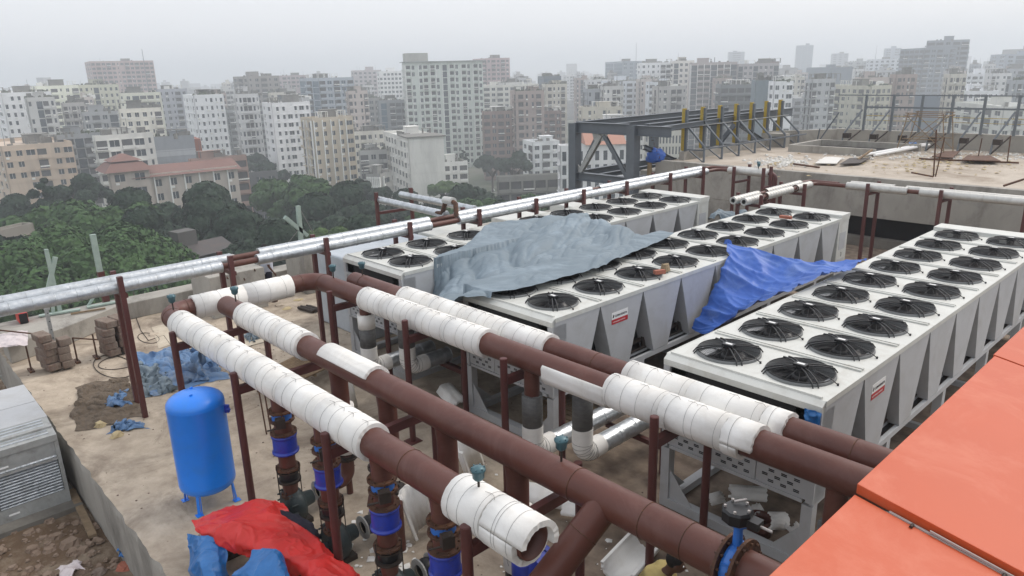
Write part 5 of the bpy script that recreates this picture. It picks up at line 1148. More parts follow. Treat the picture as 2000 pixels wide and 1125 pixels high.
bm((XA+.2, YA, 1.55), (XB-.2, YA, 1.55), .26, .36); bm((XA, YA+.2, 1.6), (XA, YC, 1.6), .24, .3); bm((XB, YA+.2, 1.6), (XB, YC, 1.6), .24, .3); bm((XA+.2, YC, 1.6), (XB+1.5, YC, 1.6), .24, .34); bm((XA+1.4, YA+.1, 1.64), (XA+1.4, YC, 1.64), .18, .2); bm((XA+.2, YA, -.6), (XB-.2, YA, -.6), .24, .3)
def brace(p, q, w=.16): a = MB(); a.ibeam(p, q, w, w, .02, up=(0,1,0)); a.build("brace", M['frame'] if w < .2 else M['galv'], T)
brace((XA+.35, YA+.02, 1.75), (XA+1.55, YA+.02, 3.45), .2); brace((XA+.28, YA+.1, 1.75), (XA+1.2, YA+.1, 3.3), .16); brace((XA+1.7, YA+.02, 3.45), (XB-.3, YA+.02, 1.75), .16)
brace((XB+.2, YA+.5, 3.0), (XB+.6, YC-1, 1.3), .18); brace((XB+.9, YC+.5, 3.55), (XB+.2, YC-1.2, 1.6), .17); brace((XB+.9, YC+1, 3.5), (XB+.8, YE-1, 2), .16)
a = MB(); a.poly([(XA+1.05, YA-.03, 3.52), (XA+1.15, YA-.03, 3.2), (XA+1.75, YA-.03, 3.2), (XA+1.95, YA-.03, 3.52)], (0, .02, 0)); a.poly([(XA+.2, YA-.03, 1.7), (XA+.2, YA-.03, 2.1), (XA+.55, YA-.03, 1.75)], (0, .02, 0)); a.build("gusset", M['galv'], T, fix=True)
a = MB()
for i in range(12): z = 3.6-i*.15; a.torus((XB+.62+.012*i, YA+.3+.09*i, z), (.3*(i % 2), .2, 1-(i % 2)), .05, .012, 8, 4)
tag(a.build("chain", M['rust']), "hoist chain hanging inside the dark steel frame", "chain")
a = MB(); a.box(-19.9, -18.85, 25.2, 26.2, .9, 1.35); a.box(-19.7, -18.9, 26.2, 28, .9, 1.9); tag(a.build("concrete_block_stack", M['conc'], bevel=.03), "rough concrete ledge at the left end of the back wall", "ledge")
# blue bundle on the wall end
p = PXp(1284, 305, -18.75)
a = MB(); 
cc = Vector((-18.85, 26.15, 2.52)); vs, fs = [], []
N, K = 26, 16
for i in range(K+1):
    for j in range(N):
        d = Vector((math.sin(math.pi*i/K)*math.cos(2*math.pi*j/N), math.sin(math.pi*i/K)*math.sin(2*math.pi*j/N), math.cos(math.pi*i/K))); w = 1+.22*noise.noise(d*2.2)+.1*noise.noise(d*6)
        vs.append(cc+Vector((d.x*.42, d.y*.34, max(d.z, -.55)*.38))*w)
for i in range(K):
    for j in range(N): fs.append((i*N+j, (i+1)*N+j, (i+1)*N+(j+1) % N, i*N+(j+1) % N))
a.add(vs, fs, True); solo("blue_bundle", "blue plastic wrapped bundle on the left end of the back wall", "bundle", a, M['tarp_b'])
a = MB(); a.tube((-18.98, 25.9, 1.35), (-18.98, 25.9, 2.3), .13, .1, n=10); solo("rag_bundle", "dirty tan sack under the blue wrapped bundle", "sack", a, M['stone'])

# yellow posts with grey braces on the side parapet
pos = ["first from the left", "second from the left", "third from the left", "fourth from the left", "fifth from the left", "second from the right", "rightmost"]
for i in range(7):
    y = 27.55+1.42*i; x = -18.32
    T = thing("yellow_post", "yellow faced steel post with a slanting grey brace, "+pos[i], "post", (x, y, 2.3), "yellow posts on the side parapet")
    a = MB(); a.box(x-.17, x-.02, y-.09, y+.05, 2.7, 4.5); a.build("yellow_channel", M['yellow'], T)
    a = MB(); a.box(x-.02, x+.09, y-.07, y+.05, 2.62, 4.45); a.build("post", M['frame'], T)
    a = MB(); a.path([(x+.08, y, 3.75), (x+1.15, y-.3, 2.95), (x+1.15, y-.3, 2.3)], .05, 8); a.build("slanting_brace", M['frame'], T)
    a = MB(); a.bar((x+.1, y-.1, 2.76), (x+1.15, y-.3, 2.80), .06); a.bar((x+.3, y-.1, 2.72), (x+1.1, y-.3, 2.32), .05); a.build("strut", M['frame'], T)
a = MB(); a.bar((-18.2, 27.4, 3.72), (-18.1, 36.4, 3.74), .03); a.build("tie_rail", M['galv']); tag(bpy.data.objects["tie_rail"], "thin rail joining the yellow posts at mid height", "rail")
a = MB(); a.bar((-17.15, 27.2, 2.86), (-16.9, 36, 2.86), .06); tag(a.build("brace_rail", M['frame']), "grey rail joining the feet of the slanting braces", "rail")
# fence frames at the back of the upper roof
for i in range(9):
    x = -14.8+1.27*i
    T = thing("fence_bay", "grey bent fence frame on the back parapet, %s from the left" % ("first", "second", "third", "fourth", "fifth", "sixth", "seventh", "eighth", "ninth")[i], "fence frame", (x, 37.5, 2.3), "bent fence frames at the back of the upper roof")
    a = MB(); a.bar((x, 37.62, 3.0), (x, 37.66, 4.72), .07, .11, up=(1,0,0)); a.build("upright", M['fence'], T)
    a = MB(); a.path([(x-.05, 37.4, 4.0), (x-.42, 36.4, 2.9), (x-.46, 36.35, 2.3)], .042, 8); a.build("slanting_brace", M['fence'], T)
    a = MB(); a.box(x-.42, x-.12, 36.3, 36.6, 2.72, 2.95); a.bar((x-.42, 36.35, 2.35), (x-.1, 37.6, 3.0), .05); a.build("bracket", M['iron'], T)
for z, w, lb in ((4.68, .05, "top rail of the back fence"), (4.12, .08, "thick middle rail of the back fence"), (3.72, .025, "thin lower rail of the back fence"), (3.5, .02, "lowest thin rail of the back fence")):
    a = MB(); a.bar((-16.2 if z > 4.5 else -14.8, 37.68, z), (4, 37.68, z), w, w); solo("fence_rail", lb, "rail", a, M['fence'] if z > 4 else M['yellow'])
a = MB(); a.bar((-16.6, 36.6, 2.3), (-15.7, 36.8, 3.9), .06); a.bar((-16.6, 36.6, 2.3), (-16.5, 36.6, 3.1), .05); solo("leaning_prop", "leaning steel prop in the left back corner of the upper roof", "prop", a, M['frame'])
# scaffold trestle on upper roof
T = thing("scaffold_tower", "rusty scaffold frame standing on the upper roof near the back parapet", "scaffold", (-11.3, 35.5, 2.3))
a = MB()
for x in (-12.0, -10.4):
    for y in (34.9, 36.1): a.tube((x+(.12 if x < -11 else -.1), y, 4.05), (x-(.2 if x < -11 else -.15), y, 2.3), .022, n=6)
    a.tube((x, 34.9, 3.95), (x, 36.1, 3.95), .022, n=6)
for y in (34.9, 36.1):
    for z in (4.05, 3.9, 2.95): a.tube((-12.0, y, z), (-10.4, y, z), .02, n=6)
    a.tube((-12.1, y, 2.5), (-10.6, y, 3.9), .016, n=6); a.tube((-10.3, y, 2.5), (-11.9, y, 3.9), .016, n=6)
a.build("scaffold_tube", M['wood'], T)
# opening curb + pipes lying on the upper roof
a = MB(); a.box(-16.3, -12.4, 33.0, 33.2, 2.25, 2.62); a.box(-16.3, -16.1, 33.2, 36.0, 2.25, 2.62); a.box(-16.3, -11.6, 36.0, 36.2, 2.25, 2.62)
tag(a.build("opening_kerb", M['conc'], bevel=.01), "low kerb round the shaft opening in the upper roof", "kerb")
a = MB(); a.box(-16.05, -12.4, 33.25, 35.95, 2.34, 2.36); struct("shaft_opening", a, M['dark'])
for i, (x0, y0, x1, y1) in enumerate(((1700, 300, 1810, 281), (1708, 303, 1815, 283), (1690, 302, 1790, 286))):
    a = MB(); p_, q_ = PZ(x0, y0, 2.45), PZ(x1, y1, 2.5); a.tube(p_, q_, .06, n=8); solo("pvc_pipe", ("front", "middle", "rear")[i]+" pale plastic pipe of the three lying on the upper roof", "pipe", a, M['paper'])
a = MB(); a.rock(PZ(1783, 284, 2.5), .3, .8, 3, 9); solo("blue_rag", "blue rag on the plastic pipes of the upper roof", "rag", a, M['tarp_c'])
for i, (pts, mm, lb) in enumerate((([(1592, 318), (1634, 319), (1645, 308), (1625, 306), (1610, 307)], 'foam_in', "pale board lying on the upper roof left of the opening"), ([(1640, 320), (1680, 318), (1700, 308), (1660, 308)], 'iron', "dark steel mesh sheet lying beside the pale board"), ([(1820, 305), (1860, 308), (1875, 295), (1845, 295)], 'rust', "rusty mesh sheet on the upper roof right of the thin rods"), ([(1878, 312), (1955, 314), (1935, 304), (1890, 303)], 'rust', "second rusty mesh sheet further right on the upper roof"))):
    q_ = [PZ(x, y, 2.40+.02*i) for x, y in pts]; a = MB(); a.poly(q_, (0, 0, -.03)); o = solo("sheet_offcut", lb, "sheet", a, M[mm])
for (x0, y0, x1, y1, z0, z1, lb, r_) in ((1823, 345, 1829, 253, 2.35, 4.2, "thin vertical rod standing on the upper roof", .025), (1827, 345, 1845, 268, 2.35, 3.8, "slanting rod beside the thin vertical rod", .022), (1823, 345, 1780, 337, 2.4, 2.4, "rod lying flat left of the thin vertical rod", .03), (1600, 327, 1550, 320, 2.38, 2.38, "dark bar lying at the left front of the upper roof", .04), (1960, 363, 2000, 350, 2.4, 2.6, "broom like bar lying at the right front of the upper roof", .035), (1675, 312, 1703, 293, 2.4, 2.7, "pale timber leaning over the kerb of the opening", .05), (1795, 310, 1990, 318, 2.36, 2.36, "long bar lying across the debris of the upper roof", .04), (1503, 380, 1500, 322, 1.6, 3.1, "thin rusty rod standing in front of the back wall", .02), (1967, 318, 1974, 265, 2.35, 3.6, "thin rod standing near the right edge of the upper roof", .022), (1910, 310, 1918, 270, 2.35, 3.3, "short thin rod standing on the upper roof right of the scaffold", .02)):
    if "vertical" in lb or "standing" in lb or "slanting" in lb:
        p_ = PZ(x0, y0, 2.35) if "wall" not in lb else PYp(x0, y0, 25.4); q_ = PYp(x1, y1, p_.y)
    else: p_, q_ = PZ(x0, y0, z0), PZ(x1, y1, z1)
    a = MB(); a.tube(p_, q_, r_, n=6); solo("steel_rod" if "timber" not in lb else "timber_plank", lb, "rod", a, M['rust'] if "timber" not in lb else M['wood'])
a = MB(); rr = random.Random(4)
for i in range(420):
    t = rr.random(); px, py = rr.gauss(1790, 80), rr.gauss(318, 9)
    if t < .25: px, py = rr.uniform(1480, 2000), rr.uniform(296, 345)
    if t > .85: px, py = rr.gauss(1540, 25), rr.gauss(318, 4)
    p = PZ(px, max(py, 292), 2.33); a.rock((p.x, p.y, 2.33), rr.choice((.02, .03, .05, .09)), .3, i, rr.choice((3, 4, 6)))
a.build("roof_debris", M['plaster_y'], kind="stuff", label="scattered yellowish plaster debris on the upper roof", cat="debris")
a = MB()
for i in range(260): p = PZ(rr.gauss(1530, 30), rr.gauss(316, 5), 2.33); a.rock((p.x, p.y, 2.33), rr.choice((.03, .05, .1)), .7, i+900)
for i in range(250): p = PZ(rr.uniform(1600, 2000), rr.uniform(296, 312), 2.33); a.rock((p.x, p.y, 2.33), rr.choice((.03, .05, .08)), .7, i+1900)
a.build("white_debris", M['foam_in'], kind="stuff", label="pale broken scraps at the left front of the upper roof", cat="debris")

# ================================================================== CITY
GZ = -40.0
M['ground'] = mat("city_ground", lin((96,100,84)), .95, col2=lin((62,76,52)), scale=.02, amt=1, stain=lin((120,116,108)), sscale=.03, samt=.9, world=True)
mb = MB(); mb.add([(-7000, -3000, GZ), (7000, -3000, GZ), (7000, 9000, GZ), (-7000, 9000, GZ)], [(0, 1, 2, 3)]); struct("ground", mb, M['ground'])
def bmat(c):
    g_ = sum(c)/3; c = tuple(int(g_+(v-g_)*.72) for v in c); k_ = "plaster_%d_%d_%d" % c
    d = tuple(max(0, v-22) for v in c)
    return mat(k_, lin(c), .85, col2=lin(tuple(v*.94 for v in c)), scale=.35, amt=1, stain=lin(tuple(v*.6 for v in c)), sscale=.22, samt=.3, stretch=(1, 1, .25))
M['glass'] = mat("window_glass", lin((46,54,62)), .25, col2=lin((84,92,98)), scale=.9, amt=1, spec=.5)
M['glass_b'] = mat("blue_glass", lin((70,92,108)), .2, col2=lin((96,116,130)), scale=.2, amt=1)
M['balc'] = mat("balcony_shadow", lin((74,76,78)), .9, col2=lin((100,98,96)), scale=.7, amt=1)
M['ac'] = mat("ac_box", lin((225,225,220)), .7)
M['roofgrey'] = mat("city_roof", lin((140,138,132)), .95, col2=lin((104,102,98)), scale=.4, amt=1)
M['brickwall'] = mat("brick_wall", lin((150,96,80)), .9, col2=lin((126,80,66)), scale=.8, amt=1)
M['rooftile'] = mat("brown_red_roof", lin((132,96,86)), .8, col2=lin((112,84,76)), scale=.5, amt=1)
def face_build(wall, win, balc, acs, fins, o, du, L, nrm, zt, zb, fh, pat, rs, frame=None, indiv=None, wh=.52, ww=.5, band=True, vfin=False):
    # o: corner, du: unit along the face, nrm: outward normal
    wt = [.42 if ch == '.' and len(pat) > 4 else (.7 if ch == 's' else 1) for ch in pat]; tot = sum(wt); D_ = .28; acc = 0; bws = []
    for w_ in wt: bws.append((acc, acc+L*w_/tot)); acc += L*w_/tot
    def bx(mb, u0, u1, z0, z1, d0, d1):
        p = o+du*u0+nrm*d0; p.z = z0
        a, b, c = du*(u1-u0), nrm*(d1-d0), Vector((0, 0, z1-z0)); 
        q = [p, p+a, p+a+b, p+b]; q += [v+c for v in q]
        if du.cross(nrm).z < 0: q = [q[3], q[2], q[1], q[0], q[7], q[6], q[5], q[4]]
        mb.add(q, [(0,3,2,1),(4,5,6,7),(0,1,5,4),(1,2,6,5),(2,3,7,6),(3,0,4,7)])
    nf = int((zt-zb)/fh); op = []
    for i, ch in enumerate(pat):
        u0, u1 = bws[i]; c = (u0+u1)/2; bw = u1-u0
        if ch in '. ': op.append((i, None)); continue
        w = {'w': ww, 's': .3, 'W': .78, 'b': .86, 'g': .92, 'v': .5}[ch]*bw
        op.append((i, (c-w/2, c+w/2, ch)))
    # piers
    edge = 0
    for i, q in op:
        if q: bx(wall, edge, q[0], zb, zt, -D_, 0); edge = q[1]
    bx(wall, edge, L, zb, zt, -D_, 0)
    for i, q in op:
        if not q: continue
        u0, u1, ch = q
        for f in range(nf+1):
            z1 = zt-.35-f*fh
            if ch in 'wW' and rs.random() < .05: bx(wall, u0, u1, z1-fh, z1, -D_, -.01); continue
           
            hh = {'w': wh, 's': wh*.8, 'W': wh, 'b': .80, 'g': .9, 'v': .7}[ch]*fh
            zt_w = z1-.25; zb_w = zt_w-hh
            if zb_w < zb: break
            if f == 0: bx(wall, u0, u1, zt_w, zt, -D_, 0)
            nxt = (zt-.35-(f+1)*fh)-.25
            bx(wall, u0, u1, max(zb, nxt), zb_w, -D_, 0)
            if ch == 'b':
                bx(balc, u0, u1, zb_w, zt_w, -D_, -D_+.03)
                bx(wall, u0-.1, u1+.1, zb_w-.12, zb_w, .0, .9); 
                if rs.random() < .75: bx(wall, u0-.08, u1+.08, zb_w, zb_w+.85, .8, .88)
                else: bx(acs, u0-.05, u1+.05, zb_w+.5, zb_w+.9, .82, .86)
            else:
                bx(win, u0, u1, zb_w, zt_w, -D_*.75, -D_*.75+.02)
                if (u1-u0) > 1.1 and ch != 'g': bx(acs, (u0+u1)/2-.04, (u0+u1)/2+.04, zb_w, zt_w, -D_*.6, -D_*.6+.03)
                if ch in 'wW' and rs.random() < .7: bx(wall, u0-.15, u1+.15, zt_w+.0, zt_w+.09, 0.002, .45)
                if ch in 'wWs' and rs.random() < .25: bx(acs, u0+.05, u0+.8, zb_w-.75, zb_w-.2, .002, .32)
        if vfin: bx(fins, u0-.3, u0-.02, zb, zt, .002, .45)
    if band:
        for f in range(1, nf+1): bx(wall, 0, L, zt-.35-f*fh-.02, zt-.35-f*fh+.1, .001, .07)
def building(name, label, xl, xc, xr, yt, D, turn, col, pl='wbw', pr='wbw', fh=3.1, roof=True, glass='glass', depth=14, wmat=None, zb=None, tank=True, indiv=False, cat="building", ww=.5, wh=.5, vfin=False, seed=None, band=True, col2=None, open_frame=False, group=None):
    rs = random.Random(seed if seed is not None else int(xc*7+yt))
    d = ray(xc, HR(xc)); v = Vector((d.x, d.y, 0)).normalized(); p = v.cross(Vector((0,0,1)))   # right
    t = R(turn); dr = (p*math.cos(t)+v*math.sin(t)); dl = (-p*math.sin(t)+v*math.cos(t))
    dd = ray(xc, yt); s_ = D/math.hypot(dd.x, dd.y); o = Vector((dd.x*s_, dd.y*s_, 0)); zt = CAMZ+dd.z*s_
    def ext(px, u):
        r_ = ray(px, HR(px)); # o + u*a = r*b
        det = u.x*(-r_.y)+u.y*r_.x; a = (-o.x*(-r_.y)-o.y*r_.x)/det if abs(det) > 1e-9 else depth
        return a
    Lr = ext(xr, dr) if xr > xc+1 else depth
    Ll = ext(xl, dl) if xl < xc-1 else depth
    Lr = min(max(Lr, 2), 140); Ll = min(max(Ll, 2), 140)
    zb = GZ if zb is None else zb
    T = thing(name, label, cat, (o.x, o.y, zb), group)
    W_, G_, B_, A_, F_ = MB(), MB(), MB(), MB(), MB()
    nr, nl = dl*-1, dr*-1
    i_ = .285
    W_.obox((*(o+dr*i_+dl*i_).xy, zb), dr*(Lr-2*i_), dl*(Ll-2*i_), (0, 0, zt-zb-.02))
    vis = max(zb, CAMZ-46)
    face_build(W_, G_, B_, A_, F_, o.copy(), dr, Lr, nr, zt, zb, fh, pr, rs, ww=ww, wh=wh, vfin=vfin, band=band)
    face_build(W_, G_, B_, A_, F_, o.copy(), dl, Ll, nl, zt, zb, fh, pl, rs, ww=ww, wh=wh, vfin=vfin, band=band)
    # far sides plain + parapet
    W_.obox((*(o+dr*(Lr-.285)+dl*.285).xy, zb), dr*.285, dl*(Ll-.3), (0, 0, zt-zb)); W_.obox((*(o+dl*(Ll-.285)+dr*.285).xy, zb), dr*(Lr-.6), dl*.285, (0, 0, zt-zb))
    P_ = MB()
    for a_, u, L, nn in ((o, dr, Lr, dl), (o, dl, Ll, dr), (o+dl*(Ll-.2), dr, Lr, dl), (o+dr*(Lr-.2), dl, Ll, dr)):
        c = Vector((*a_.xy, zt+.002)); P_.obox(*( (c, u*L, nn*.2, Vector((0,0,.9))) if u.cross(nn).z > 0 else (c, nn*.2, u*L, Vector((0,0,.9)))))
    wm = wmat or bmat(col)
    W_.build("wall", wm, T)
    if roof: P_.build("parapet", wm if not col2 else bmat(col2), T)
    if G_.v: G_.build("window", M[glass], T, kind="stuff")
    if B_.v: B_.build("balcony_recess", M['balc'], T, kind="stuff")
    if A_.v: A_.build("fittings", M['ac'], T, kind="stuff")
    if F_.v: F_.build("pilaster", bmat((243,244,239)), T, kind="stuff")
    if tank:
        a = MB(); u0 = rs.uniform(.15, .55); c = o+dr*(Lr*u0)+dl*(Ll*rs.uniform(.2, .5)); w1, w2, h1 = min(Lr*.35, 6), min(Ll*.4, 5), rs.uniform(2.2, 3.6)
        a.obox((*c.xy, zt), dr*w1, dl*w2, (0, 0, h1)); a.obox((*(c-dr*.3-dl*.3).xy, zt+h1+.002), dr*(w1+.6), dl*(w2+.6), (0, 0, .15))
        for q in range(rs.choice((1, 2, 3))): e_ = o+dr*Lr*rs.uniform(.1, .9)+dl*Ll*rs.uniform(.1, .8); a2 = MB(); a2.tube((e_.x, e_.y, zt), (e_.x, e_.y, zt+1.5), .6, n=10); a2.build("water_tank", M["roofgrey"], T)
        a.build("roof_house", M['roofgrey'] if rs.random() < .5 else wm, T)
        if D < 520:
            a = MB()
            for q in range(rs.randint(4, 9)):
                e_ = o+dr*Lr*rs.uniform(.04, .9)+dl*Ll*rs.uniform(.03, .7); w1, w2, h1 = rs.uniform(.6, 3), rs.uniform(.6, 2.5), rs.uniform(.5, 2.4)
                if rs.random() < .35:
                    for sx, sy in ((0,0),(1,0),(0,1),(1,1)): c_ = e_+dr*w1*1.5*sx+dl*w2*1.5*sy; a.box(c_.x-.1, c_.x+.1, c_.y-.1, c_.y+.1, zt, zt+2.6)
                    a.obox((*(e_-dr*.2).xy, zt+2.6), dr*(w1*1.5+.4), dl*(w2*1.5+.4), (0, 0, .12))
                else: a.obox((*e_.xy, zt), dr*w1, dl*w2, (0, 0, h1))
            a.build("roof_clutter", M['ac'] if rs.random() < .3 else M['roofgrey'], T, kind="stuff")
            if rs.random() < .45:
                a = MB()
                for q in range(14): e_ = o+dr*Lr*rs.uniform(.02, .98)+dl*rs.uniform(.5, 3); a.rock((e_.x, e_.y, zt+.9), rs.uniform(.4, .9), rs.uniform(1, 2), q)
                a.build("roof_plants", M['ground'], T, kind="stuff")
        a = MB()
        for q in range(rs.choice((0, 1, 3))): e_ = o+dr*Lr*rs.uniform(.1, .9)+dl*Ll*.3; a.tube((e_.x, e_.y, zt), (e_.x, e_.y, zt+rs.uniform(3, 6)), .09, .04, n=5)
        if a.v: a.build("antenna", M['frame'], T)
    if indiv: split_windows(T)
    return T, o, dr, dl, Lr, Ll, zt
def split_windows(T):   # turn the joined panes into one object per pane
    g = [o for o in bpy.data.objects if o.parent == T and o.name.startswith("window")]
    for o in g:
        me = o.data; vs = [tuple(v.co) for v in me.vertices]; n = len(vs)//8
        if n > 290: return
        fs = [(0,3,2,1),(4,5,6,7),(0,1,5,4),(1,2,6,5),(2,3,7,6),(3,0,4,7)]; m_ = me.materials[0]
        bpy.data.objects.remove(o)
        for i in range(n):
            m2 = bpy.data.meshes.new("window"); m2.from_pydata(vs[i*8:i*8+8], [], fs); m2.materials.append(m_); link("window", m2, T)
B = building
WH, CR, YE_, GR, PK, TN, BR = (244,244,244), (214,204,180), (206,206,180), (160,162,164), (200,168,160), (186,160,140), (140,112,100)
B("apartment_building", "peach apartment building with dark stair strip at the left edge", -60, 2, 118, 292, 250, 8, (214,188,160), 'wwww', 'wwWb.wW', fh=3.1, indiv=True)
B("apartment_building", "white tower block at the far left edge with small dark windows", -30, 2, 96, 186, 350, 4, WH, 'ww', 'wwwsgwsw', ww=.4)
B("apartment_building", "yellowish white tower behind the white block at the left", 60, 70, 152, 172, 420, 14, (236,239,214), 'ww', 'wsbswb', ww=.4)
B("apartment_building", "pale yellow tower with dark vertical recess", 146, 152, 230, 170, 430, 10, YE_, 'ww', 'wwsgswww', ww=.42)
B("apartment_building", "pinkish high rise with stepped roofline and antennas on the left skyline", 172, 176, 305, 122, 650, 6, (198,166,158), 'www', 'wbwbwswbwbwbw', fh=3.2, ww=.6)
B("apartment_building", "cream block with green balconies below the pinkish high rise", 226, 232, 310, 186, 400, 8, (225,225,201), 'ww', 'swgbbw', ww=.45)
B("apartment_building", "lilac grey tower left of the white one with roof plants", 302, 306, 362, 178, 420, 8, (176,180,190), 'ww', 'wwsbw', ww=.45)
B("apartment_building", "white tower with roof plants and a long left side, centre left", 352, 378, 432, 190, 330, 12, (239,241,243), 'wsws', 'swswsw', ww=.4)
B("apartment_building", "grey block with dark glazed balconies beside the peach building", 98, 108, 178, 270, 262, 10, (150,154,158), 'gg', 'gbgbb', glass='glass', ww=.6, indiv=True)
B("apartment_building", "low grey block behind the grey glazed one", 155, 160, 236, 224, 330, 8, (168,170,172), 'ww', 'wbwgw')
B("apartment_building", "small cream block left of the striped wall", 228, 232, 306, 218, 300, 6, (239,234,216), 'ww', 'swwwsb')
B("apartment_building", "white and cream house with big black windows behind the pagoda tower", 172, 184, 282, 272, 232, 12, (231,229,220), 'bw', 'bWbWs', ww=.7, wh=.6, indiv=True)
# striped blank block
T, o, dr, dl, Lr, Ll, zt = B("warehouse", "blank grey block with lighter horizontal stripes and a brick side", 284, 288, 362, 275, 240, 6, (150,158,164), '.', '.', tank=True)
for i in range(3):
    a = MB(); zz = zt-1.5-i*3.9-3.4; a.obox((*(o-dl*.03).xy, zz), dr*Lr, dl*.02, (0,0,1.9)) ; a.build("wall_stripe", bmat((182,188,192)), T)
a = MB(); a.obox((*(o+dr*(Lr+.02)).xy, GZ), dr*1.8, dl*10, (0,0,zt-GZ-.4)); a.build("brick_side", M['brickwall'], T)
# institution with brown roof
T, o, dr, dl, Lr, Ll, zt = B("school_building", "long beige institutional building with a brown pitched roof", 255, 262, 440, 350, 205, 12, (196,184,168), 'w', 'wwwwwww', fh=3.6, tank=False, ww=.42, wh=.5, vfin=True, indiv=True)
a = MB(); c0 = o-dr*.8-dl*1.2; c0.z = zt+.2; up = Vector((0,0,2.3))
a.add([c0, c0+dr*(Lr+1.6), c0+dr*(Lr+1.6)+dl*7+up, c0+dl*7+up, c0+dl*14, c0+dr*(Lr+1.6)+dl*14], [(0,1,2,3), (3,2,5,4), (0,3,4), (1,5,2), (0,4,5,1)]); a.build("pitched_roof", M['rooftile'], T, fix=True)
T, o, dr, dl, Lr, Ll, zt = B("pagoda_tower", "beige square tower with a two tiered brown roof beside the long building", 206, 212, 262, 338, 203, 12, (190,176,162), 'w', 'ww', fh=3.6, tank=False, ww=.5, roof=False)
a = MB(); k0 = o+dr*Lr/2+dl*Ll/2; k0.z = 0
Ll2 = min(Ll, 9)
def pyr(a, c, hw, z0, z1, s2): 
    P_ = [c+dr*sx*hw+dl*sy*hw for sx, sy in ((-1,-1),(1,-1),(1,1),(-1,1))]; a.add([Vector((p.x, p.y, z0)) for p in P_]+[Vector(((p.x-c.x)*s2+c.x, (p.y-c.y)*s2+c.y, z1)) for p in P_], [(3,2,1,0),(4,5,6,7),(0,1,5,4),(1,2,6,5),(2,3,7,6),(3,0,4,7)])
k0 = o+dr*Lr/2+dl*Lr/2
pyr(a, k0, Lr*.62, zt, zt+2.0, .62); pyr(a, k0, Lr*.40, zt+2.4, zt+4.0, .12); a.build("tiered_roof", M['rooftile'], T, fix=True)
B("brick_house", "low brick and cream house right of the long institutional building", 366, 372, 462, 318, 215, 14, (176,140,124), 'w', 'wbwb', fh=3.2)
# middle left
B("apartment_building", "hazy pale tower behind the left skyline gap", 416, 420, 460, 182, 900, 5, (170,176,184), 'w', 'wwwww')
B("apartment_building", "grey brown block under construction on the left centre skyline", 455, 484, 545, 152, 470, 18, (158,152,146), 'wbw', 'swbsw', ww=.45)
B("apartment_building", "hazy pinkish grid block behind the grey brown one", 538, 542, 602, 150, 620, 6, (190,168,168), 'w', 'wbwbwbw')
B("apartment_building", "grey low block with balconies in front of the grey brown one", 430, 446, 512, 218, 400, 14, (150,154,154), 'bw', 'bwbwb')
B("apartment_building", "bright white slab with rows of small windows, centre left", 505, 530, 600, 206, 300, 16, (243,244,244), 'ws', '.wwWwWw', ww=.4)
B("apartment_building", "blue grey tower with a white concrete grid", 584, 622, 690, 156, 380, 22, (176,188,198), 'gbg', 'bwbwb', glass='glass_b', ww=.6)
B("apartment_building", "tan and cream block with white vertical bands", 578, 608, 682, 236, 258, 22, (206,190,160), 'bwb', 'wwwwW', ww=.42, vfin=True, indiv=True)
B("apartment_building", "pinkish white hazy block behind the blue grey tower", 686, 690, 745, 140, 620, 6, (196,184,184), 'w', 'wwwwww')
B("apartment_building", "brightest white grid block left of the tall green white tower", 736, 740, 792, 142, 560, 6, (244,244,241), 'w', 'wwwwwww', ww=.6)
B("apartment_building", "grey block with cream balconies behind the white school slab", 678, 690, 742, 196, 410, 10, (160,158,154), 'ww', 'wbwb')
B("office_building", "grey block with a tall dark glass strip", 732, 738, 792, 200, 372, 8, (150,154,156), 'w', '.g.bbb', glass='glass_b')
B("apartment_building", "small cream block with arched balcony beside the tan one", 676, 690, 742, 262, 288, 10, (223,219,203), 'ww', 'wbwsw')
B("apartment_building", "low grey flat behind the garden left of the white slab", 696, 702, 745, 300, 250, 8, (180,180,174), 'w', 'bwb')
B("school_wing", "low weathered wing with dark windows at the foot of the white slab", 698, 742, 752, 346, 216, 62, (150,150,144), 'wwwwwwww', 'w', fh=3.2, indiv=True, vfin=True)
T, o, dr, dl, Lr, Ll, zt = B("hostel_building", "white seven storey slab with a blank end wall and rows of dark windows", 740, 797, 860, 276, 226, 14, (231,229,220), 'swwwwwwws', '.', fh=3.15, ww=.55, wh=.55, indiv=True, tank=True, depth=20)
a = MB(); a.obox((*(o-dr*.5-dl*.6).xy, zt+.9), dr*(Lr+1), dl*(Ll*.35), (0,0,.35)); a.build("roof_slab", M['roofgrey'], T)
B("apartment_building", "white narrow block with balconies right behind the white slab", 856, 862, 906, 322, 262, 8, (234,234,229), 'w', 'bwb')
T, o, dr, dl, Lr, Ll, zt = B("tower_block", "tall pale green white residential tower in the centre with vertical fins", 787, 791, 943, 126, 366, 9, (214,224,214), 'bwbw', 'bw.wb.bw.g.bw.bw.bw', fh=3.05, ww=.55, wh=.6, tank=False, vfin=True)
a = MB(); a.obox((*(o+dr*1-dl*(-4)).xy, zt), dr*11, dl*8, (0,0,5.2)); a.build("lift_house", bmat((176,176,166)), T)
a = MB(); a.obox((*(o-dr*1.2-dl*1.2).xy, zt+.92), dr*(Lr+2.4), dl*(Ll+2.4), (0,0,.35)); a.build("roof_slab", bmat((160,166,162)), T)
B("apartment_building", "hazy pink tower right behind the tall green white one", 924, 950, 996, 116, 560, 20, (198,166,164), 'bwb', 'wbwbw')
B("apartment_building", "cream grid block with white stair wall right of the tall tower", 936, 944, 1052, 170, 430, 8, (229,227,214), 'w', 'bwbwb.www', ww=.5)
B("office_building", "dark blue glass office with a curved edge", 1050, 1062, 1096, 152, 450, 18, (92,106,120), 'g', 'ggg', glass='glass_b')
B("apartment_building", "brown brick block with balconies and a roof pergola", 938, 944, 1010, 222, 322, 8, (158,128,116), 'w', 'bwbwb')
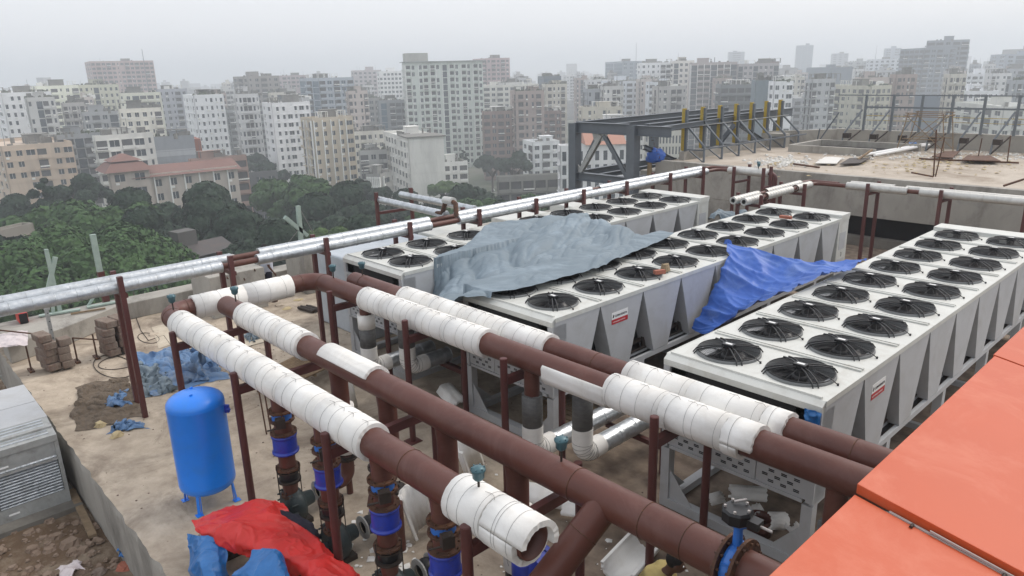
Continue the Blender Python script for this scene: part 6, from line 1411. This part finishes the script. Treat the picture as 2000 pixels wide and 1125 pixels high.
B("apartment_building", "long low brown red block right of the pergola one", 1006, 1012, 1096, 222, 345, 6, (146,114,104), 'w', 'wbwbwbw')
B("apartment_building", "white flat with green shutters above the trees, centre", 1018, 1040, 1092, 282, 268, 20, (231,234,234), 'bw', 'wbw', indiv=True)
B("unfinished_building", "low unfinished concrete frame among the trees", 964, 972, 1090, 352, 190, 10, (150,148,140), 'b', 'bbbbb', fh=3.4, tank=False)
T, o, dr, dl, Lr, Ll, zt = B("arcade_building", "white building with rows of arched windows behind the steel frame", 1088, 1094, 1226, 292, 178, 8, (231,231,229), 'ww', 'vvvvvvvv', fh=3.3, ww=.6, wh=.62, tank=False, indiv=True)
a = MB(); c0 = o+dr*Lr*.38-dl*.8; c0.z = zt+.9; a.add([c0, c0+dr*(Lr*.62), c0+dr*(Lr*.62)+dl*8+Vector((0,0,4)), c0+dl*8+Vector((0,0,4)), c0+dl*16, c0+dr*(Lr*.62)+dl*16], [(0,1,2,3), (3,2,5,4), (0,3,4), (1,5,2), (0,4,5,1)]); a.build("pitched_roof", mat("terracotta_roof", lin((176,128,108)), .8), T, fix=True)
B("apartment_building", "cream low rise seen above the steel frame beams", 1130, 1136, 1216, 214, 300, 8, (206,198,176), 'w', 'wwswwsww', indiv=False)
B("apartment_building", "white mid rise seen through the steel frame", 1150, 1156, 1262, 246, 250, 10, (229,229,225), 'w', 'wwwbwwbw')
B("civic_building", "pale building with many tall windows seen right of the steel frame", 1262, 1268, 1350, 262, 235, 8, (200,198,182), 'v', 'vvvvvvvvvvvv', fh=3.4, tank=False, ww=.5)
# right of centre
B("apartment_building", "pale grey block with balcony columns in front of the right skyline", 1174, 1190, 1262, 162, 430, 14, (216,222,229), 'bw', 'bwsbwb')
B("office_building", "hazy blue grey office with a slanted side on the skyline", 1182, 1216, 1262, 122, 640, 22, (140,154,168), 'gg', 'wwww', glass='glass_b')
B("apartment_building", "white tower with small windows and a long balcony side", 1244, 1252, 1312, 126, 460, 8, (239,241,241), 'w', 'wswsbb', ww=.42)
B("apartment_building", "white narrow block with grey balconies in front", 1262, 1268, 1312, 164, 400, 8, (220,225,231), 'w', 'bwsb')
B("apartment_building", "cream striped tower with grey vertical recesses", 1308, 1316, 1356, 122, 450, 8, (231,227,216), 'w', 'gwwg')
B("apartment_building", "brown framed white grid tower on the right skyline", 1346, 1350, 1440, 126, 430, 6, (182,170,166), 'w', 'gbbgbbg', vfin=True)
B("apartment_building", "white and grey tower with brown frame panels", 1436, 1442, 1522, 128, 440, 6, (178,172,172), 'w', 'gwwgwwwg')
B("apartment_building", "brown framed open tower at the right centre skyline", 1474, 1478, 1522, 124, 470, 5, (142,120,116), 'g', 'b.b')
B("unfinished_building", "grey unfinished block with open floors behind the yellow posts", 1400, 1408, 1474, 170, 320, 8, (130,134,136), 'b', 'bbbb', fh=3.3)
B("unfinished_building", "block wrapped in teal construction netting", 1470, 1476, 1512, 162, 300, 8, (112,134,144), '.', '...', fh=3.2)
B("apartment_building", "white narrow tower with dark slot windows right of the netting", 1504, 1512, 1553, 164, 290, 14, (241,243,244), 'w', 'wsW', indiv=True)
B("apartment_building", "grey mid rise under the right skyline beside the cream tower", 1546, 1552, 1612, 196, 390, 8, (166,168,172), 'w', 'bwbw')
B("apartment_building", "large cream tower with two fronts behind the upper roof", 1604, 1702, 1748, 172, 330, 66-20, (206,202,178), 'wbwswbwsw', 'wbww', fh=3.05, ww=.5)
B("office_building", "dark teal glass office with a beige side on the right skyline", 1576, 1624, 1668, 134, 640, 20, (90,112,130), '..', '.', glass='glass_b')
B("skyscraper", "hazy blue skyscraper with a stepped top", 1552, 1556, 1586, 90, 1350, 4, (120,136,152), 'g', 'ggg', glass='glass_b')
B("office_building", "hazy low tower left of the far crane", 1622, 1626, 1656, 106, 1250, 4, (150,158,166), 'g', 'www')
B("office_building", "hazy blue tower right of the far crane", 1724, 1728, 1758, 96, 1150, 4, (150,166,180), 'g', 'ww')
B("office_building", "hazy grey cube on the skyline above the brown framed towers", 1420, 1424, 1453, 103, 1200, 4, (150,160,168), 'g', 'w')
B("unfinished_building", "tall dark tower under construction with open floors and blue netting", 1756, 1806, 1890, 96, 600, 30, (132,142,154), 'bbbbb', 'bwbwbwb', fh=3.3, ww=.6)
B("unfinished_building", "raised right half of the dark tower under construction", 1806, 1812, 1889, 82, 606, 16, (140,148,158), 'b', 'bbwbb', fh=3.3)
B("apartment_building", "pale white block beside the dark tower under construction", 1870, 1876, 1940, 148, 520, 8, (229,231,234), 'w', 'wwbww')
B("apartment_building", "white stepped block at the right, below the dark tower", 1868, 1878, 1962, 182, 380, 8, (236,239,241), 'w', 'gwggws', ww=.5)
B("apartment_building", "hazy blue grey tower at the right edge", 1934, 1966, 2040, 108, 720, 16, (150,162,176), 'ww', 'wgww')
B("apartment_building", "grey tower in front of the hazy one at the right edge", 1938, 1946, 2040, 138, 520, 8, (170,174,180), 'w', 'bwsbwb')
B("apartment_building", "cream apartment block behind the fence at the right edge", 1878, 1960, 2060, 214, 290, 24, (212,212,203), 'wbwbw', 'wbwb')
B("unfinished_building", "blue netted lower block behind the fence frames", 1760, 1764, 1862, 196, 380, 8, (88,108,130), '.', '....', fh=3.3, tank=False)
B("office_building", "white office with square windows on the right skyline", 1692, 1698, 1760, 118, 760, 6, (214,220,227), 'w', 'wwwwww')
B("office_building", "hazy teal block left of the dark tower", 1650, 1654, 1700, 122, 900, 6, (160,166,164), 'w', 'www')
# garden house among the trees
T, o, dr, dl, Lr, Ll, zt = B("old_house", "small weathered house with dark tin roofs among the trees", 322, 362, 408, 505, 100, 30, (104,98,88), 'ww', 'www', fh=3.0, tank=False, roof=False)
a = MB(); c0 = o-dr*.5-dl*.5; c0.z = zt; a.add([c0, c0+dr*(Lr+1), c0+dr*(Lr+1)+dl*3.5+Vector((0,0,1.2)), c0+dl*3.5+Vector((0,0,1.2)), c0+dl*7, c0+dr*(Lr+1)+dl*7], [(0,1,2,3), (3,2,5,4), (0,3,4), (1,5,2), (0,4,5,1)]); a.build("tin_roof", mat("dark_tin_roof", lin((70,72,74)), .6, .3, col2=lin((96,84,78)), scale=.8, amt=1), T, fix=True)
a = MB(); a.obox((*(o+dr*.8+dl*2.5).xy, zt+.3), dr*2.6, dl*2.2, (0,0,2.6)); a.build("roof_room", bmat((96,92,88)), T)
B("garden_building", "white low building between the trees under the silver pipes", 330, 345, 420, 540, 88, 20, (212,212,201), 'w', 'ww', tank=False)
B("old_house", "grey gabled house at the far left edge above the silver pipes", -60, -50, 6, 475, 120, 40, (150,142,130), 'ww', 'ww', tank=False)
B("shed", "dark flat roofed sheds between the trees left of centre", 462, 470, 520, 345, 250, 12, (96,98,98), 'w', 'www', tank=False)
# filler: random mid and far town
FC = [(206,206,202), (190,192,194), (212,206,190), (184,180,176), (200,186,178), (166,172,180), (220,220,218), (176,156,146)]
rs = random.Random(12); PT = ['wbwsw', 'swbbws', 'bw.wb', 'w.gbw', 'sw.bbs', '.bwwb.', 'bsbsb']
names = set()
spots = ["left of the pinkish high rise", "between the left towers", "left of the grey brown block", "behind the bright white slab", "between the blue grey tower and its neighbours", "right of the tall green white tower", "beside the dark glass office", "in the low gap right of the dark glass office", "above the terracotta roof", "behind the white tower with small windows", "behind the brown framed towers", "right of the netted block", "behind the large cream tower", "left of the dark tower under construction", "right of the dark tower under construction", "near the right edge"]
ft = ["small", "squat", "narrow", "wide", "flat topped"]; 
fx = [40, 150, 440, 560, 690, 985, 1075, 1130, 1170, 1280, 1400, 1555, 1650, 1740, 1880, 1960]
cn = ["whitish", "light grey", "sandy", "taupe", "rosy", "slate", "chalk white", "brownish"]
for i, (sx, sp) in enumerate(zip(fx, spots)):
    for k_ in range(5):
        ci = (i*3+k_) % 8; D = 330+k_*110+rs.uniform(-30, 30); x = sx+rs.uniform(-34, 34); w = rs.uniform(26, 52)*380/D
        yt = HR(x)+(rs.uniform(26, 44)-k_*3)*(300/D)*1.25
        B("city_block", "%s %s distant block %s" % (ft[k_], cn[ci], sp), x-w*.2, x, x+w, yt, D, rs.uniform(6, 30), FC[ci], rs.choice(PT)[:3], rs.choice(PT), band=(k_ < 2), ww=rs.uniform(.32, .55), wh=rs.uniform(.36, .55), fh=rs.uniform(2.9, 3.3))
# far skyline mass
a = MB(); rs = random.Random(5)
for i in range(900):
    az = rs.uniform(-130, 2130); D = rs.uniform(700, 2300); d = ray(az, HR(az)); v = Vector((d.x, d.y, 0)).normalized(); c = v*D; h = rs.choice((14, 18, 22, 28, 34, 42))*rs.uniform(.7, 1.05)+(rs.random() < .05)*14; w = rs.uniform(9, 22); t = rs.uniform(0, 1.5)
    u = Vector((math.cos(t), math.sin(t), 0)); n_ = Vector((-math.sin(t), math.cos(t), 0)); c.z = GZ; a.obox(c, u*w, n_*w*rs.uniform(.5, 1.2), (0, 0, h)); 
    if rs.random() < .5: a.obox(c+u*w*.3+n_*2+Vector((0,0,h)), u*w*.3, n_*4, (0, 0, 3))
a.build("distant_town", mat("distant_town_plaster", lin((176,174,168)), .9, col2=lin((120,122,126)), scale=.09, amt=1, world=True, stretch=(1,1,4)), kind="stuff", label="mass of hazy low buildings reaching the horizon", cat="town")
a = MB()
for px, yt, D in ((1243, 84, 900), (1713, 88, 1300), (277, 96, 650), (1396, 112, 460)): 
    d = ray(px, yt); s_ = D/math.hypot(d.x, d.y); p = C0+d*s_; a = MB(); a.tube((p.x, p.y, GZ), (p.x, p.y, p.z), .5, .2, n=6)
    solo("mast", {1243: "hazy lattice mast above the skyline near the centre", 1713: "thin crane mast on the right skyline", 277: "antenna mast on the pinkish high rise", 1396: "flag like mast above the brown framed towers"}[px], "mast", a, M['frame'])

# ================================================================== TREES
def leafmat(n_, c1, c2):
    m = mat(n_, lin(c1), .75, col2=lin(c2), scale=.3, amt=.8, spec=.25, stain=lin(tuple(min(255, v*1.28) for v in c1)), sscale=.9, samt=.35); return m
LM = [leafmat("leaf_dark", (48,68,48), (30,46,36)), leafmat("leaf_mid", (72,100,54), (46,70,42)), leafmat("leaf_bright", (96,120,68), (68,92,54))]
def crown_mesh(name, seed, m, rx=7, rz=3.6, lobes=26, leaves=15000, leaf=.30, flat=.5, under=.25):
    rg = np.random.RandomState(seed); C_, R_ = [], []
    for i in range(lobes):
        th = rg.uniform(0, 6.283); rr_ = math.sqrt(rg.uniform(0, 1))*.82; z = (1-rr_**2)*rg.uniform(.35, .95)
        C_.append((rr_*math.cos(th)*rx, rr_*math.sin(th)*rx, z*rz)); R_.append(rg.uniform(.20, .34)*rx)
    C_ = np.array(C_); R_ = np.array(R_)
    pick = rg.choice(lobes, leaves, p=R_**2/np.sum(R_**2)); d = rg.normal(size=(leaves, 3)); d[:, 2] += .55; d /= np.linalg.norm(d, axis=1)[:, None]
    rad = R_[pick]*(1-.28*rg.rand(leaves)**2.2); sc = np.array([1, 1, flat+.25])
    P = C_[pick]+d*rad[:, None]*sc
    bump = np.array([noise.noise(Vector(tuple(p*.9))) for p in P]); P += d*bump[:, None]*.55
    # clumps: quads tilted round the outward normal
    nrm = d+rg.normal(scale=.32, size=(leaves, 3)); nrm /= np.linalg.norm(nrm, axis=1)[:, None]
    t = np.cross(nrm, rg.normal(size=(leaves, 3))); t /= np.linalg.norm(t, axis=1)[:, None]; b = np.cross(nrm, t); s_ = leaf*(.6+.8*rg.rand(leaves))[:, None]
    V = np.empty((leaves, 4, 3)); V[:, 0] = P-t*s_; V[:, 1] = P-b*s_*.5+nrm*s_*.15; V[:, 2] = P+t*s_; V[:, 3] = P+b*s_*.5+nrm*s_*.15
    V = V.reshape(-1, 3)
    # inner leafy core so that the crown is not see-through
    core_v, core_f = [], []; base = len(V)
    for c, r_ in zip(C_, R_):
        o_ = base+len(core_v); N, K = 9, 6
        for i in range(K+1):
            for j in range(N):
                dd = Vector((math.sin(math.pi*i/K)*math.cos(2*math.pi*j/N), math.sin(math.pi*i/K)*math.sin(2*math.pi*j/N), math.cos(math.pi*i/K)))
                q = .70+.2*noise.noise(dd*2+Vector(tuple(c))); core_v.append((c[0]+dd.x*r_*q, c[1]+dd.y*r_*q, c[2]+dd.z*r_*q*(flat+.2)))
        for i in range(K):
            for j in range(N): core_f.append((o_+i*N+j, o_+(i+1)*N+j, o_+(i+1)*N+(j+1) % N, o_+i*N+(j+1) % N))
    me = bpy.data.meshes.new(name); nv = len(V)+len(core_v); nq = leaves+len(core_f)
    allv = np.concatenate([V, np.array(core_v)]).astype(np.float32); fi = np.concatenate([np.arange(leaves*4), np.array(core_f).reshape(-1)]).astype(np.int32)
    me.vertices.add(nv); me.vertices.foreach_set("co", allv.reshape(-1)); me.loops.add(nq*4); me.loops.foreach_set("vertex_index", fi)
    me.polygons.add(nq); me.polygons.foreach_set("loop_start", np.arange(nq, dtype=np.int32)*4); me.polygons.foreach_set("loop_total", np.full(nq, 4, dtype=np.int32))
    me.update(calc_edges=True); me.materials.append(m); return me
CM = {}
for k_, (nm_, sd, mi, rx, rz, lb_, lv, lf) in enumerate((("rain", 1, 1, 14, 7, 80, 60000, .36), ("a", 2, 0, 7.5, 5.5, 16, 16000, .36), ("b", 3, 0, 6.5, 6.5, 15, 15000, .36), ("c", 4, 1, 7.5, 5, 20, 17000, .36), ("d", 5, 2, 6, 4.5, 13, 13000, .34), ("tall", 6, 0, 3.2, 9, 22, 11000, .30))):
    CM[nm_] = crown_mesh("crown", sd, LM[mi], rx, rz, lb_, lv, lf)
M['bark'] = mat("bark", lin((84,72,60)), .95, col2=lin((60,52,44)), scale=3, amt=1)
tb = MB(); tb.tube((0, 0, 0), (0, 0, 1), .5, .3, n=9)
for i in range(5): t = i*1.257; tb.tube((0, 0, .74+.02*i), (math.cos(t)*2.4, math.sin(t)*2.4, .98+.02*i), .16, .06, n=6)
TM = mesh_of(tb, "trunk", M['bark'])
def tree(px, py_top, D, kind, s_, label, squash=1.0, rot=None):
    py_top -= 12 if (D < 200 and kind != 'd') else 0; d = ray(px, py_top); k_ = D/math.hypot(d.x, d.y); p = C0+d*k_; me = CM[kind]
    hz = {"rain": 8.6, "a": 6.8, "b": 7.8, "c": 6.4, "d": 5.8, "tall": 10.0}[kind]*s_*squash
    T = thing("tree", label, "tree", (p.x, p.y, GZ), "trees between the roof and the city")
    c = link("crown", me, T, (0, 0, p.z-hz-GZ)); c.scale = (s_, s_, s_*squash); c.rotation_euler = (0, 0, rot if rot is not None else random.uniform(0, 6.28))
    hh = p.z-hz-GZ; t = link("trunk", TM, T, (0, 0, 0)); t.scale = (s_*.9, s_*.9, max(hh, 2)*1.0)
    return T
tree(146, 458, 96, "rain", .92, "huge umbrella shaped rain tree with fine bright leaves at the left")
TL = [(30, 432, 118, "b", 1.3, "dark tree at the left edge behind the rain tree"), (75, 345, 165, "tall", 1.0, "tall narrow dark tree in front of the peach building"), (150, 352, 185, "a", .9, "grey green tree between the left houses"),
 (100, 388, 135, "c", 1.5, "wide mid green tree behind the rain tree, left part"), (185, 392, 128, "c", 1.4, "wide mid green tree behind the rain tree, right part"), (250, 385, 140, "a", 1.35, "dark tree below the pagoda tower"),
 (310, 440, 112, "b", 1.1, "dark tree above the small tin roofed house, left"), (385, 368, 140, "a", 1.5, "dark tree in front of the institutional building, left"), (455, 365, 138, "b", 1.6, "dark tree in front of the institutional building, right"), (400, 400, 122, "a", 1.3, "big dark tree behind the tin roofed house"),
 (480, 420, 112, "a", 1.35, "dark tree left of the pale crossed beams"), (540, 400, 120, "b", 1.3, "dark tree right of the pale crossed beams"), (560, 345, 175, "c", 1.3, "mid green tree below the tan and cream block, left"), (620, 352, 165, "c", 1.4, "mid green tree below the tan and cream block, right"),
 (600, 395, 130, "a", 1.4, "dark tree above the long silver pipes, centre left"), (665, 372, 145, "a", 1.4, "dark tree left of the crossing pipes"), (700, 345, 180, "b", 1.1, "dark tree at the foot of the weathered wing"), (720, 398, 135, "b", 1.2, "dark tree behind the crossing pipes"),
 (640, 432, 100, "d", .62, "small bright bush right of the pale crossed beams"), (590, 470, 92, "d", .45, "small bright shrub under the pale crossed beams"), (780, 385, 160, "a", 1.2, "dark tree under the white slab"), (835, 375, 165, "b", 1.2, "dark tree right of the white slab end wall"), (890, 372, 165, "a", 1.2, "dark tree in the centre below the tall tower"),
 (860, 405, 130, "c", 1.0, "mid green tree above the brown pipe hump"), (930, 355, 185, "b", 1.1, "tree left of the unfinished frame building"), (945, 385, 150, "c", 1.2, "mid green tree below the unfinished frame, left"), (1010, 380, 148, "d", 1.3, "light green tree below the unfinished frame, middle"), (1065, 378, 150, "c", 1.1, "mid green tree below the unfinished frame, right"),
 (1000, 408, 120, "a", 1.1, "dark tree above the white cover boxes"), (905, 288, 300, "tall", .7, "dark slender tree at the foot of the tall tower"), (960, 290, 290, "b", 1.1, "dark tree below the brown brick block"), (1005, 296, 260, "a", 1.0, "dark tree beside the white flat with shutters"), (870, 345, 215, "d", .9, "pale green bush behind the white narrow block"),
 (480, 285, 300, "b", 1.3, "dark trees in the street gap, left centre"), (520, 318, 260, "a", 1.2, "dark tree at the foot of the bright white slab"), (435, 300, 270, "a", 1.0, "dark tree behind the brick house"), (1130, 395, 130, "a", .9, "dark tree behind the steel column"), (325, 560, 70, "d", .42, "low shrub outside the parapet below the silver pipes"), (280, 575, 66, "d", .4, "second low shrub outside the parapet, further left"), (410, 535, 75, "d", .5, "low shrub left of the concrete plinth"),
 (545, 535, 60, "d", .4, "low shrub behind the standing man"), (760, 420, 110, "b", 1.0, "dark tree between the crossing pipes and the chiller"), (20, 395, 170, "a", 1.0, "dark tree under the peach building"), (345, 400, 130, "b", 1.0, "dark tree between the rain tree and the institutional building"), (250, 420, 118, "a", 1.1, "dark tree right above the rain tree"),
 (520, 450, 98, "a", 1.1, "dark tree low behind the silver pipes"), (445, 460, 96, "b", 1.0, "dark tree beside the tin roofed house"), (590, 440, 104, "b", 1.1, "dark tree behind the pale crossed beams"), (690, 430, 108, "a", 1.1, "dark tree behind the post of the crossing pipes")]
for a_ in TL: tree(*a_)

# ================================================================== HAZE
bpy.ops.mesh.primitive_cube_add(size=1)
hz = bpy.context.object; hz.name = "haze"; hz.data.name = "haze"
top_ = 72; hz.location = (0, 1200, (top_-41.0)/2); hz.scale = (9000, 6600, top_+41.0)
hm = bpy.data.materials.new("haze"); hm.use_nodes = True; n_ = hm.node_tree; n_.nodes.clear()
o_ = n_.nodes.new("ShaderNodeOutputMaterial"); pv = n_.nodes.new("ShaderNodeVolumePrincipled")
pv.inputs["Color"].default_value = (.89, .935, .985, 1); pv.inputs["Density"].default_value = .00092; pv.inputs["Anisotropy"].default_value = .2
n_.links.new(pv.outputs[0], o_.inputs["Volume"]); hz.data.materials.append(hm)
hz["kind"] = "stuff"; hz["label"] = "even grey blue city haze filling the air"
